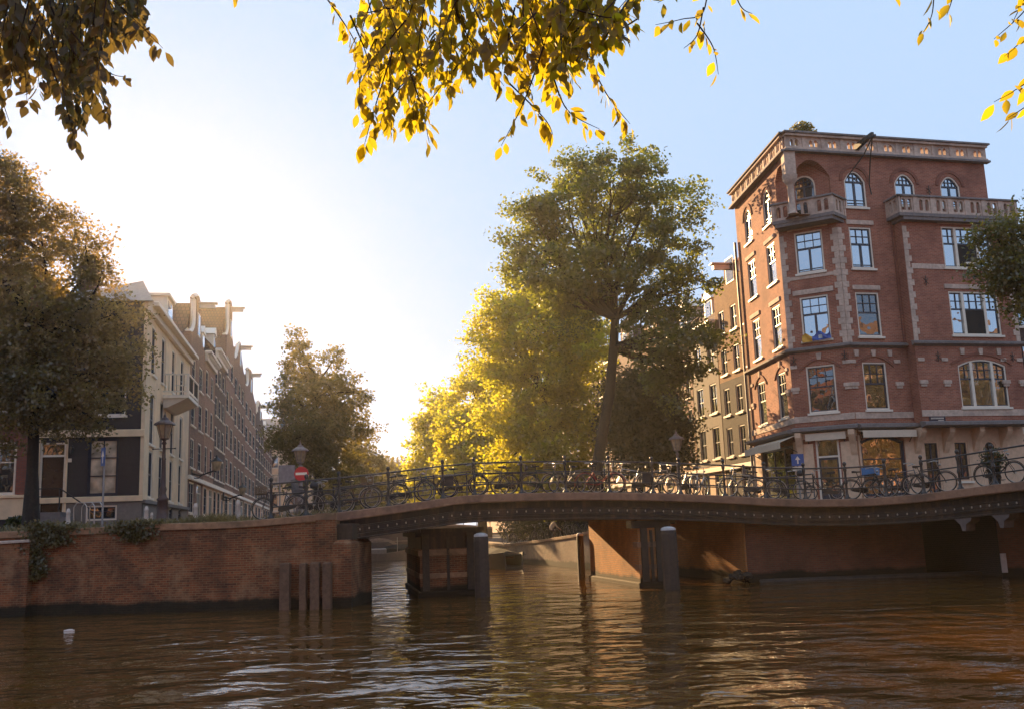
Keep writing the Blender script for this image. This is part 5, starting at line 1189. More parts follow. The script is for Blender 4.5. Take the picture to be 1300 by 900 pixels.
def crown_points(lobes, total, clump=0.42, per=26, hollow=0.45):
    """lobes: (center, radius, weight). returns leaf centres and clump centres"""
    wts = np.array([l[1] ** 2.2 * l[2] for l in lobes]); wts /= wts.sum(); P = []; C_ = []
    for (c, r, _), wt in zip(lobes, wts):
        nc = max(3, int(total * wt / per))
        d = rng.normal(size=(nc, 3)); d /= np.linalg.norm(d, axis=1)[:, None]
        # uneven outline: radius modulated by a few random bumps
        bump_ = 1 + 0.22 * np.sin(d[:, 0] * 5 + r * 3) * np.cos(d[:, 2] * 6 + r) + 0.16 * np.sin(d[:, 1] * 9 + d[:, 2] * 7) + 0.08 * rng.normal(size=nc)
        rad = r * (hollow + (1 - hollow) * rng.random(nc) ** 0.55) * bump_
        cc = np.array(c) + d * rad[:, None] * np.array([1, 1, 0.9]); C_.append(cc)
        k = rng.poisson(per, nc); idx = np.repeat(np.arange(nc), k)
        sz = rng.uniform(0.55, 1.25, nc)[idx][:, None]; g_ = rng.normal(size=(len(idx), 3)); g_ *= np.minimum(1, 1.7 / (np.linalg.norm(g_, axis=1)[:, None] + 1e-6)); sp_ = g_ * clump * sz * np.array([1, 1, 0.6])
        shoot = d * rng.uniform(-0.2, 1.0, nc)[:, None] * clump * 2.4 + np.array([0, 0, -0.25]) * clump
        P.append(cc[idx] + sp_ + shoot[idx] * (rng.random(len(idx)) ** 1.5)[:, None])
    return np.concatenate(P), np.concatenate(C_)
def px_lobes(L_):
    out = []
    for l in L_:
        px, py, D, r = l[:4]; c = W(px, py, D); out.append((tuple(c), r * D / FPX, l[4] if len(l) > 4 else 1.0))
    return out
def limb(mb, a, b_, r0, r1, wob=0.12, n=6):
    a = Vector(a); b_ = Vector(b_); L_ = (b_ - a).length; pts = []
    o1 = Vector((random.uniform(-1, 1), random.uniform(-1, 1), random.uniform(-.5, .6))) * L_ * wob; o2 = Vector((random.uniform(-1, 1), random.uniform(-1, 1), random.uniform(-.5, .5))) * L_ * wob
    for i in range(n + 1):
        u = i / n; pts.append(a.lerp(b_, u) + o1 * math.sin(u * math.pi) + o2 * math.sin(u * 2 * math.pi) * 0.5)
    mb.tube(pts, [r0 + (r1 - r0) * (i / n) for i in range(n + 1)], 7 if r0 > 0.08 else 4, cap=False); return pts
def tree(name, label, base, trunk, lobes, nleaf, size, mat, r0=0.4, group=None, clump=0.42, twigs=60, fork=None, per=26, hollow=0.45, up=0.35):
    """trunk: list of points from base to fork"""
    r_ = thing(name, label, 'tree', tuple(base), 0, group); B = Vector(base)
    mb = MB(); T = [Vector(p) - B for p in trunk]
    rr = [r0 * 1.5] + [r0 * (1 - 0.35 * i / max(1, len(T) - 1)) for i in range(1, len(T))]
    mb.tube(T, rr, 10, cap=False)
    tip = T[-1]; leaves, cl = crown_points(lobes, nleaf, clump, per, hollow)
    for c, rad, _ in lobes:
        c = Vector(c) - B; src = tip if (c - tip).length < 9 or len(T) < 3 else T[-2]
        if len(T) > 2 and c.z < tip.z - 0.5: src = T[-2] if c.z < T[-2].z + 2 else T[-1]
        P = limb(mb, src, c + Vector((0, 0, rad * 0.2)), r0 * 0.42, r0 * 0.10, 0.10)
        for k in range(twigs // max(1, len(lobes))):
            tgt = cl[rng.integers(len(cl))]
            for _ in range(8):
                if (Vector(tgt) - B - c).length < rad * 1.2: break
                tgt = cl[rng.integers(len(cl))]
            else: continue
            limb(mb, P[random.randint(2, 6)], Vector(tgt) - B, r0 * 0.12, 0.012, 0.14, 5)
    mb.build('trunk', M_BARK, r_)
    v, f = leaf_cloud(leaves, size, up); v -= np.array(base)
    link('crown', np_mesh('crown', v, f, mat), r_); return r_

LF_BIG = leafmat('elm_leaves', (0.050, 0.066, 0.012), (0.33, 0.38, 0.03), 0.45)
LF_SUN = leafmat('sunlit_leaves', (0.10, 0.115, 0.010), (0.76, 0.73, 0.04), 0.6)  # yellow-green brightened so the sunlight is in the leaf colour
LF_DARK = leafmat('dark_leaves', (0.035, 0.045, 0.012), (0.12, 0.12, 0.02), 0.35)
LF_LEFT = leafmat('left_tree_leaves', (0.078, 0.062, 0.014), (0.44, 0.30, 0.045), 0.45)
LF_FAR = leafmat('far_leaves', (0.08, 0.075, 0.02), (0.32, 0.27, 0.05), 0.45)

# the big elm
def ground_pt(px, D, z): return (X(px, D), D, z)
D = 50
tree('elm_tree', 'tall elm with bare leaning trunk and high rounded crown behind the middle of the bridge', ground_pt(762, D, 1.9),
     [ground_pt(760, D, 1.6), W(757, 600, D), W(764, 555, D), W(774, 500, D), W(779, 440, D), W(781, 405, D)],
     px_lobes([(775, 238, 50, 56), (722, 252, 49, 48), (835, 255, 51, 54), (690, 300, 50, 40), (770, 305, 52, 55), (856, 310, 50, 44), (715, 345, 49, 38), (800, 345, 50, 36), (865, 345, 50, 30, .6),
               (840, 425, 50, 40, .6), (880, 420, 48, 30, .8), (830, 470, 51, 38, .5), (800, 395, 51, 28, .4), (870, 465, 50, 26, .6), (680, 270, 50, 30), (740, 215, 50, 30, .8), (810, 212, 50, 30, .8), (675, 350, 51, 30, .7), (700, 385, 51, 34, .7), (750, 385, 51, 34, .7), (662, 310, 50, 26, .8), (690, 345, 49, 40, .9), (760, 340, 49, 42), (830, 385, 50, 40, .9), (880, 355, 50, 30, .9), (675, 285, 50, 30), (655, 335, 50, 28, .9), (835, 425, 49, 40, .8), (880, 420, 49, 32, .8), (845, 475, 50, 32, .7), (885, 460, 50, 20, .6), (740, 375, 50, 30)]),
     56000, 0.19, LF_BIG, 0.34, None, 0.46, 360, hollow=0.25, per=125)
tree('elm_tree', 'bright yellow-green tree with full round crown left of the tall elm', ground_pt(705, 60, 1.5),
     [ground_pt(705, 60, 1.2), W(700, 600, 60), W(695, 540, 60), W(690, 500, 60)],
     px_lobes([(650, 410, 60, 38), (700, 405, 62, 45), (640, 465, 60, 42), (690, 480, 59, 60), (740, 450, 61, 44), (640, 530, 59, 42), (700, 550, 58, 50), (745, 530, 59, 38), (665, 585, 59, 36), (722, 590, 59, 34), (630, 435, 60, 30, .8), (670, 370, 62, 26, .6), (720, 405, 58, 44), (690, 385, 59, 38), (745, 440, 57, 30), (640, 385, 60, 26, .8), (640, 600, 58, 30), (690, 620, 58, 30), (740, 615, 59, 28), (610, 420, 60, 20, .6)]),
     68000, 0.22, LF_SUN, 0.33, 'yellow-green trees along the right quay', 0.5, 90, per=75, hollow=0.3)
tree('elm_tree', 'bright yellow-green tree second from the left in the sunlit row', ground_pt(612, 78, 1.3),
     [ground_pt(612, 78, 1.0), W(610, 600, 78), W(608, 550, 78)],
     px_lobes([(600, 500, 78, 30), (620, 475, 79, 26), (585, 540, 77, 32), (620, 540, 78, 36), (600, 585, 76, 34), (640, 575, 77, 30), (572, 575, 77, 22), (590, 615, 76, 28), (630, 620, 76, 28)]),
     26000, 0.29, LF_SUN, 0.3, 'yellow-green trees along the right quay', 0.5, 40, per=75, hollow=0.3)
tree('elm_tree', 'smallest yellow-green tree at the left end of the sunlit row', ground_pt(556, 98, 1.3),
     [ground_pt(556, 98, 1.0), W(556, 600, 98), W(556, 570, 98)],
     px_lobes([(560, 515, 98, 22), (548, 545, 98, 22), (570, 550, 99, 25), (545, 580, 97, 24), (575, 590, 97, 25), (532, 595, 97, 14), (550, 618, 97, 24), (580, 625, 97, 24), (528, 622, 97, 16)]),
     17000, 0.34, LF_SUN, 0.28, 'yellow-green trees along the right quay', 0.5, 20)
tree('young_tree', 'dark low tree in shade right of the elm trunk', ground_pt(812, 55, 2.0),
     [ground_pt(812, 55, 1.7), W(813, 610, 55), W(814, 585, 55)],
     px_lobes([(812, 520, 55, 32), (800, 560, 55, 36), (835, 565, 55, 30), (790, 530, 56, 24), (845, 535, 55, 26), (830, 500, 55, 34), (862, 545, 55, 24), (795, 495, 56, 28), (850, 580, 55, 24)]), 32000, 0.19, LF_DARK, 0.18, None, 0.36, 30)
# left
tree('plane_tree', 'large dark tree in front of the black house at the left edge', ground_pt(41, 36, 2.9),
     [ground_pt(40, 36, 2.6), W(41, 600, 36), W(43, 540, 36), W(45, 480, 36), W(48, 440, 36)],
     px_lobes([(10, 245, 36, 50), (50, 300, 37, 48), (-30, 330, 36, 80), (108, 318, 36, 34), (130, 350, 36, 24), (20, 400, 35.5, 80), (95, 415, 36, 60), (145, 440, 36, 36), (158, 400, 36, 22, .7), (50, 490, 35.5, 55), (118, 490, 36, 42), (-10, 480, 35, 60), (150, 480, 36, 24), (15, 540, 36, 38, .8), (90, 525, 36, 34, .8), (-60, 240, 36, 70), (125, 540, 36, 14, .5)]),
     80000, 0.135, LF_LEFT, 0.23, None, 0.34, 200, per=70, hollow=0.3)
tree('linden_tree', 'backlit upright tree with feathery top behind the no-entry sign', ground_pt(405, 58, 2.7),
     [ground_pt(405, 58, 2.4), W(404, 600, 58), W(402, 540, 58), W(400, 500, 58)],
     px_lobes([(378, 440, 58, 14), (382, 470, 58, 22), (425, 455, 59, 16, .6), (378, 510, 57, 32), (420, 500, 58, 32), (372, 560, 57, 26), (405, 555, 57, 42), (440, 540, 58, 30), (450, 500, 58, 16, .6), (430, 590, 57, 28), (385, 595, 57, 24), (350, 555, 57, 14, .8), (375, 425, 58, 9, .5)]),
     34000, 0.17, leafmat('linden_leaves', (0.040, 0.044, 0.010), (0.32, 0.27, 0.03), 0.42), 0.24, None, 0.34, 90, hollow=0.2, per=55)
tree('poplar_tree', 'pale hazy tree beyond the backlit upright tree', ground_pt(462, 95, 1.5), [ground_pt(462, 95, 1.2), W(462, 610, 95), W(462, 595, 95)],
     px_lobes([(455, 575, 95, 18), (470, 590, 95, 20), (450, 605, 95, 22), (475, 615, 95, 18), (445, 635, 95, 22), (470, 640, 95, 20), (425, 625, 95, 22)]), 14000, 0.32, LF_FAR, 0.2, 'faint far trees at the end of the canal', 0.5, 10)
tree('poplar_tree', 'low far tree at the vanishing point of the canal', ground_pt(498, 135, 1.5), [ground_pt(498, 135, 1.2), W(498, 630, 135), W(498, 615, 135)],
     px_lobes([(488, 612, 135, 18), (505, 600, 135, 16), (520, 612, 135, 20), (500, 630, 135, 22), (480, 640, 135, 20), (520, 645, 135, 20), (540, 640, 135, 18)]), 14000, 0.42, LF_FAR, 0.25, 'faint far trees at the end of the canal', 0.6, 8)
# right edge
tree('maple_tree', 'dark tree reaching in from the right edge in front of the red building', (X(1440, 30), 30, 2.9),
     [(X(1440, 30), 30, 2.6), W(1438, 560, 30), W(1430, 480, 29.5), W(1420, 430, 29)],
     px_lobes([(1262, 300, 28, 22, .8), (1290, 290, 28, 20, .8), (1265, 345, 28, 28, .8), (1300, 340, 28, 34), (1290, 375, 28, 24, .7), (1345, 320, 29, 50), (1345, 390, 29, 38), (1420, 340, 30, 90, .5), (1330, 290, 28.5, 22)]),
     40000, 0.115, leafmat('maple_leaves', (0.07, 0.07, 0.014), (0.32, 0.28, 0.03), 0.42), 0.26, None, 0.22, 90, per=24)

# plants
def bush(name, label, cat, c, r, n, size, mat, group=None, squash=0.8, kind=None, stems=True):
    rr = thing(name, label, cat, (c[0], c[1], c[2]), 0, group)
    P = []; 
    d = rng.normal(size=(n, 3)); d /= np.linalg.norm(d, axis=1)[:, None]; P = d * (rng.random(n) ** 0.45)[:, None] * np.array([r[0], r[1], r[2]]); P[:, 2] = P[:, 2] * 1.0 + r[2] * 0.6
    v, f = leaf_cloud(P, size, 0.2); link('foliage', np_mesh('foliage', v, f, mat), rr)
    mb = MB()
    for k in range(8):
        a = random.uniform(0, 6.3); mb.tube([(0, 0, -0.1), (math.cos(a) * r[0] * 0.3, math.sin(a) * r[1] * 0.3, r[2] * 0.5), (math.cos(a) * r[0] * 0.7, math.sin(a) * r[1] * 0.7, r[2] * 1.1)], 0.012, 4)
    mb.build('stem', M_BARK, rr); return rr
LF_BUSH = leafmat('weed_leaves', (0.09, 0.075, 0.018), (0.22, 0.16, 0.03), 0.35)
q = W(1018, 163, 44.5); bush('roof_bush', 'small bush growing on the roof corner of the red building', 'bush', (q.x, q.y, ZROOF + 0.05), (0.7, 0.5, 0.62), 1500, 0.13, leafmat('roof_bush_leaves', (0.07, 0.07, 0.012), (0.3, 0.26, 0.03)))
# hanging weeds on the left wall
def hang(label, px, py0, py1, wpx, n, D=31.8):
    p, d_ = edge_at(px, LQs); D = p.y - 0.05; zt_ = Z(px, py0, D); zb_ = Z(px, py1, D); wd = wpx * D / FPX / 2
    rr = thing('hanging_weed', label, 'plant', (p.x, D - 0.08, zb_), 0, 'weeds growing on the left quay wall')
    u = rng.random(n); P = np.stack([rng.normal(size=n) * wd * (0.35 + 0.65 * u), -0.12 * rng.random(n) - 0.02, (zt_ - zb_) * u + 0.04 * rng.normal(size=n)], 1)
    P[:, 0] += 0.12 * np.sin(u * 9)
    v, f = leaf_cloud(P, 0.10, 0.1); link('foliage', np_mesh('foliage', v, f, LF_BUSH), rr)
    mb = MB()
    for k in range(7): mb.tube([(random.uniform(-wd, wd) * .5, -0.03, (zt_ - zb_)), (random.uniform(-wd, wd) * .4, -0.06, (zt_ - zb_) * .5), (random.uniform(-wd, wd) * .3, -0.05, 0)], 0.008, 4)
    mb.build('stem', M_BARK, rr)
hang('tall weed cascading from the coping to half-way down the wall joint at left', 50, 662, 735, 26, 1500)
hang('leafy weed spilling over the coping below the pedestrian sign', 72, 664, 692, 46, 900)
hang('bushy weed spilling over the coping in front of the bollard pair', 174, 660, 686, 46, 1200)
# grass along the coping
gp = []; 
for i in range(9000):
    u = rng.random() * (len(LQs) - 1.001); k = int(u); p = LQs[k].lerp(LQs[k + 1], u - k)
    dens = 0.5 + 0.5 * math.sin(p.x * 1.7) * math.sin(p.x * 0.6 + 1)
    if rng.random() < dens: gp.append((p.x + rng.normal() * .05, p.y + 0.1 + rng.random() ** 1.5 * 2.2, p.z - 0.05, (0.10 + 0.22 * rng.random()) * (0.6 + dens * 0.7)))
gp = np.array(gp); n = len(gp); a = rng.random(n) * 6.28; b0 = gp[:, :3]; h = gp[:, 3:4]
sd1 = np.stack([np.cos(a), np.sin(a), np.zeros(n)], 1) * 0.012; ln_ = np.stack([rng.normal(size=n), rng.normal(size=n), np.zeros(n)], 1) * h * 0.35
v = np.stack([b0 - sd1, b0 + sd1, b0 + sd1 * .6 + ln_ * .4 + np.array([0, 0, 1]) * h * .6, b0 + ln_ + np.array([0, 0, 1]) * h], 1).reshape(-1, 3)
go = link('grass', np_mesh('grass', v, np.arange(n * 4).reshape(-1, 4), leafmat('dry_grass', (0.15, 0.125, 0.04), (0.25, 0.19, 0.05), 0.35))); tag(go, 'tufts of dry grass growing behind the quay coping at left', 'grass', kind='stuff')

# ------------------------------------------------------------------ overhanging branches close to the viewer
LF_BACKLIT = leafmat('backlit_gold_leaves', (0.065, 0.06, 0.008), (0.60, 0.51, 0.018), 0.5, 0.03)  # lit copy: backlight gold is put into the leaf colour
LF_SHADE = leafmat('shade_tinted_leaves', (0.05, 0.045, 0.020), (0.24, 0.19, 0.05), 0.45, 0.03)  # darker copy of the branch leaves, shade painted into the colour
def near_leaf(c, tdir, nrm, L_, V_, F_):
    t_ = Vector(tdir).normalized(); nrm = Vector(nrm); nrm = (nrm - t_ * nrm.dot(t_)).normalized(); s = t_.cross(nrm); b = len(V_)
    w_ = L_ * random.uniform(0.22, 0.29); curl = L_ * random.uniform(-0.04, 0.12); c = Vector(c)
    st = [(0, 0), (0.22, 0.7), (0.45, 1.0), (0.72, 0.72), (1.0, 0.0)]
    mid = [c + t_ * L_ * u - nrm * curl * (u * u) * 2 for u, _ in st]
    V_.extend([mid[0], mid[1], mid[2], mid[3], mid[4]])
    for sg in (-1, 1): V_.extend([mid[k] + s * sg * w_ * st[k][1] + nrm * w_ * 0.22 for k in (1, 2, 3)])
    L1, L2, L3, R1, R2, R3 = range(b + 5, b + 11); m0, m1, m2, m3, m4 = range(b, b + 5)
    F_.extend([(m0, m1, L1, L1), (m1, m2, L2, L1), (m2, m3, L3, L2), (m3, m4, L3, L3), (m0, R1, m1, m1), (m1, R1, R2, m2), (m2, R2, R3, m3), (m3, R3, m4, m4)])
def leafy_branch(label, twigs, mat, L_=0.046, step=0.017, group=None, D=2.6, dens=1.0):
    """twigs: lists of (px, py, D) control points, each a hanging shoot"""
    root0 = W(*twigs[0][0]); rr = thing('leafy_branch', label, 'branch', tuple(root0), 0, group)
    V_ = []; F_ = []; mb = MB()
    for tw in twigs:
        P = catmull([W(*p) for p in tw], 8); P = [p - root0 for p in P]
        mb.tube(P, [0.0028 * (1 - 0.75 * i / (len(P) - 1)) for i in range(len(P))], 5)
        acc = 0; side = 1
        for a, b_ in zip(P, P[1:]):
            seg = (b_ - a).length; acc += seg
            while acc > step:
                acc -= step; side = -side
                if random.random() > dens: continue
                d_ = (b_ - a).normalized(); o_ = Vector((random.uniform(-1, 1), random.uniform(-1, 1), 0)); o_ = (o_ - d_ * o_.dot(d_)); o_.normalize(); o_ *= 1 if random.random() < .5 else -1
                tdir = d_ * random.uniform(0.2, 0.9) + o_ * random.uniform(0.3, 0.9) + Vector((0, 0, -random.uniform(0.3, 0.9)))
                nrm = Vector((random.gauss(0, 0.6), random.gauss(0, 0.6), 0)) + Vector((0.35, -0.7, 0.55)); l_ = L_ * random.uniform(0.6, 1.2)
                st = b_ + tdir.normalized() * 0.012; near_leaf(st, tdir, nrm, l_, V_, F_)
                if random.random() < 0.5:
                    near_leaf(b_ + o_ * 0.01, tdir + Vector((random.uniform(-.8, .8), random.uniform(-.8, .8), -0.2)), nrm + Vector((random.uniform(-.5, .5), 0, 0)), l_ * 0.9, V_, F_)
    mb.build('twig', M_BARK, rr)
    me = bpy.data.meshes.new('leaf_spray'); me.from_pydata([tuple(v) for v in V_], [], [tuple(dict.fromkeys(f)) for f in F_]); me.materials.append(mat); me.update()
    for p in me.polygons: p.use_smooth = True
    link('leaf_spray', me, rr); return rr
def shoots(bounds, n, D0, D1, spread=60):
    """hanging shoots filling the outline: bounds = list of (px, lowest py)"""
    out = []; xs = [b_[0] for b_ in bounds]; ys = [b_[1] for b_ in bounds]
    for i in range(n):
        px = random.uniform(xs[0], xs[-1]); yb = float(np.interp(px, xs, ys)) * random.uniform(0.35, 1.0); D = random.uniform(D0, D1); sx = random.uniform(-spread, spread)
        y0 = -60 if random.random() < 0.55 else random.uniform(-40, yb * 0.4)
        out.append([(px + sx * 1.2, y0, D + random.uniform(-.1, .1)), (px + sx * .4, (y0 + yb) * .5, D), (px, yb - 12, D + random.uniform(-.1, .1))])
    return out
# middle branch
random.seed(21)
tw = shoots([(452, 150), (470, 185), (500, 180), (540, 178), (560, 135), (600, 118), (640, 120), (700, 130), (740, 118), (775, 100), (790, 48)], 84, 2.3, 3.1)
tw += [[(500, 60, 2.5), (478, 130, 2.5), (462, 186, 2.5)], [(490, 20, 2.5), (460, 90, 2.5), (455, 140, 2.5)], [(560, 60, 2.6), (500, 120, 2.6), (480, 165, 2.6)], [(600, 60, 2.6), (560, 110, 2.6), (530, 150, 2.6)], [(520, 40, 2.7), (490, 110, 2.7), (500, 160, 2.7)], [(520, 90, 2.5), (536, 140, 2.5), (545, 182, 2.5)], [(690, 60, 2.4), (665, 130, 2.4), (636, 186, 2.4)], [(740, 60, 2.5), (770, 120, 2.5), (800, 158, 2.5)], [(700, 90, 2.5), (720, 140, 2.5), (762, 165, 2.5)],
       [(700, 20, 2.5), (750, 38, 2.5), (795, 46, 2.5)], [(480, -20, 2.6), (462, 30, 2.6), (450, 90, 2.6)], [(640, 100, 2.5), (690, 150, 2.5), (702, 172, 2.5)], [(500, 10, 2.5), (470, 16, 2.5), (452, 18, 2.5)], [(560, -40, 2.5), (590, 40, 2.5), (640, 110, 2.5)]]
leafy_branch('dense golden backlit branch hanging from the top middle of the picture', tw, LF_BACKLIT)
tw = [[(900, -40, 2.6), (893, 15, 2.6), (865, 25, 2.6), (832, 32, 2.6)], [(893, 10, 2.6), (885, 45, 2.6), (868, 62, 2.6)], [(885, 30, 2.6), (905, 60, 2.6), (912, 95, 2.6)], [(925, -30, 2.6), (940, 8, 2.6), (955, 18, 2.6)], [(860, -30, 2.6), (850, -6, 2.6), (835, 4, 2.6)]]
leafy_branch('sparse golden twigs right of the dense middle branch', tw, LF_BACKLIT, step=0.03)
tw = [[(1186, -40, 2.7), (1184, 15, 2.7), (1172, 42, 2.7)], [(1215, -30, 2.7), (1208, 2, 2.7), (1202, 20, 2.7)], [(1140, -40, 2.7), (1134, -12, 2.7), (1130, -2, 2.7)]]
leafy_branch('two small golden leaf sprays near the top right', tw, LF_BACKLIT, step=0.04)
tw = [[(1330, -30, 2.4), (1300, 15, 2.4), (1262, 50, 2.4)], [(1330, 10, 2.4), (1305, 45, 2.4), (1275, 72, 2.4)], [(1340, 60, 2.4), (1310, 100, 2.4), (1262, 130, 2.4)], [(1340, 100, 2.4), (1310, 130, 2.4), (1280, 150, 2.4)], [(1320, -40, 2.4), (1300, 0, 2.4), (1285, 30, 2.4)]]
leafy_branch('golden twigs reaching in at the top right edge', tw, LF_BACKLIT, step=0.032)
random.seed(5)
tw = shoots([(-60, 150), (0, 140), (40, 160), (75, 165), (100, 180), (125, 130), (150, 120), (160, 70), (185, 50)], 75, 2.6, 3.4, 30)
tw += [[(120, -20, 2.7), (165, 20, 2.7), (207, 62, 2.7)], [(60, 70, 2.7), (85, 140, 2.7), (97, 186, 2.7)], [(90, 40, 2.7), (135, 90, 2.7), (160, 98, 2.7)], [(90, 60, 2.7), (125, 120, 2.7), (140, 152, 2.7)], [(-20, 60, 2.7), (0, 120, 2.7), (12, 155, 2.7)]]
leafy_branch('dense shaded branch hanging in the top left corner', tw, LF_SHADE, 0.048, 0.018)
leafy_branch('single golden leaf tip at the top edge between the two branches', [[(305, -40, 2.6), (300, -16, 2.6), (297, -4, 2.6)]], LF_BACKLIT, step=0.04)

for px, D in ((455, 132), (475, 131), (520, 130), (540, 131)):
    pass

# trees on the banks outside the picture: seen mirrored in the panes
src = [o for o in sc.objects if o.get('label', '').startswith('large dark tree in front')][0]
for x, y, a in ((52, 16, 20), (66, 14, 80), (80, 16, 140), (95, 13, 200), (-30, -8, 40), (-44, -9, 100), (-16, -10, 160), (110, 15, 250)):
    c_ = copy_tree(src); c_.location = (x, y, 1.5); c_.rotation_euler = (0, 0, R(a)); tag(c_, 'leafy tree on the opposite bank behind the viewer, seen only mirrored in windows', 'tree', 'trees on the bank behind the viewer')
# ------------------------------------------------------------------ bicycles
random.seed(99)
def paint(name, col, rough=0.35, metal=0.3): return plain(name, col, rough, 0.12, 20.0, metal=metal)
M_TYRE = plain('tyre_rubber', (0.02, 0.02, 0.02), 0.8, 0.2); M_CHROME = plain('worn_chrome', (0.42, 0.38, 0.34), 0.28, 0.15, 20.0, metal=0.9); M_SADDLE = plain('black_saddle', (0.02, 0.018, 0.016), 0.5, 0.2)
def ring(mb, R_, r, n=28, k=5, cx=0, cz=0, y=0, a0=0.0, a1=2 * math.pi):
    full = abs(a1 - a0 - 2 * math.pi) < 1e-6; vs = []; fs = []; m_ = n if full else n + 1
    for i in range(m_):
        a = a0 + (a1 - a0) * i / n
        for j in range(k):
            b_ = 2 * math.pi * j / k; rr = R_ + r * math.cos(b_); vs.append((cx + rr * math.cos(a), y + r * math.sin(b_), cz + rr * math.sin(a)))
    for i in range(n):
        i2 = (i + 1) % m_
        for j in range(k): fs.append((i * k + j, i2 * k + j, i2 * k + (j + 1) % k, i * k + (j + 1) % k))
    mb.add(vs, fs, 0, True)
def bike_meshes(Rw=0.34, wb=1.08, step=False):
    M_ = {}
    mb = MB(); ring(mb, Rw - 0.03, 0.012, 26, 4)
    for i in range(14): a = 2 * math.pi * i / 14; mb.tube([(0.02 * math.cos(a + 1), 0.012 * (-1) ** i, 0.02 * math.sin(a + 1)), ((Rw - 0.03) * math.cos(a), 0, (Rw - 0.03) * math.sin(a))], 0.0022, 3, cap=False)
    mb.lathe([(0.03, -0.04), (0.02, -0.02), (0.02, 0.02), (0.03, 0.04)], 8, axis='Y'); M_['wheel'] = mb.mesh('wheel', M_CHROME)
    mb = MB(); ring(mb, Rw - 0.006, 0.02, 28, 6); M_['tyre'] = mb.mesh('tyre', M_TYRE)
    xr, xf = -wb / 2, wb / 2; bb = (-0.10, 0, 0.28); st = (-0.26, 0, 0.80); hd = (xf - 0.17, 0, 0.86); hl = (xf - 0.13, 0, 0.66)
    mb = MB(); mb.tube([bb, st], 0.016, 7)
    if step: mb.tube([(bb[0], 0, bb[2]), (0.05, 0, 0.36), (0.25, 0, 0.55), hl], 0.018, 7); mb.tube([(-0.17, 0, 0.52), (0.08, 0, 0.44), (0.25, 0, 0.62), (hd[0] - 0.0, 0, 0.8)], 0.014, 6)
    else: mb.tube([st, hd], 0.015, 7); mb.tube([bb, hl], 0.018, 7)
    mb.tube([hd, hl], 0.02, 7)
    for s_ in (-1, 1):
        mb.tube([(bb[0], 0.03 * s_, bb[2]), (xr, 0.06 * s_, Rw)], 0.010, 5); mb.tube([(st[0] + 0.02, 0.02 * s_, st[2] - 0.06), (xr, 0.06 * s_, Rw)], 0.009, 5)
        mb.tube([(hl[0], 0.045 * s_, hl[2] - 0.02), (xf - 0.04, 0.05 * s_, Rw + 0.12), (xf, 0.05 * s_, Rw)], 0.011, 5)
    M_['frame'] = mb.mesh('frame', M_IRON)
    mb = MB(); ring(mb, Rw + 0.035, 0.014, 14, 5, xr, Rw, 0, R(25), R(195)); M_['rear_mudguard'] = mb.mesh('rear_mudguard', M_IRON)
    mb = MB(); ring(mb, Rw + 0.035, 0.014, 12, 5, xf, Rw, 0, R(-5), R(135)); M_['front_mudguard'] = mb.mesh('front_mudguard', M_IRON)
    mb = MB(); hx, hz = hd[0] - 0.03, hd[2] + 0.20
    mb.tube([hd, (hx, 0, hz)], 0.012, 6); mb.tube([(hx - 0.20, -0.28, hz + 0.0), (hx - 0.05, -0.27, hz + 0.03), (hx + 0.05, -0.12, hz), (hx, 0, hz - 0.01), (hx + 0.05, 0.12, hz), (hx - 0.05, 0.27, hz + 0.03), (hx - 0.20, 0.28, hz)], 0.011, 6)
    for s_ in (-1, 1): mb.tube([(hx - 0.22, 0.28 * s_, hz), (hx - 0.10, 0.275 * s_, hz + 0.018)], 0.018, 6)
    mb.lathe([(0.01, -0.05), (0.04, -0.02), (0.045, 0.02), (0.02, 0.03)], 8, (hx + 0.10, 0, hz - 0.12)); M_['handlebar'] = mb.mesh('handlebar', M_CHROME)
    mb = MB(); mb.tube([st, (st[0] - 0.03, 0, st[2] + 0.13)], 0.012, 6)
    mb.slab([(st[0] - 0.17, -0.09), (st[0] - 0.14, -0.11), (st[0] - 0.03, -0.07), (st[0] + 0.12, -0.02), (st[0] + 0.12, 0.02), (st[0] - 0.03, 0.07), (st[0] - 0.14, 0.11), (st[0] - 0.17, 0.09)], st[2] + 0.13, [st[2] + 0.20, st[2] + 0.20, st[2] + 0.18, st[2] + 0.175, st[2] + 0.175, st[2] + 0.18, st[2] + 0.20, st[2] + 0.20]); M_['saddle'] = mb.mesh('saddle', M_SADDLE)
    mb = MB(); mb.prism([(bb[0] + 0.1, bb[2] + 0.09), (bb[0] + 0.12, bb[2] - 0.06), (bb[0], bb[2] - 0.10), (xr, Rw - 0.06), (xr - 0.05, Rw), (xr, Rw + 0.06)], 0.045, 0.065); M_['chain_guard'] = mb.mesh('chain_guard', M_SADDLE)
    mb = MB(); mb.tube([(bb[0], 0.09, bb[2]), (bb[0] + 0.10, 0.10, bb[2] - 0.13)], 0.009, 5); mb.tube([(bb[0], -0.09, bb[2]), (bb[0] - 0.10, -0.10, bb[2] + 0.13)], 0.009, 5)
    mb.box(bb[0] + 0.05, bb[0] + 0.15, 0.10, 0.19, bb[2] - 0.145, bb[2] - 0.12); mb.box(bb[0] - 0.15, bb[0] - 0.05, -0.19, -0.10, bb[2] + 0.12, bb[2] + 0.145); M_['pedal'] = mb.mesh('pedal', M_SADDLE)
    mb = MB()
    for y in (-0.07, 0, 0.07): mb.tube([(xr - 0.16, y, 0.755), (xr + 0.22, y, 0.755)], 0.006, 4)
    for x in (xr - 0.15, xr, xr + 0.2): mb.tube([(x, -0.07, 0.755), (x, 0.07, 0.755)], 0.006, 4)
    for s_ in (-1, 1): mb.tube([(xr - 0.02, 0.07 * s_, 0.755), (xr, 0.06 * s_, Rw)], 0.006, 4)
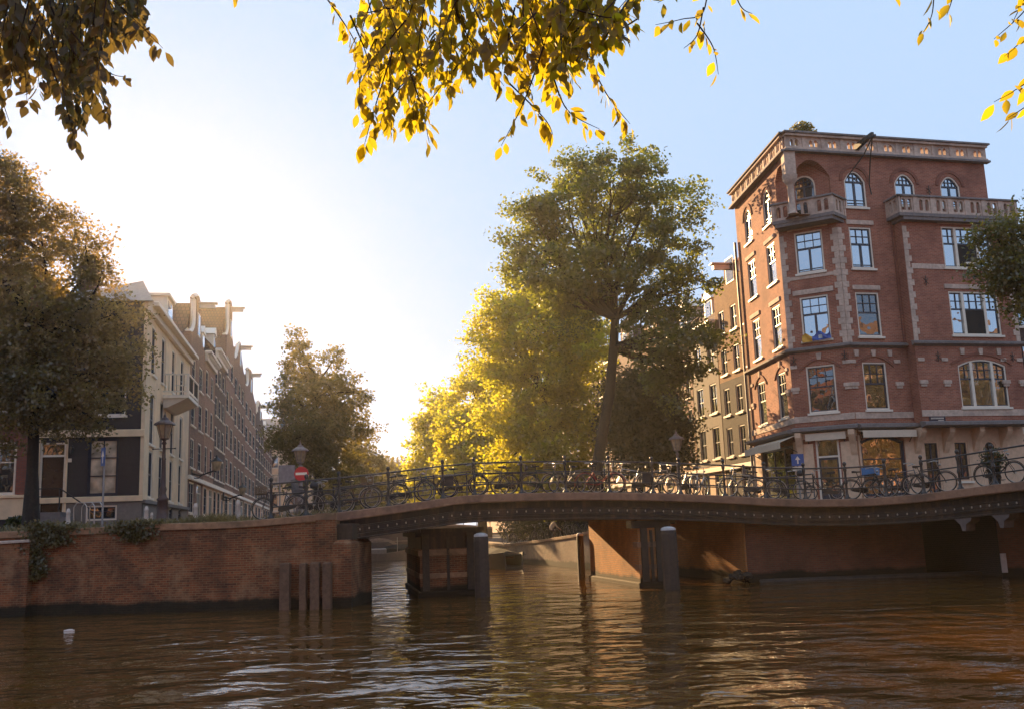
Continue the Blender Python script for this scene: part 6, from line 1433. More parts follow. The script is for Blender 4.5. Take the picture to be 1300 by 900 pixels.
    M_['luggage_rack'] = mb.mesh('luggage_rack', M_IRON)
    mb = MB(); mb.tube([(bb[0] - 0.04, 0.03, bb[2] - 0.03), (bb[0] - 0.1, 0.14, 0.0)], 0.009, 5); M_['kickstand'] = mb.mesh('kickstand', M_CHROME)
    return M_, wb, Rw
BM = {'dutch': bike_meshes(), 'step': bike_meshes(step=True), 'folding': bike_meshes(0.235, 0.92, True)}
def make_bike(kind):
    M_, wb, Rw = BM[kind]; r_ = thing('bicycle', 'bicycle', 'bicycle')
    for x in (-wb / 2, wb / 2): w_ = link('wheel', M_['wheel'], r_, (x, 0, Rw)); link('tyre', M_['tyre'], w_)
    for k in ('frame', 'rear_mudguard', 'front_mudguard', 'handlebar', 'saddle', 'chain_guard', 'pedal', 'luggage_rack', 'kickstand'):
        link(k, M_[k], r_)
    return r_
PROTO = {}
def basket_mesh(name, l, w_, h, mat, solid=False):
    mb = MB(); t_ = 0.012
    if solid:
        mb.box(-l / 2, l / 2, -w_ / 2, -w_ / 2 + t_, 0, h); mb.box(-l / 2, l / 2, w_ / 2 - t_, w_ / 2, 0, h); mb.box(-l / 2, -l / 2 + t_, -w_ / 2 + t_, w_ / 2 - t_, 0, h); mb.box(l / 2 - t_, l / 2, -w_ / 2 + t_, w_ / 2 - t_, 0, h); mb.box(-l / 2 + t_, l / 2 - t_, -w_ / 2 + t_, w_ / 2 - t_, 0, t_)
        mb.box(-l / 2 - 0.012, l / 2 + 0.012, -w_ / 2 - 0.012, -w_ / 2 - 0.001, h - 0.03, h); mb.box(-l / 2 - 0.012, l / 2 + 0.012, w_ / 2 + 0.001, w_ / 2 + 0.012, h - 0.03, h)
    else:
        for z in np.linspace(0, h, 5): mb.tube([(-l / 2, -w_ / 2, z), (l / 2, -w_ / 2, z), (l / 2, w_ / 2, z), (-l / 2, w_ / 2, z), (-l / 2, -w_ / 2, z)], 0.007, 4)
        for u in np.linspace(-.5, .5, 8):
            for s_ in (-1, 1): mb.tube([(l * u, s_ * w_ / 2, 0), (l * u, s_ * w_ / 2, h)], 0.005, 4)
        for u in np.linspace(-.5, .5, 6):
            for s_ in (-1, 1): mb.tube([(s_ * l / 2, w_ * u, 0), (s_ * l / 2, w_ * u, h)], 0.005, 4)
        mb.box(-l / 2, l / 2, -w_ / 2, w_ / 2, 0, 0.008)
    return mb.mesh(name, mat)
BLACK = paint('black_enamel', (0.018, 0.018, 0.02)); COL = dict(black=BLACK, red=paint('red_enamel', (0.35, 0.03, 0.025)), silver=paint('silver_enamel', (0.42, 0.4, 0.38), 0.3, 0.7), blue=paint('blue_enamel', (0.03, 0.08, 0.2)), green=paint('green_enamel', (0.02, 0.07, 0.04)),
           cream=paint('cream_enamel', (0.5, 0.42, 0.32)), brown=paint('brown_enamel', (0.13, 0.07, 0.04)), grey=paint('grey_enamel', (0.14, 0.13, 0.13)), white=paint('white_enamel', (0.6, 0.57, 0.53)), teal=paint('teal_enamel', (0.03, 0.12, 0.13)))
EXTRA = dict(crate=(basket_mesh('crate', 0.5, 0.38, 0.26, plain('blue_plastic', (0.03, 0.13, 0.30), 0.45), True), (0.50, 0, 0.84)), basket=(basket_mesh('basket', 0.34, 0.3, 0.24, plain('wicker', (0.2, 0.12, 0.06), 0.8)), (0.58, 0, 0.82)),
             wire=(basket_mesh('basket', 0.34, 0.3, 0.22, M_IRON), (0.58, 0, 0.82)))
mb = MB()
for s_ in (-1, 1): mb.bev(-0.2, 0.2, 0.09 * s_ - (0.12 if s_ < 0 else 0), 0.09 * s_ + (0.12 if s_ > 0 else 0), 0.38, 0.76, 0.03)
EXTRA['pannier'] = (mb.mesh('pannier', plain('pannier_fabric', (0.03, 0.032, 0.045), 0.8)), (-0.54, 0, 0.02))
mb = MB(); mb.prism([(-0.15, 0), (0.16, 0), (0.18, 0.1), (-0.05, 0.12), (-0.12, 0.45), (-0.2, 0.45)], -0.15, 0.15); EXTRA['child_seat'] = (mb.mesh('child_seat', plain('seat_shell', (0.09, 0.08, 0.08), 0.5)), (-0.5, 0, 0.77))
mb = MB(); mb.lathe([(0.02, 0), (0.12, 0.02), (0.14, 0.1), (0.1, 0.2), (0.02, 0.23)], 10); EXTRA['bag'] = (mb.mesh('bag', plain('dark_bag', (0.03, 0.03, 0.035), 0.7)), (0.5, 0, 0.86))
# px of the middle, direction (+1 handlebar to the right), kind, colour, extras, turn, lean, setback, label
BL = [(352, -1, 'dutch', 'black', ['basket'], 4, 5, 0.35, 'black bicycle with big front wheel on the quay, leftmost at the railing end'),
      (396, 1, 'dutch', 'black', ['child_seat'], -12, -4, 0.75, 'black bicycle with child seat crowded behind the railing near the no-entry sign'),
      (418, -1, 'step', 'grey', ['bag'], 35, 3, 0.9, 'grey bicycle turned sideways with a bag on its handlebar at the bridge start'),
      (456, 1, 'dutch', 'brown', [], 6, 6, 0.5, 'brown bicycle leaning on the rising left railing'),
      (490, -1, 'step', 'silver', ['basket'], -5, -5, 0.8, 'silver step-through bicycle with wicker basket on the left ramp'),
      (524, 1, 'dutch', 'black', [], 3, 4, 0.45, 'black bicycle with high saddle between the first two bridge posts'),
      (556, -1, 'step', 'teal', [], 10, -3, 0.95, 'dull teal bicycle half hidden by a railing post on the left ramp'),
      (588, 1, 'dutch', 'black', ['pannier'], -4, 6, 0.45, 'black bicycle with drooping black pannier, left of the bridge crest'),
      (628, -1, 'dutch', 'grey', [], 5, -5, 0.5, 'grey bicycle in front of the bright yellow foliage'),
      (655, 1, 'step', 'brown', ['wire'], -18, 2, 1.0, 'brown bicycle with wire basket, set back at the crest'),
      (690, 1, 'dutch', 'green', [], 4, 5, 0.45, 'dark green bicycle leaning at the bridge crest'),
      (716, -1, 'step', 'cream', ['basket'], 14, -4, 0.9, 'cream bicycle with wicker basket beside the elm trunk'),
      (738, 1, 'dutch', 'grey', [], -6, 5, 0.6, 'grey bicycle parked close to the red-framed one'),
      (762, 1, 'step', 'red', [], -3, 7, 0.45, 'red-framed bicycle with silver down tube in front of the elm trunk'),
      (800, -1, 'dutch', 'silver', ['pannier'], 4, -5, 0.5, 'silver bicycle carrying a square black pannier'),
      (834, 1, 'dutch', 'cream', [], -5, 5, 0.5, 'cream bicycle with shining wheels in the middle of the sunlit group'),
      (862, -1, 'step', 'silver', ['wire'], 8, -6, 0.75, 'silver bicycle with wire basket, overlapping its neighbour'),
      (888, 1, 'dutch', 'white', [], 52, 3, 0.8, 'white bicycle turned almost to face the water, ending the sunlit group'),
      (944, -1, 'dutch', 'cream', [], 6, 5, 0.55, 'pale bicycle left of the blue one-way sign'),
      (966, 1, 'step', 'silver', ['child_seat'], -10, 4, 0.8, 'silver bicycle with child seat before the sunlit awning'),
      (1000, 1, 'dutch', 'black', ['bag'], 5, -5, 0.5, 'black bicycle below the blue one-way sign'),
      (1046, -1, 'folding', 'black', [], 3, 4, 0.45, 'small-wheeled folding bicycle in front of the corner door'),
      (1102, 1, 'dutch', 'black', [], -4, 5, 0.5, 'black bicycle below the amber shop window'),
      (1150, 1, 'dutch', 'grey', [], 3, -4, 0.45, 'upright grey bicycle with shining handlebar in front of the cream pilaster'),
      (1125, -1, 'step', 'black', ['crate'], -8, 5, 0.85, 'bicycle carrying a large blue plastic crate'),
      (1182, 1, 'dutch', 'black', [], 4, 5, 0.5, 'black bicycle right of the blue crate, before the doorway with white frame'),
      (1272, 1, 'dutch', 'black', [], 4, 5, 0.45, 'black bicycle with a plant-filled pot beside it at the right edge')]
BG = 'bicycles parked along the bridge railing'
for i, (px, dr_, kind, colr, ex, yaw, lean, sb, lb) in enumerate(BL):
    if kind not in PROTO: r_ = PROTO[kind] = make_bike(kind); first = True
    else: r_ = copy_tree(PROTO[kind]); 
    q, d_ = set_back(px, sb, QL)
    r_.location = (q.x, q.y, q.z + 0.0); a = math.atan2(d_.y, d_.x) + (math.pi if dr_ < 0 else 0) + R(yaw)
    r_.rotation_euler = (Matrix.Rotation(a, 3, 'Z') @ Matrix.Rotation(R(lean), 3, 'X') @ Matrix.Rotation(-math.asin(max(-.2, min(.2, d_.z * dr_))), 3, 'Y')).to_euler()
    tag(r_, lb, 'bicycle', BG)
    for c_ in list(r_.children):
        nm = c_.name.split('.')[0]
        if nm in ('frame', 'rear_mudguard', 'front_mudguard'):
            c_.material_slots[0].link = 'OBJECT'; c_.material_slots[0].material = COL[colr] if (nm == 'frame' or colr in ('cream', 'silver', 'white', 'red')) else BLACK
        if nm in ('crate', 'basket', 'pannier', 'child_seat', 'bag'): bpy.data.objects.remove(c_)
    for e_ in ex:
        me, lc = EXTRA[e_]; link(me.name.split('.')[0], me, r_, lc)
# bicycles on the far quay, seen under the bridge
FG = 'bicycles parked on the far quay seen under the bridge'
fq = [(632, 'leftmost far bicycle beyond the left pier post'), (650, 'far bicycle in the dark row, below the orange wall'), (668, 'far bicycle amid the shaded parked row'), (685, 'far bicycle just left of the pale crouching person'), (708, 'far bicycle just right of the pale crouching person'), (722, 'far bicycle nearest the sunlit pier wall'), (641, 'second far bicycle from the left pier post'), (660, 'far bicycle leaning before the tall shaded bush'), (677, 'far bicycle parked close beside the person'), (715, 'second far bicycle from the sunlit pier wall')]
for k, (px, lb) in enumerate(fq):
    r_ = copy_tree(PROTO['dutch' if k % 2 else 'step']); 
    pts_ = [Vector((p.x, p.y, p.z)) for p in RE[:4]]; D = float(np.interp(px, [640, 690, 735], [66, 57.5, 51.5])); zz = float(np.interp(px, [640, 690, 735], [RE[3].z, RE[2].z, RE[1].z]))
    r_.location = (X(px, D) + 0.7, D + 0.6, zz - 0.05); r_.rotation_euler = (0, 0, R(115 + 20 * random.random())); tag(r_, lb, 'bicycle', FG)
    for c_ in list(r_.children):
        if c_.name.split('.')[0] in ('crate', 'basket', 'pannier', 'child_seat', 'bag'): bpy.data.objects.remove(c_)

for k, (xx, lb) in enumerate(((-2.5, 'tiny bicycle on the arched bridge nearest the left bank'), (-0.6, 'tiny bicycle over the crown of the arch'), (1.4, 'tiny bicycle on the arched bridge, third from the left'), (3.2, 'tiny bicycle on the arched bridge next to the left pier'))):
    r_ = copy_tree(PROTO['dutch' if k % 2 else 'step']); p = Matrix.Translation((-11.3, 88, 0)) @ Matrix.Rotation(R(6), 4, 'Z') @ Vector((xx, 0.4, topz(xx)))
    r_.location = p; r_.rotation_euler = (0, 0, R(6 + 8 * random.random())); tag(r_, lb, 'bicycle', 'bicycles on the far arched bridge')
    for c_ in list(r_.children):
        if c_.name.split('.')[0] in ('crate', 'basket', 'pannier', 'child_seat', 'bag'): bpy.data.objects.remove(c_)
# ------------------------------------------------------------------ street furniture
def lamp(label, px, pybase, pytop, D, base_z, scale=1.0, arms=True, mat=None):
    x = X(px, D, pybase); zt_ = Z(px, pytop, D); H_ = zt_ - base_z
    r_ = thing('street_lamp', label, 'street lamp', (x, D, base_z))
    mt = mat or plain('lamp_post_paint', (0.07, 0.035, 0.028), 0.5, 0.2)
    k = H_ / 4.6; mb = MB(); mb.lathe([(0.26, -0.1), (0.26, 0.25), (0.22, 0.3), (0.20, 0.95), (0.24, 1.0), (0.15, 1.1), (0.11, 1.25), (0.14, 1.4), (0.10, 1.5), (0.075, 2.5 * k + .2), (0.09, 2.55 * k + .2), (0.07, 2.6 * k + .2), (0.055, H_ - 1.15), (0.10, H_ - 1.1), (0.05, H_ - 1.0), (0.10, H_ - 0.95)], 10); mb.build('post', mt, r_)
    if arms: mb = MB(); mb.tube([(-0.42, 0, H_ - 1.3), (0.42, 0, H_ - 1.3)], 0.02, 6); mb.lathe([(0.02, 0), (0.04, 0.03), (0.02, 0.06)], 6, (-0.43, 0, H_ - 1.33)); mb.lathe([(0.02, 0), (0.04, 0.03), (0.02, 0.06)], 6, (0.43, 0, H_ - 1.33)); mb.build('ladder_bar', mt, r_)
    ln2 = bpy.data.objects.new('lantern', None); sc.collection.objects.link(ln2); ln2.parent = r_; ln2.location = (0, 0, H_)
    mb = MB(); mb.lathe([(0.42, -0.38), (0.36, -0.30), (0.15, -0.18), (0.13, -0.12), (0.06, -0.08), (0.05, 0.0), (0.015, 0.05), (0.01, 0.15)], 8, smooth=False); mb.lathe([(0.13, -0.95), (0.17, -0.93), (0.17, -0.90)], 8, smooth=False)
    for j in range(8): a = 2 * math.pi * (j + .5) / 8; mb.tube([(0.16 * math.cos(a), 0.16 * math.sin(a), -0.92), (0.30 * math.cos(a), 0.30 * math.sin(a), -0.38)], 0.012, 4)
    mb.build('lantern_frame', mt, ln2); mb = MB(); mb.lathe([(0.145, -0.91), (0.285, -0.385)], 8, smooth=False); mb.build('lamp_glass', glass('lantern_glass', base=(0.5, 0.36, 0.22), refl=0.06), ln2); return r_
lamp('tall brown crown lantern post in front of the cream wall of the corner house', 206, 661, 527, 37.5, 2.8)
lamp('lantern post rising behind the no-entry sign', 381, 655, 562, 46, 2.8, arms=False, mat=plain('grey_lamp_paint', (0.20, 0.15, 0.13), 0.5))
lamp('lantern post standing among the trees of the right row', 862, 610, 548, 49, 2.5, arms=False, mat=plain('grey_lamp_paint', (0.20, 0.15, 0.13), 0.5))
def wall_lamp(label, D, px, py, root_off=0.0):
    base = LP(D); z = Z(px, py, D)
    r_ = thing('wall_lamp', label, 'wall lamp', (base.x + 0.02, base.y, z), math.atan2(-0.196, 0.98) * -1 * 0, 'bracket lamps on the left house fronts')
    mb = MB(); mb.box(-0.02, 0.03, -0.15, 0.15, -0.6, 0.1); mb.tube([(0, 0, -0.3), (0.5, 0, -0.45), (1.3, 0, -0.2), (1.5, 0, -0.25)], 0.05, 6); mb.tube([(0, 0, -0.55), (0.4, 0, -0.6), (0.7, 0, -0.38)], 0.035, 6); mb.build('bracket', M_IRON, r_)
    mb = MB(); mb.lathe([(0.12, -0.2), (0.17, -0.15), (0.32, 0.35)], 8, (1.5, 0, 0), smooth=False); mb.build('lamp_glass', glass('lantern_glass', base=(0.30, 0.22, 0.14)), r_)
    mb = MB(); mb.lathe([(0.4, 0.352), (0.2, 0.5), (0.08, 0.6), (0.02, 0.75)], 8, (1.5, 0, 0), smooth=False); mb.build('lamp_hood', M_IRON, r_)
wall_lamp('nearer wrought-iron bracket lamp on the first brick house', 58.5, 250, 594); wall_lamp('farther wrought-iron bracket lamp down the left row', 77, 292, 625)
# no entry sign
def pole_sign(name, label, px, D, base_z, pytop): pass
D = 34.5; x = X(383, D, 600); zc = Z(383, 601, D)
r_ = thing('road_sign', 'round red no-entry sign with white bar at the left end of the bridge', 'road sign', (x, D, 2.8))
mb = MB(); mb.tube([(0, 0, -0.2), (0, 0, zc - 2.8 + 0.3)], 0.04, 8); mb.build('pole', plain('galvanised_pole', (0.25, 0.23, 0.22), 0.5, 0.15), r_)
rad = 9.0 * D / FPX
mb = MB(Matrix.Translation((0, -0.05, zc - 2.8))); mb.lathe([(rad, -0.012), (rad, 0.012)], 32, axis='Y', smooth=False); pl = mb.build('sign_plate', plain('sign_red', (0.55, 0.02, 0.025), 0.45, 0.08), r_)
mb = MB(Matrix.Translation((0, -0.05, zc - 2.8))); mb.box(-rad * 0.8, rad * 0.8, -0.018, -0.0125, -rad * 0.17, rad * 0.17); mb.build('white_bar', M_WHITE, pl)
# grey back of a sign panel beside it
x = X(364, 38, 610); zc0 = Z(364, 613, 38); r_ = thing('sign_panel', 'tall grey unlettered panel on posts behind the no-entry sign', 'panel', (x, 38, 2.8))
mb = MB(); mb.bev(-0.32, 0.32, -0.03, 0.03, zc0 - 2.8, Z(364, 590, 38) - 2.8, 0.01); mb.build('panel', plain('grey_panel', (0.22, 0.19, 0.19), 0.6), r_); mb = MB()
for s_ in (-0.28, 0.28): mb.tube([(s_, 0.05, -0.2), (s_, 0.05, Z(364, 592, 38) - 2.8)], 0.03, 6)
mb.build('post', plain('galvanised_pole', (0.25, 0.23, 0.22)), r_)
# blue one-way sign
D = 37.0; x = X(1012, D, 583); zc = Z(1012, 583.5, D); r_ = thing('road_sign', 'square blue sign with white upward arrow before the corner door', 'road sign', (x, D, 2.85))
mb = MB(); mb.tube([(0, 0, -0.2), (0, 0, zc - 2.85 + 0.25)], 0.035, 8); mb.build('pole', plain('galvanised_pole', (0.25, 0.23, 0.22)), r_)
h_ = 7.8 * D / FPX; M_BLUE = plain('sign_blue', (0.015, 0.07, 0.26), 0.4, 0.06)
mb = MB(Matrix.Translation((0, -0.05, zc - 2.85))); mb.box(-h_, h_, -0.012, 0.012, -h_ * 0.95, h_ * 0.95); pl = mb.build('sign_plate', M_BLUE, r_)
def arrow(mb, s, y0, y1): mb.prism([(-0.11 * s, -0.62 * s), (0.11 * s, -0.62 * s), (0.11 * s, 0.02 * s), (0.42 * s, 0.02 * s), (0, 0.62 * s), (-0.42 * s, 0.02 * s), (-0.11 * s, 0.02 * s)], y0, y1)
mb = MB(Matrix.Translation((0, -0.05, zc - 2.85))); arrow(mb, h_, -0.018, -0.0125); mb.build('arrow', M_WHITE, pl)
mb = MB(); mb.box(-h_ * 0.9, h_ * 0.9, -0.06, -0.035, zc - 2.85 - h_ - 0.18, zc - 2.85 - h_ - 0.03); mb.build('lower_plate', M_WHITE, r_)
# turned blue sign at the left
D = 34.0; x = X(132, D, 600); zt_ = Z(132, 568, D); zb_ = Z(132, 591, D); r_ = thing('road_sign', 'tall narrow blue sign with white arrow on a grey pole at left', 'road sign', (x, D, 2.8), R(-50))
mb = MB(); mb.tube([(0, 0, -0.2), (0, 0, zt_ - 2.8)], 0.035, 8); mb.build('pole', plain('galvanised_pole', (0.25, 0.23, 0.22)), r_)
hw_ = 0.2; mid = (zt_ + zb_) / 2 - 2.8; mb = MB(Matrix.Translation((0, -0.05, mid))); mb.box(-hw_, hw_, -0.01, 0.01, -(zt_ - zb_) / 2, (zt_ - zb_) / 2); pl = mb.build('sign_plate', M_BLUE, r_)
mb = MB(Matrix.Translation((0, -0.05, mid))); arrow(mb, 0.36, -0.016, -0.0105); mb.build('arrow', M_WHITE, pl)
# bollards
bm_ = MB(); bm_.lathe([(0.14, -0.1), (0.14, 0.1), (0.115, 0.15), (0.09, 0.75), (0.11, 0.78), (0.10, 0.84), (0.085, 0.88), (0.07, 0.95), (0.03, 0.98)], 10); BOL = bm_.mesh('bollard', plain('pale_bollard_paint', (0.50, 0.42, 0.36), 0.6, 0.2, stain=(0.25, 0.16, 0.12)))
for px, yb, yt, lb in ((86, 668, 645, 'pale cast-iron bollard beside the stoop of the black house'), (185.5, 664, 642, 'taller bollard of the pair under the corner of the black house'), (192.5, 664, 650, 'shorter bollard of the pair under the corner of the black house'),
                       (248, 662, 638, 'pale bollard right of the crown lantern post'), (302, 660, 634, 'pale bollard left of the first bicycle'), (365, 655, 628, 'pale bollard between the first two bicycles')):
    D = 33.2 if px < 220 else 32.9
    o_ = link('bollard', BOL, None, (X(px, D, yb), D, 2.75)); h_ = Z(px, yt, D) - 2.75; o_.scale = (h_ / 0.98, h_ / 0.98, h_ / 0.98); tag(o_, lb, 'bollard', 'pale bollards along the left quay')
# bike stand hoops by the stoop
mb = MB()
for k in range(3):
    x0 = X(94 + k * 10, 35.2); x1 = x0 + 0.45; z0_ = 2.8; mb.tube([(x0, 35.2, z0_), (x0, 35.2, z0_ + 0.75), (x0 + 0.1, 35.2, z0_ + 0.9), (x1 - 0.1, 35.2, z0_ + 0.9), (x1, 35.2, z0_ + 0.75), (x1, 35.2, z0_)], 0.025, 6)
tag(mb.build('bike_stand', M_CHROME), 'bent grey tube bicycle stand in front of the black house', 'bike stand')
# agave in a pot at the left
r_ = bush('spiky_plant', 'dark spiky plant beside the stoop at the far left', 'plant', (X(20, 36.5), 36.5, 2.85), (0.35, 0.35, 0.3), 160, 0.4, LF_DARK)
# planter with flowers at the right railing
q, d_ = set_back(1264, 1.0, EP)
r_ = thing('flower_pot', 'tall dark planter with leafy plants between railing and bicycle at right', 'planter', (q.x, q.y, q.z))
mb = MB(); mb.lathe([(0.17, 0), (0.21, 0.62), (0.24, 0.62), (0.24, 0.68), (0.19, 0.68), (0.18, 0.63)], 14); mb.build('pot', plain('dark_pot', (0.02, 0.02, 0.022), 0.5), r_)
n = 700; P = rng.normal(size=(n, 3)) * np.array([0.16, 0.14, 0.15]) + np.array([0, 0, 0.88]); v, f = leaf_cloud(P, 0.11, 0.2); link('foliage', np_mesh('foliage', v, f, LF_DARK), r_)
mb = MB()
for k in range(12): a = random.uniform(0, 6.3); mb.lathe([(0.01, 0), (0.045, 0.02), (0.02, 0.05)], 6, (0.2 * math.cos(a), 0.16 * math.sin(a), 0.9 + random.uniform(-.12, .2)))
mb.build('flower', plain('orange_petals', (0.5, 0.16, 0.05), 0.8), r_)

# ------------------------------------------------------------------ boats
def boat(label, c, rz, L_, wd, h, hullm, cover=None, group=None, cabin=False):
    r_ = thing('moored_boat', label, 'boat', (c[0], c[1], 0), rz, group); n = 12; vs = []; mb = MB()
    for i in range(n + 1):
        u = i / n; x = (u - .5) * L_; b_ = wd / 2 * math.sin(math.pi * min(1, (u * 0.85 + 0.15))) ** 0.6 if u < 0.99 else 0.02; sh = h * (1 + 0.5 * (2 * u - 1) ** 2 * (1 if u > .5 else .4))
        vs += [(x, -b_, sh), (x, -b_ * 0.8, -0.1), (x, 0, -0.25), (x, b_ * 0.8, -0.1), (x, b_, sh), (x, b_ * 0.85, sh), (x, b_ * 0.7, 0.12), (x, -b_ * 0.7, 0.12), (x, -b_ * 0.85, sh)]
    fs = [(i * 9 + j, i * 9 + (j + 1) % 9, (i + 1) * 9 + (j + 1) % 9, (i + 1) * 9 + j) for i in range(n) for j in range(9)] + [tuple(range(8, -1, -1))]
    mb.add(vs, fs); mb.build('hull', hullm, r_)
    mb = MB()
    for x in (-0.2, 0.12): mb.box(x * L_, x * L_ + 0.25, -wd * 0.36, wd * 0.36, h * 0.7, h * 0.78)
    mb.build('thwart', M_WOODP, r_)
    if cover:
        mb = MB(); P = [(-L_ * .45, h * .97), (-L_ * .35, h * 1.25), (-L_ * .15, h * 1.45), (L_ * .1, h * 1.45), (L_ * .3, h * 1.3), (L_ * .43, h * 1.05)]
        for (xa, za), (xb, zb_) in zip(P, P[1:]): mb.add([(xa, -wd * .46, h * .95), (xb, -wd * .46, h * .95), (xb, 0, zb_), (xa, 0, za), (xb, wd * .46, h * .95), (xa, wd * .46, h * .95)], [(0, 1, 2, 3), (3, 2, 4, 5)])
        mb.build('tarpaulin', cover, r_)
    if cabin: mb = MB(); mb.bev(-L_ * .2, L_ * .1, -wd * .3, wd * .3, h * .8, h * 1.7, 0.08); mb.build('cabin', PK, r_); mb = MB(); mb.tube([(L_ * .3, 0, h), (L_ * .3, 0, h + 1.2)], 0.03, 5); mb.build('mast', M_CHROME, r_)
    return r_
DK = plain('black_hull', (0.02, 0.018, 0.017), 0.5); PK = plain('pale_hull', (0.25, 0.19, 0.15), 0.5, 0.15); TP = plain('dark_tarpaulin', (0.012, 0.011, 0.012), 0.9, spec=0.1)
boat('dark covered boat moored at the foot of the sunlit canal wall', (X(628, 57, 712), 57, 0), R(112), 6.0, 2.0, 0.75, DK, TP)
BT = 'small boats moored before the arched bridge'
boat('pale open boat moored before the brick arch, leftmost of three', (X(462, 80, 705), 80, 0), R(20), 4.5, 1.6, 0.5, PK, None, BT)
boat('pale motorboat with low cabin below the arch', (X(484, 77, 705), 77, 0), R(8), 4.2, 1.7, 0.55, PK, None, BT, True)
boat('black tug-like boat right of the arch', (X(508, 80, 705), 80, 0), R(20), 3.6, 1.8, 0.8, DK, TP, BT)
boat('low grey dinghy beside the left pier, far off', (X(525, 78, 705), 78, 0), R(5), 3.0, 1.3, 0.4, PK, None, BT)
# floating bottle
p = W(87, 800, 31); ray = p - Vector((0, 0, CAMZ)); t_ = CAMZ / -ray.z; p = Vector((0, 0, CAMZ)) + ray * t_
mb = MB(Matrix.Translation((p.x, p.y, -0.02)) @ Matrix.Rotation(R(84), 4, 'Y') @ Matrix.Scale(0.9, 4)); mb.lathe([(0.03, -0.15), (0.06, -0.12), (0.07, 0.0), (0.06, 0.1), (0.03, 0.15), (0.025, 0.18)], 10)
tag(mb.build('plastic_jug', plain('white_plastic', (0.6, 0.5, 0.45), 0.4)), 'small white container floating on the dark water at lower left', 'container')

# ------------------------------------------------------------------ person crouching on the far quay
D = 56.3; zq = float(np.interp(698, [690, 735], [RE[2].z, RE[1].z])); px_ = X(697, D)
r_ = thing('person', 'person in pale clothes crouching at the edge of the sunlit far quay', 'person', (px_, D, zq - 0.05), R(0))
J = {'pel': (0, 0, 0.42), 'ch': (0.18, 0, 0.82), 'nk': (0.30, 0, 1.0), 'hd': (0.38, -0.02, 1.14), 'hdt': (0.40, -0.02, 1.26), 'kl': (0.32, -0.12, 0.55), 'fl': (0.10, -0.13, 0.06), 'tl': (0.28, -0.14, 0.04), 'kr': (0.34, 0.13, 0.50), 'fr': (0.12, 0.14, 0.06), 'tr': (0.30, 0.15, 0.04),
     'sl': (0.26, -0.19, 0.92), 'el': (0.42, -0.22, 0.68), 'hl': (0.58, -0.12, 0.55), 'sr': (0.26, 0.19, 0.92), 'er': (0.44, 0.20, 0.66), 'hr': (0.60, 0.08, 0.52)}
E = [('pel', 'ch'), ('ch', 'nk'), ('nk', 'hd'), ('hd', 'hdt'), ('pel', 'kl'), ('kl', 'fl'), ('fl', 'tl'), ('pel', 'kr'), ('kr', 'fr'), ('fr', 'tr'), ('ch', 'sl'), ('sl', 'el'), ('el', 'hl'), ('ch', 'sr'), ('sr', 'er'), ('er', 'hr')]
RAD = dict(pel=.15, ch=.15, nk=.06, hd=.095, hdt=.08, kl=.075, fl=.045, tl=.04, kr=.075, fr=.045, tr=.04, sl=.07, el=.045, hl=.03, sr=.07, er=.045, hr=.03)
def skin(name, J, E, RAD, root, parent, mat, sub=1):
    ks = list(J); me = bpy.data.meshes.new(name); me.from_pydata([J[k] for k in ks], [(ks.index(a), ks.index(b_)) for a, b_ in E], []); me.materials.append(mat)
    o_ = link(name, me, parent); sm2 = o_.modifiers.new('skin', 'SKIN'); 
    for i, k in enumerate(ks): me.skin_vertices[0].data[i].radius = (RAD[k], RAD[k]); me.skin_vertices[0].data[i].use_root = (k == root)
    sub_ = o_.modifiers.new('sub', 'SUBSURF'); sub_.levels = sub_.render_levels = sub; sm2.use_smooth_shade = True
    dg = bpy.context.evaluated_depsgraph_get(); dg.update(); m2 = bpy.data.meshes.new_from_object(o_.evaluated_get(dg)); m2.name = name; o_.modifiers.clear(); o_.data = m2; return o_
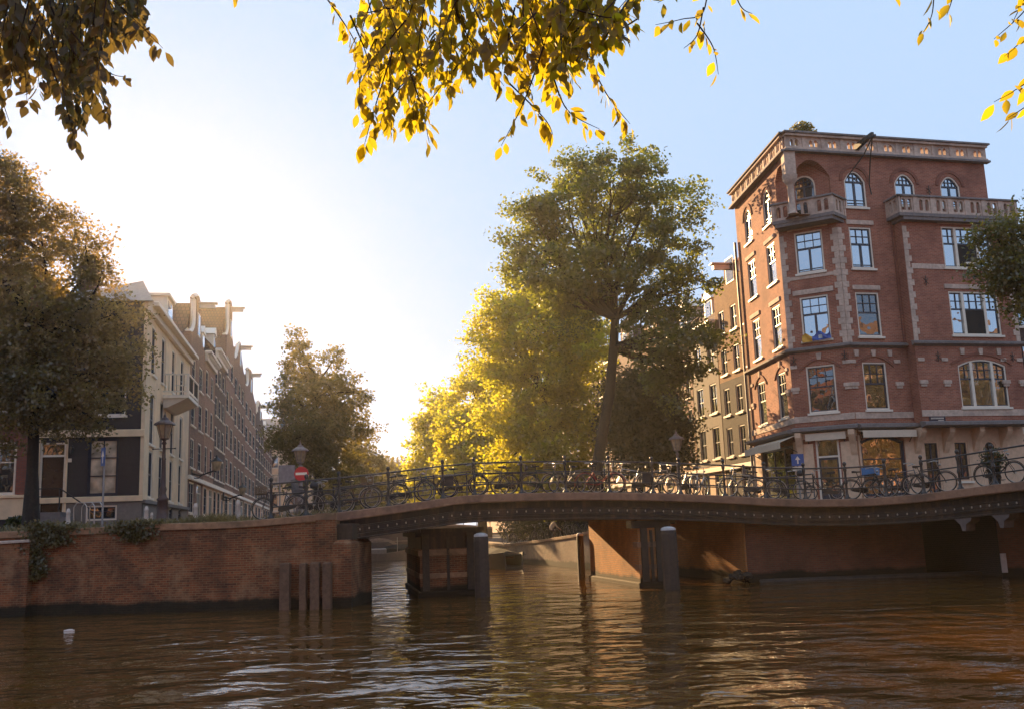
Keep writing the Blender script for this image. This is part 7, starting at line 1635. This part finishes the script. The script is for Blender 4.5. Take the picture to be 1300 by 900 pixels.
for e_ in ('hl', 'hr'):      # five fingers on each hand
    b = Vector(J[e_])
    for k in range(5):
        nm = f'{e_}f{k}'; J[nm] = tuple(b + Vector((0.085 - 0.01 * abs(k - 2), (k - 2) * 0.022, -0.04))); RAD[nm] = 0.010; E.append((e_, nm))
bodyo = skin('body', J, E, RAD, 'pel', r_, plain('pale_clothes', (0.55, 0.42, 0.28), 0.9, 0.15), 2)
bodyo.data.materials.append(plain('brown_trousers', (0.10, 0.07, 0.05), 0.9)); bodyo.data.materials.append(plain('skin', (0.42, 0.22, 0.14), 0.6, 0.08))
for p in bodyo.data.polygons: p.material_index = 2 if (p.center.z > 1.03 or p.center.x > 0.5) else 1 if p.center.z < 0.5 or (p.center.z < 0.66 and p.center.x > 0.15 and abs(p.center.y) < 0.17) else 0
mb = MB(); mb.lathe([(0.03, -0.02), (0.1, 0.0), (0.11, 0.06), (0.07, 0.12), (0.01, 0.14)], 10, (0.37, -0.02, 1.17)); mb.build('hair', plain('brown_hair', (0.05, 0.03, 0.02), 0.8), r_)
# planting on the far quay edge and left street
for px, D, lb in ((622, 66, 'leftmost shaded bush on the far quay'), (658, 62, 'tall shaded bush at the middle of the far quay'), (690, 60, 'shaded bush directly behind the crouching person'), (705, 57, 'dense dark bush right of the crouching person'), (644, 62, 'low bush at the foot of the far quay row'), (672, 59, 'shaded bush among the far bicycles'), (716, 55.5, 'dark bush behind the far bicycles next to the pier')):
    bush('shrub', lb, 'bush', (X(px, D) + 1.6, D + 2, 1.6), (1.3, 1.0, 1.1), 2200, 0.14, LF_DARK, 'shrubs on the far quay')
HAZE = 0.00030
# ------------------------------------------------------------------ haze
m = bpy.data.materials.new('haze_air'); m.use_nodes = True; t = m.node_tree; t.nodes.clear()
vp = t.nodes.new('ShaderNodeVolumePrincipled'); vp.inputs['Color'].default_value = (1.0, 0.92, 0.80, 1); vp.inputs['Density'].default_value = HAZE; vp.inputs['Anisotropy'].default_value = 0.72
mo = t.nodes.new('ShaderNodeOutputMaterial'); t.links.new(vp.outputs[0], mo.inputs['Volume'])
mb = MB(); mb.box(-700, 200, -130, 460, -9, 34); hz = mb.build('haze', m); tag(hz, kind='stuff')
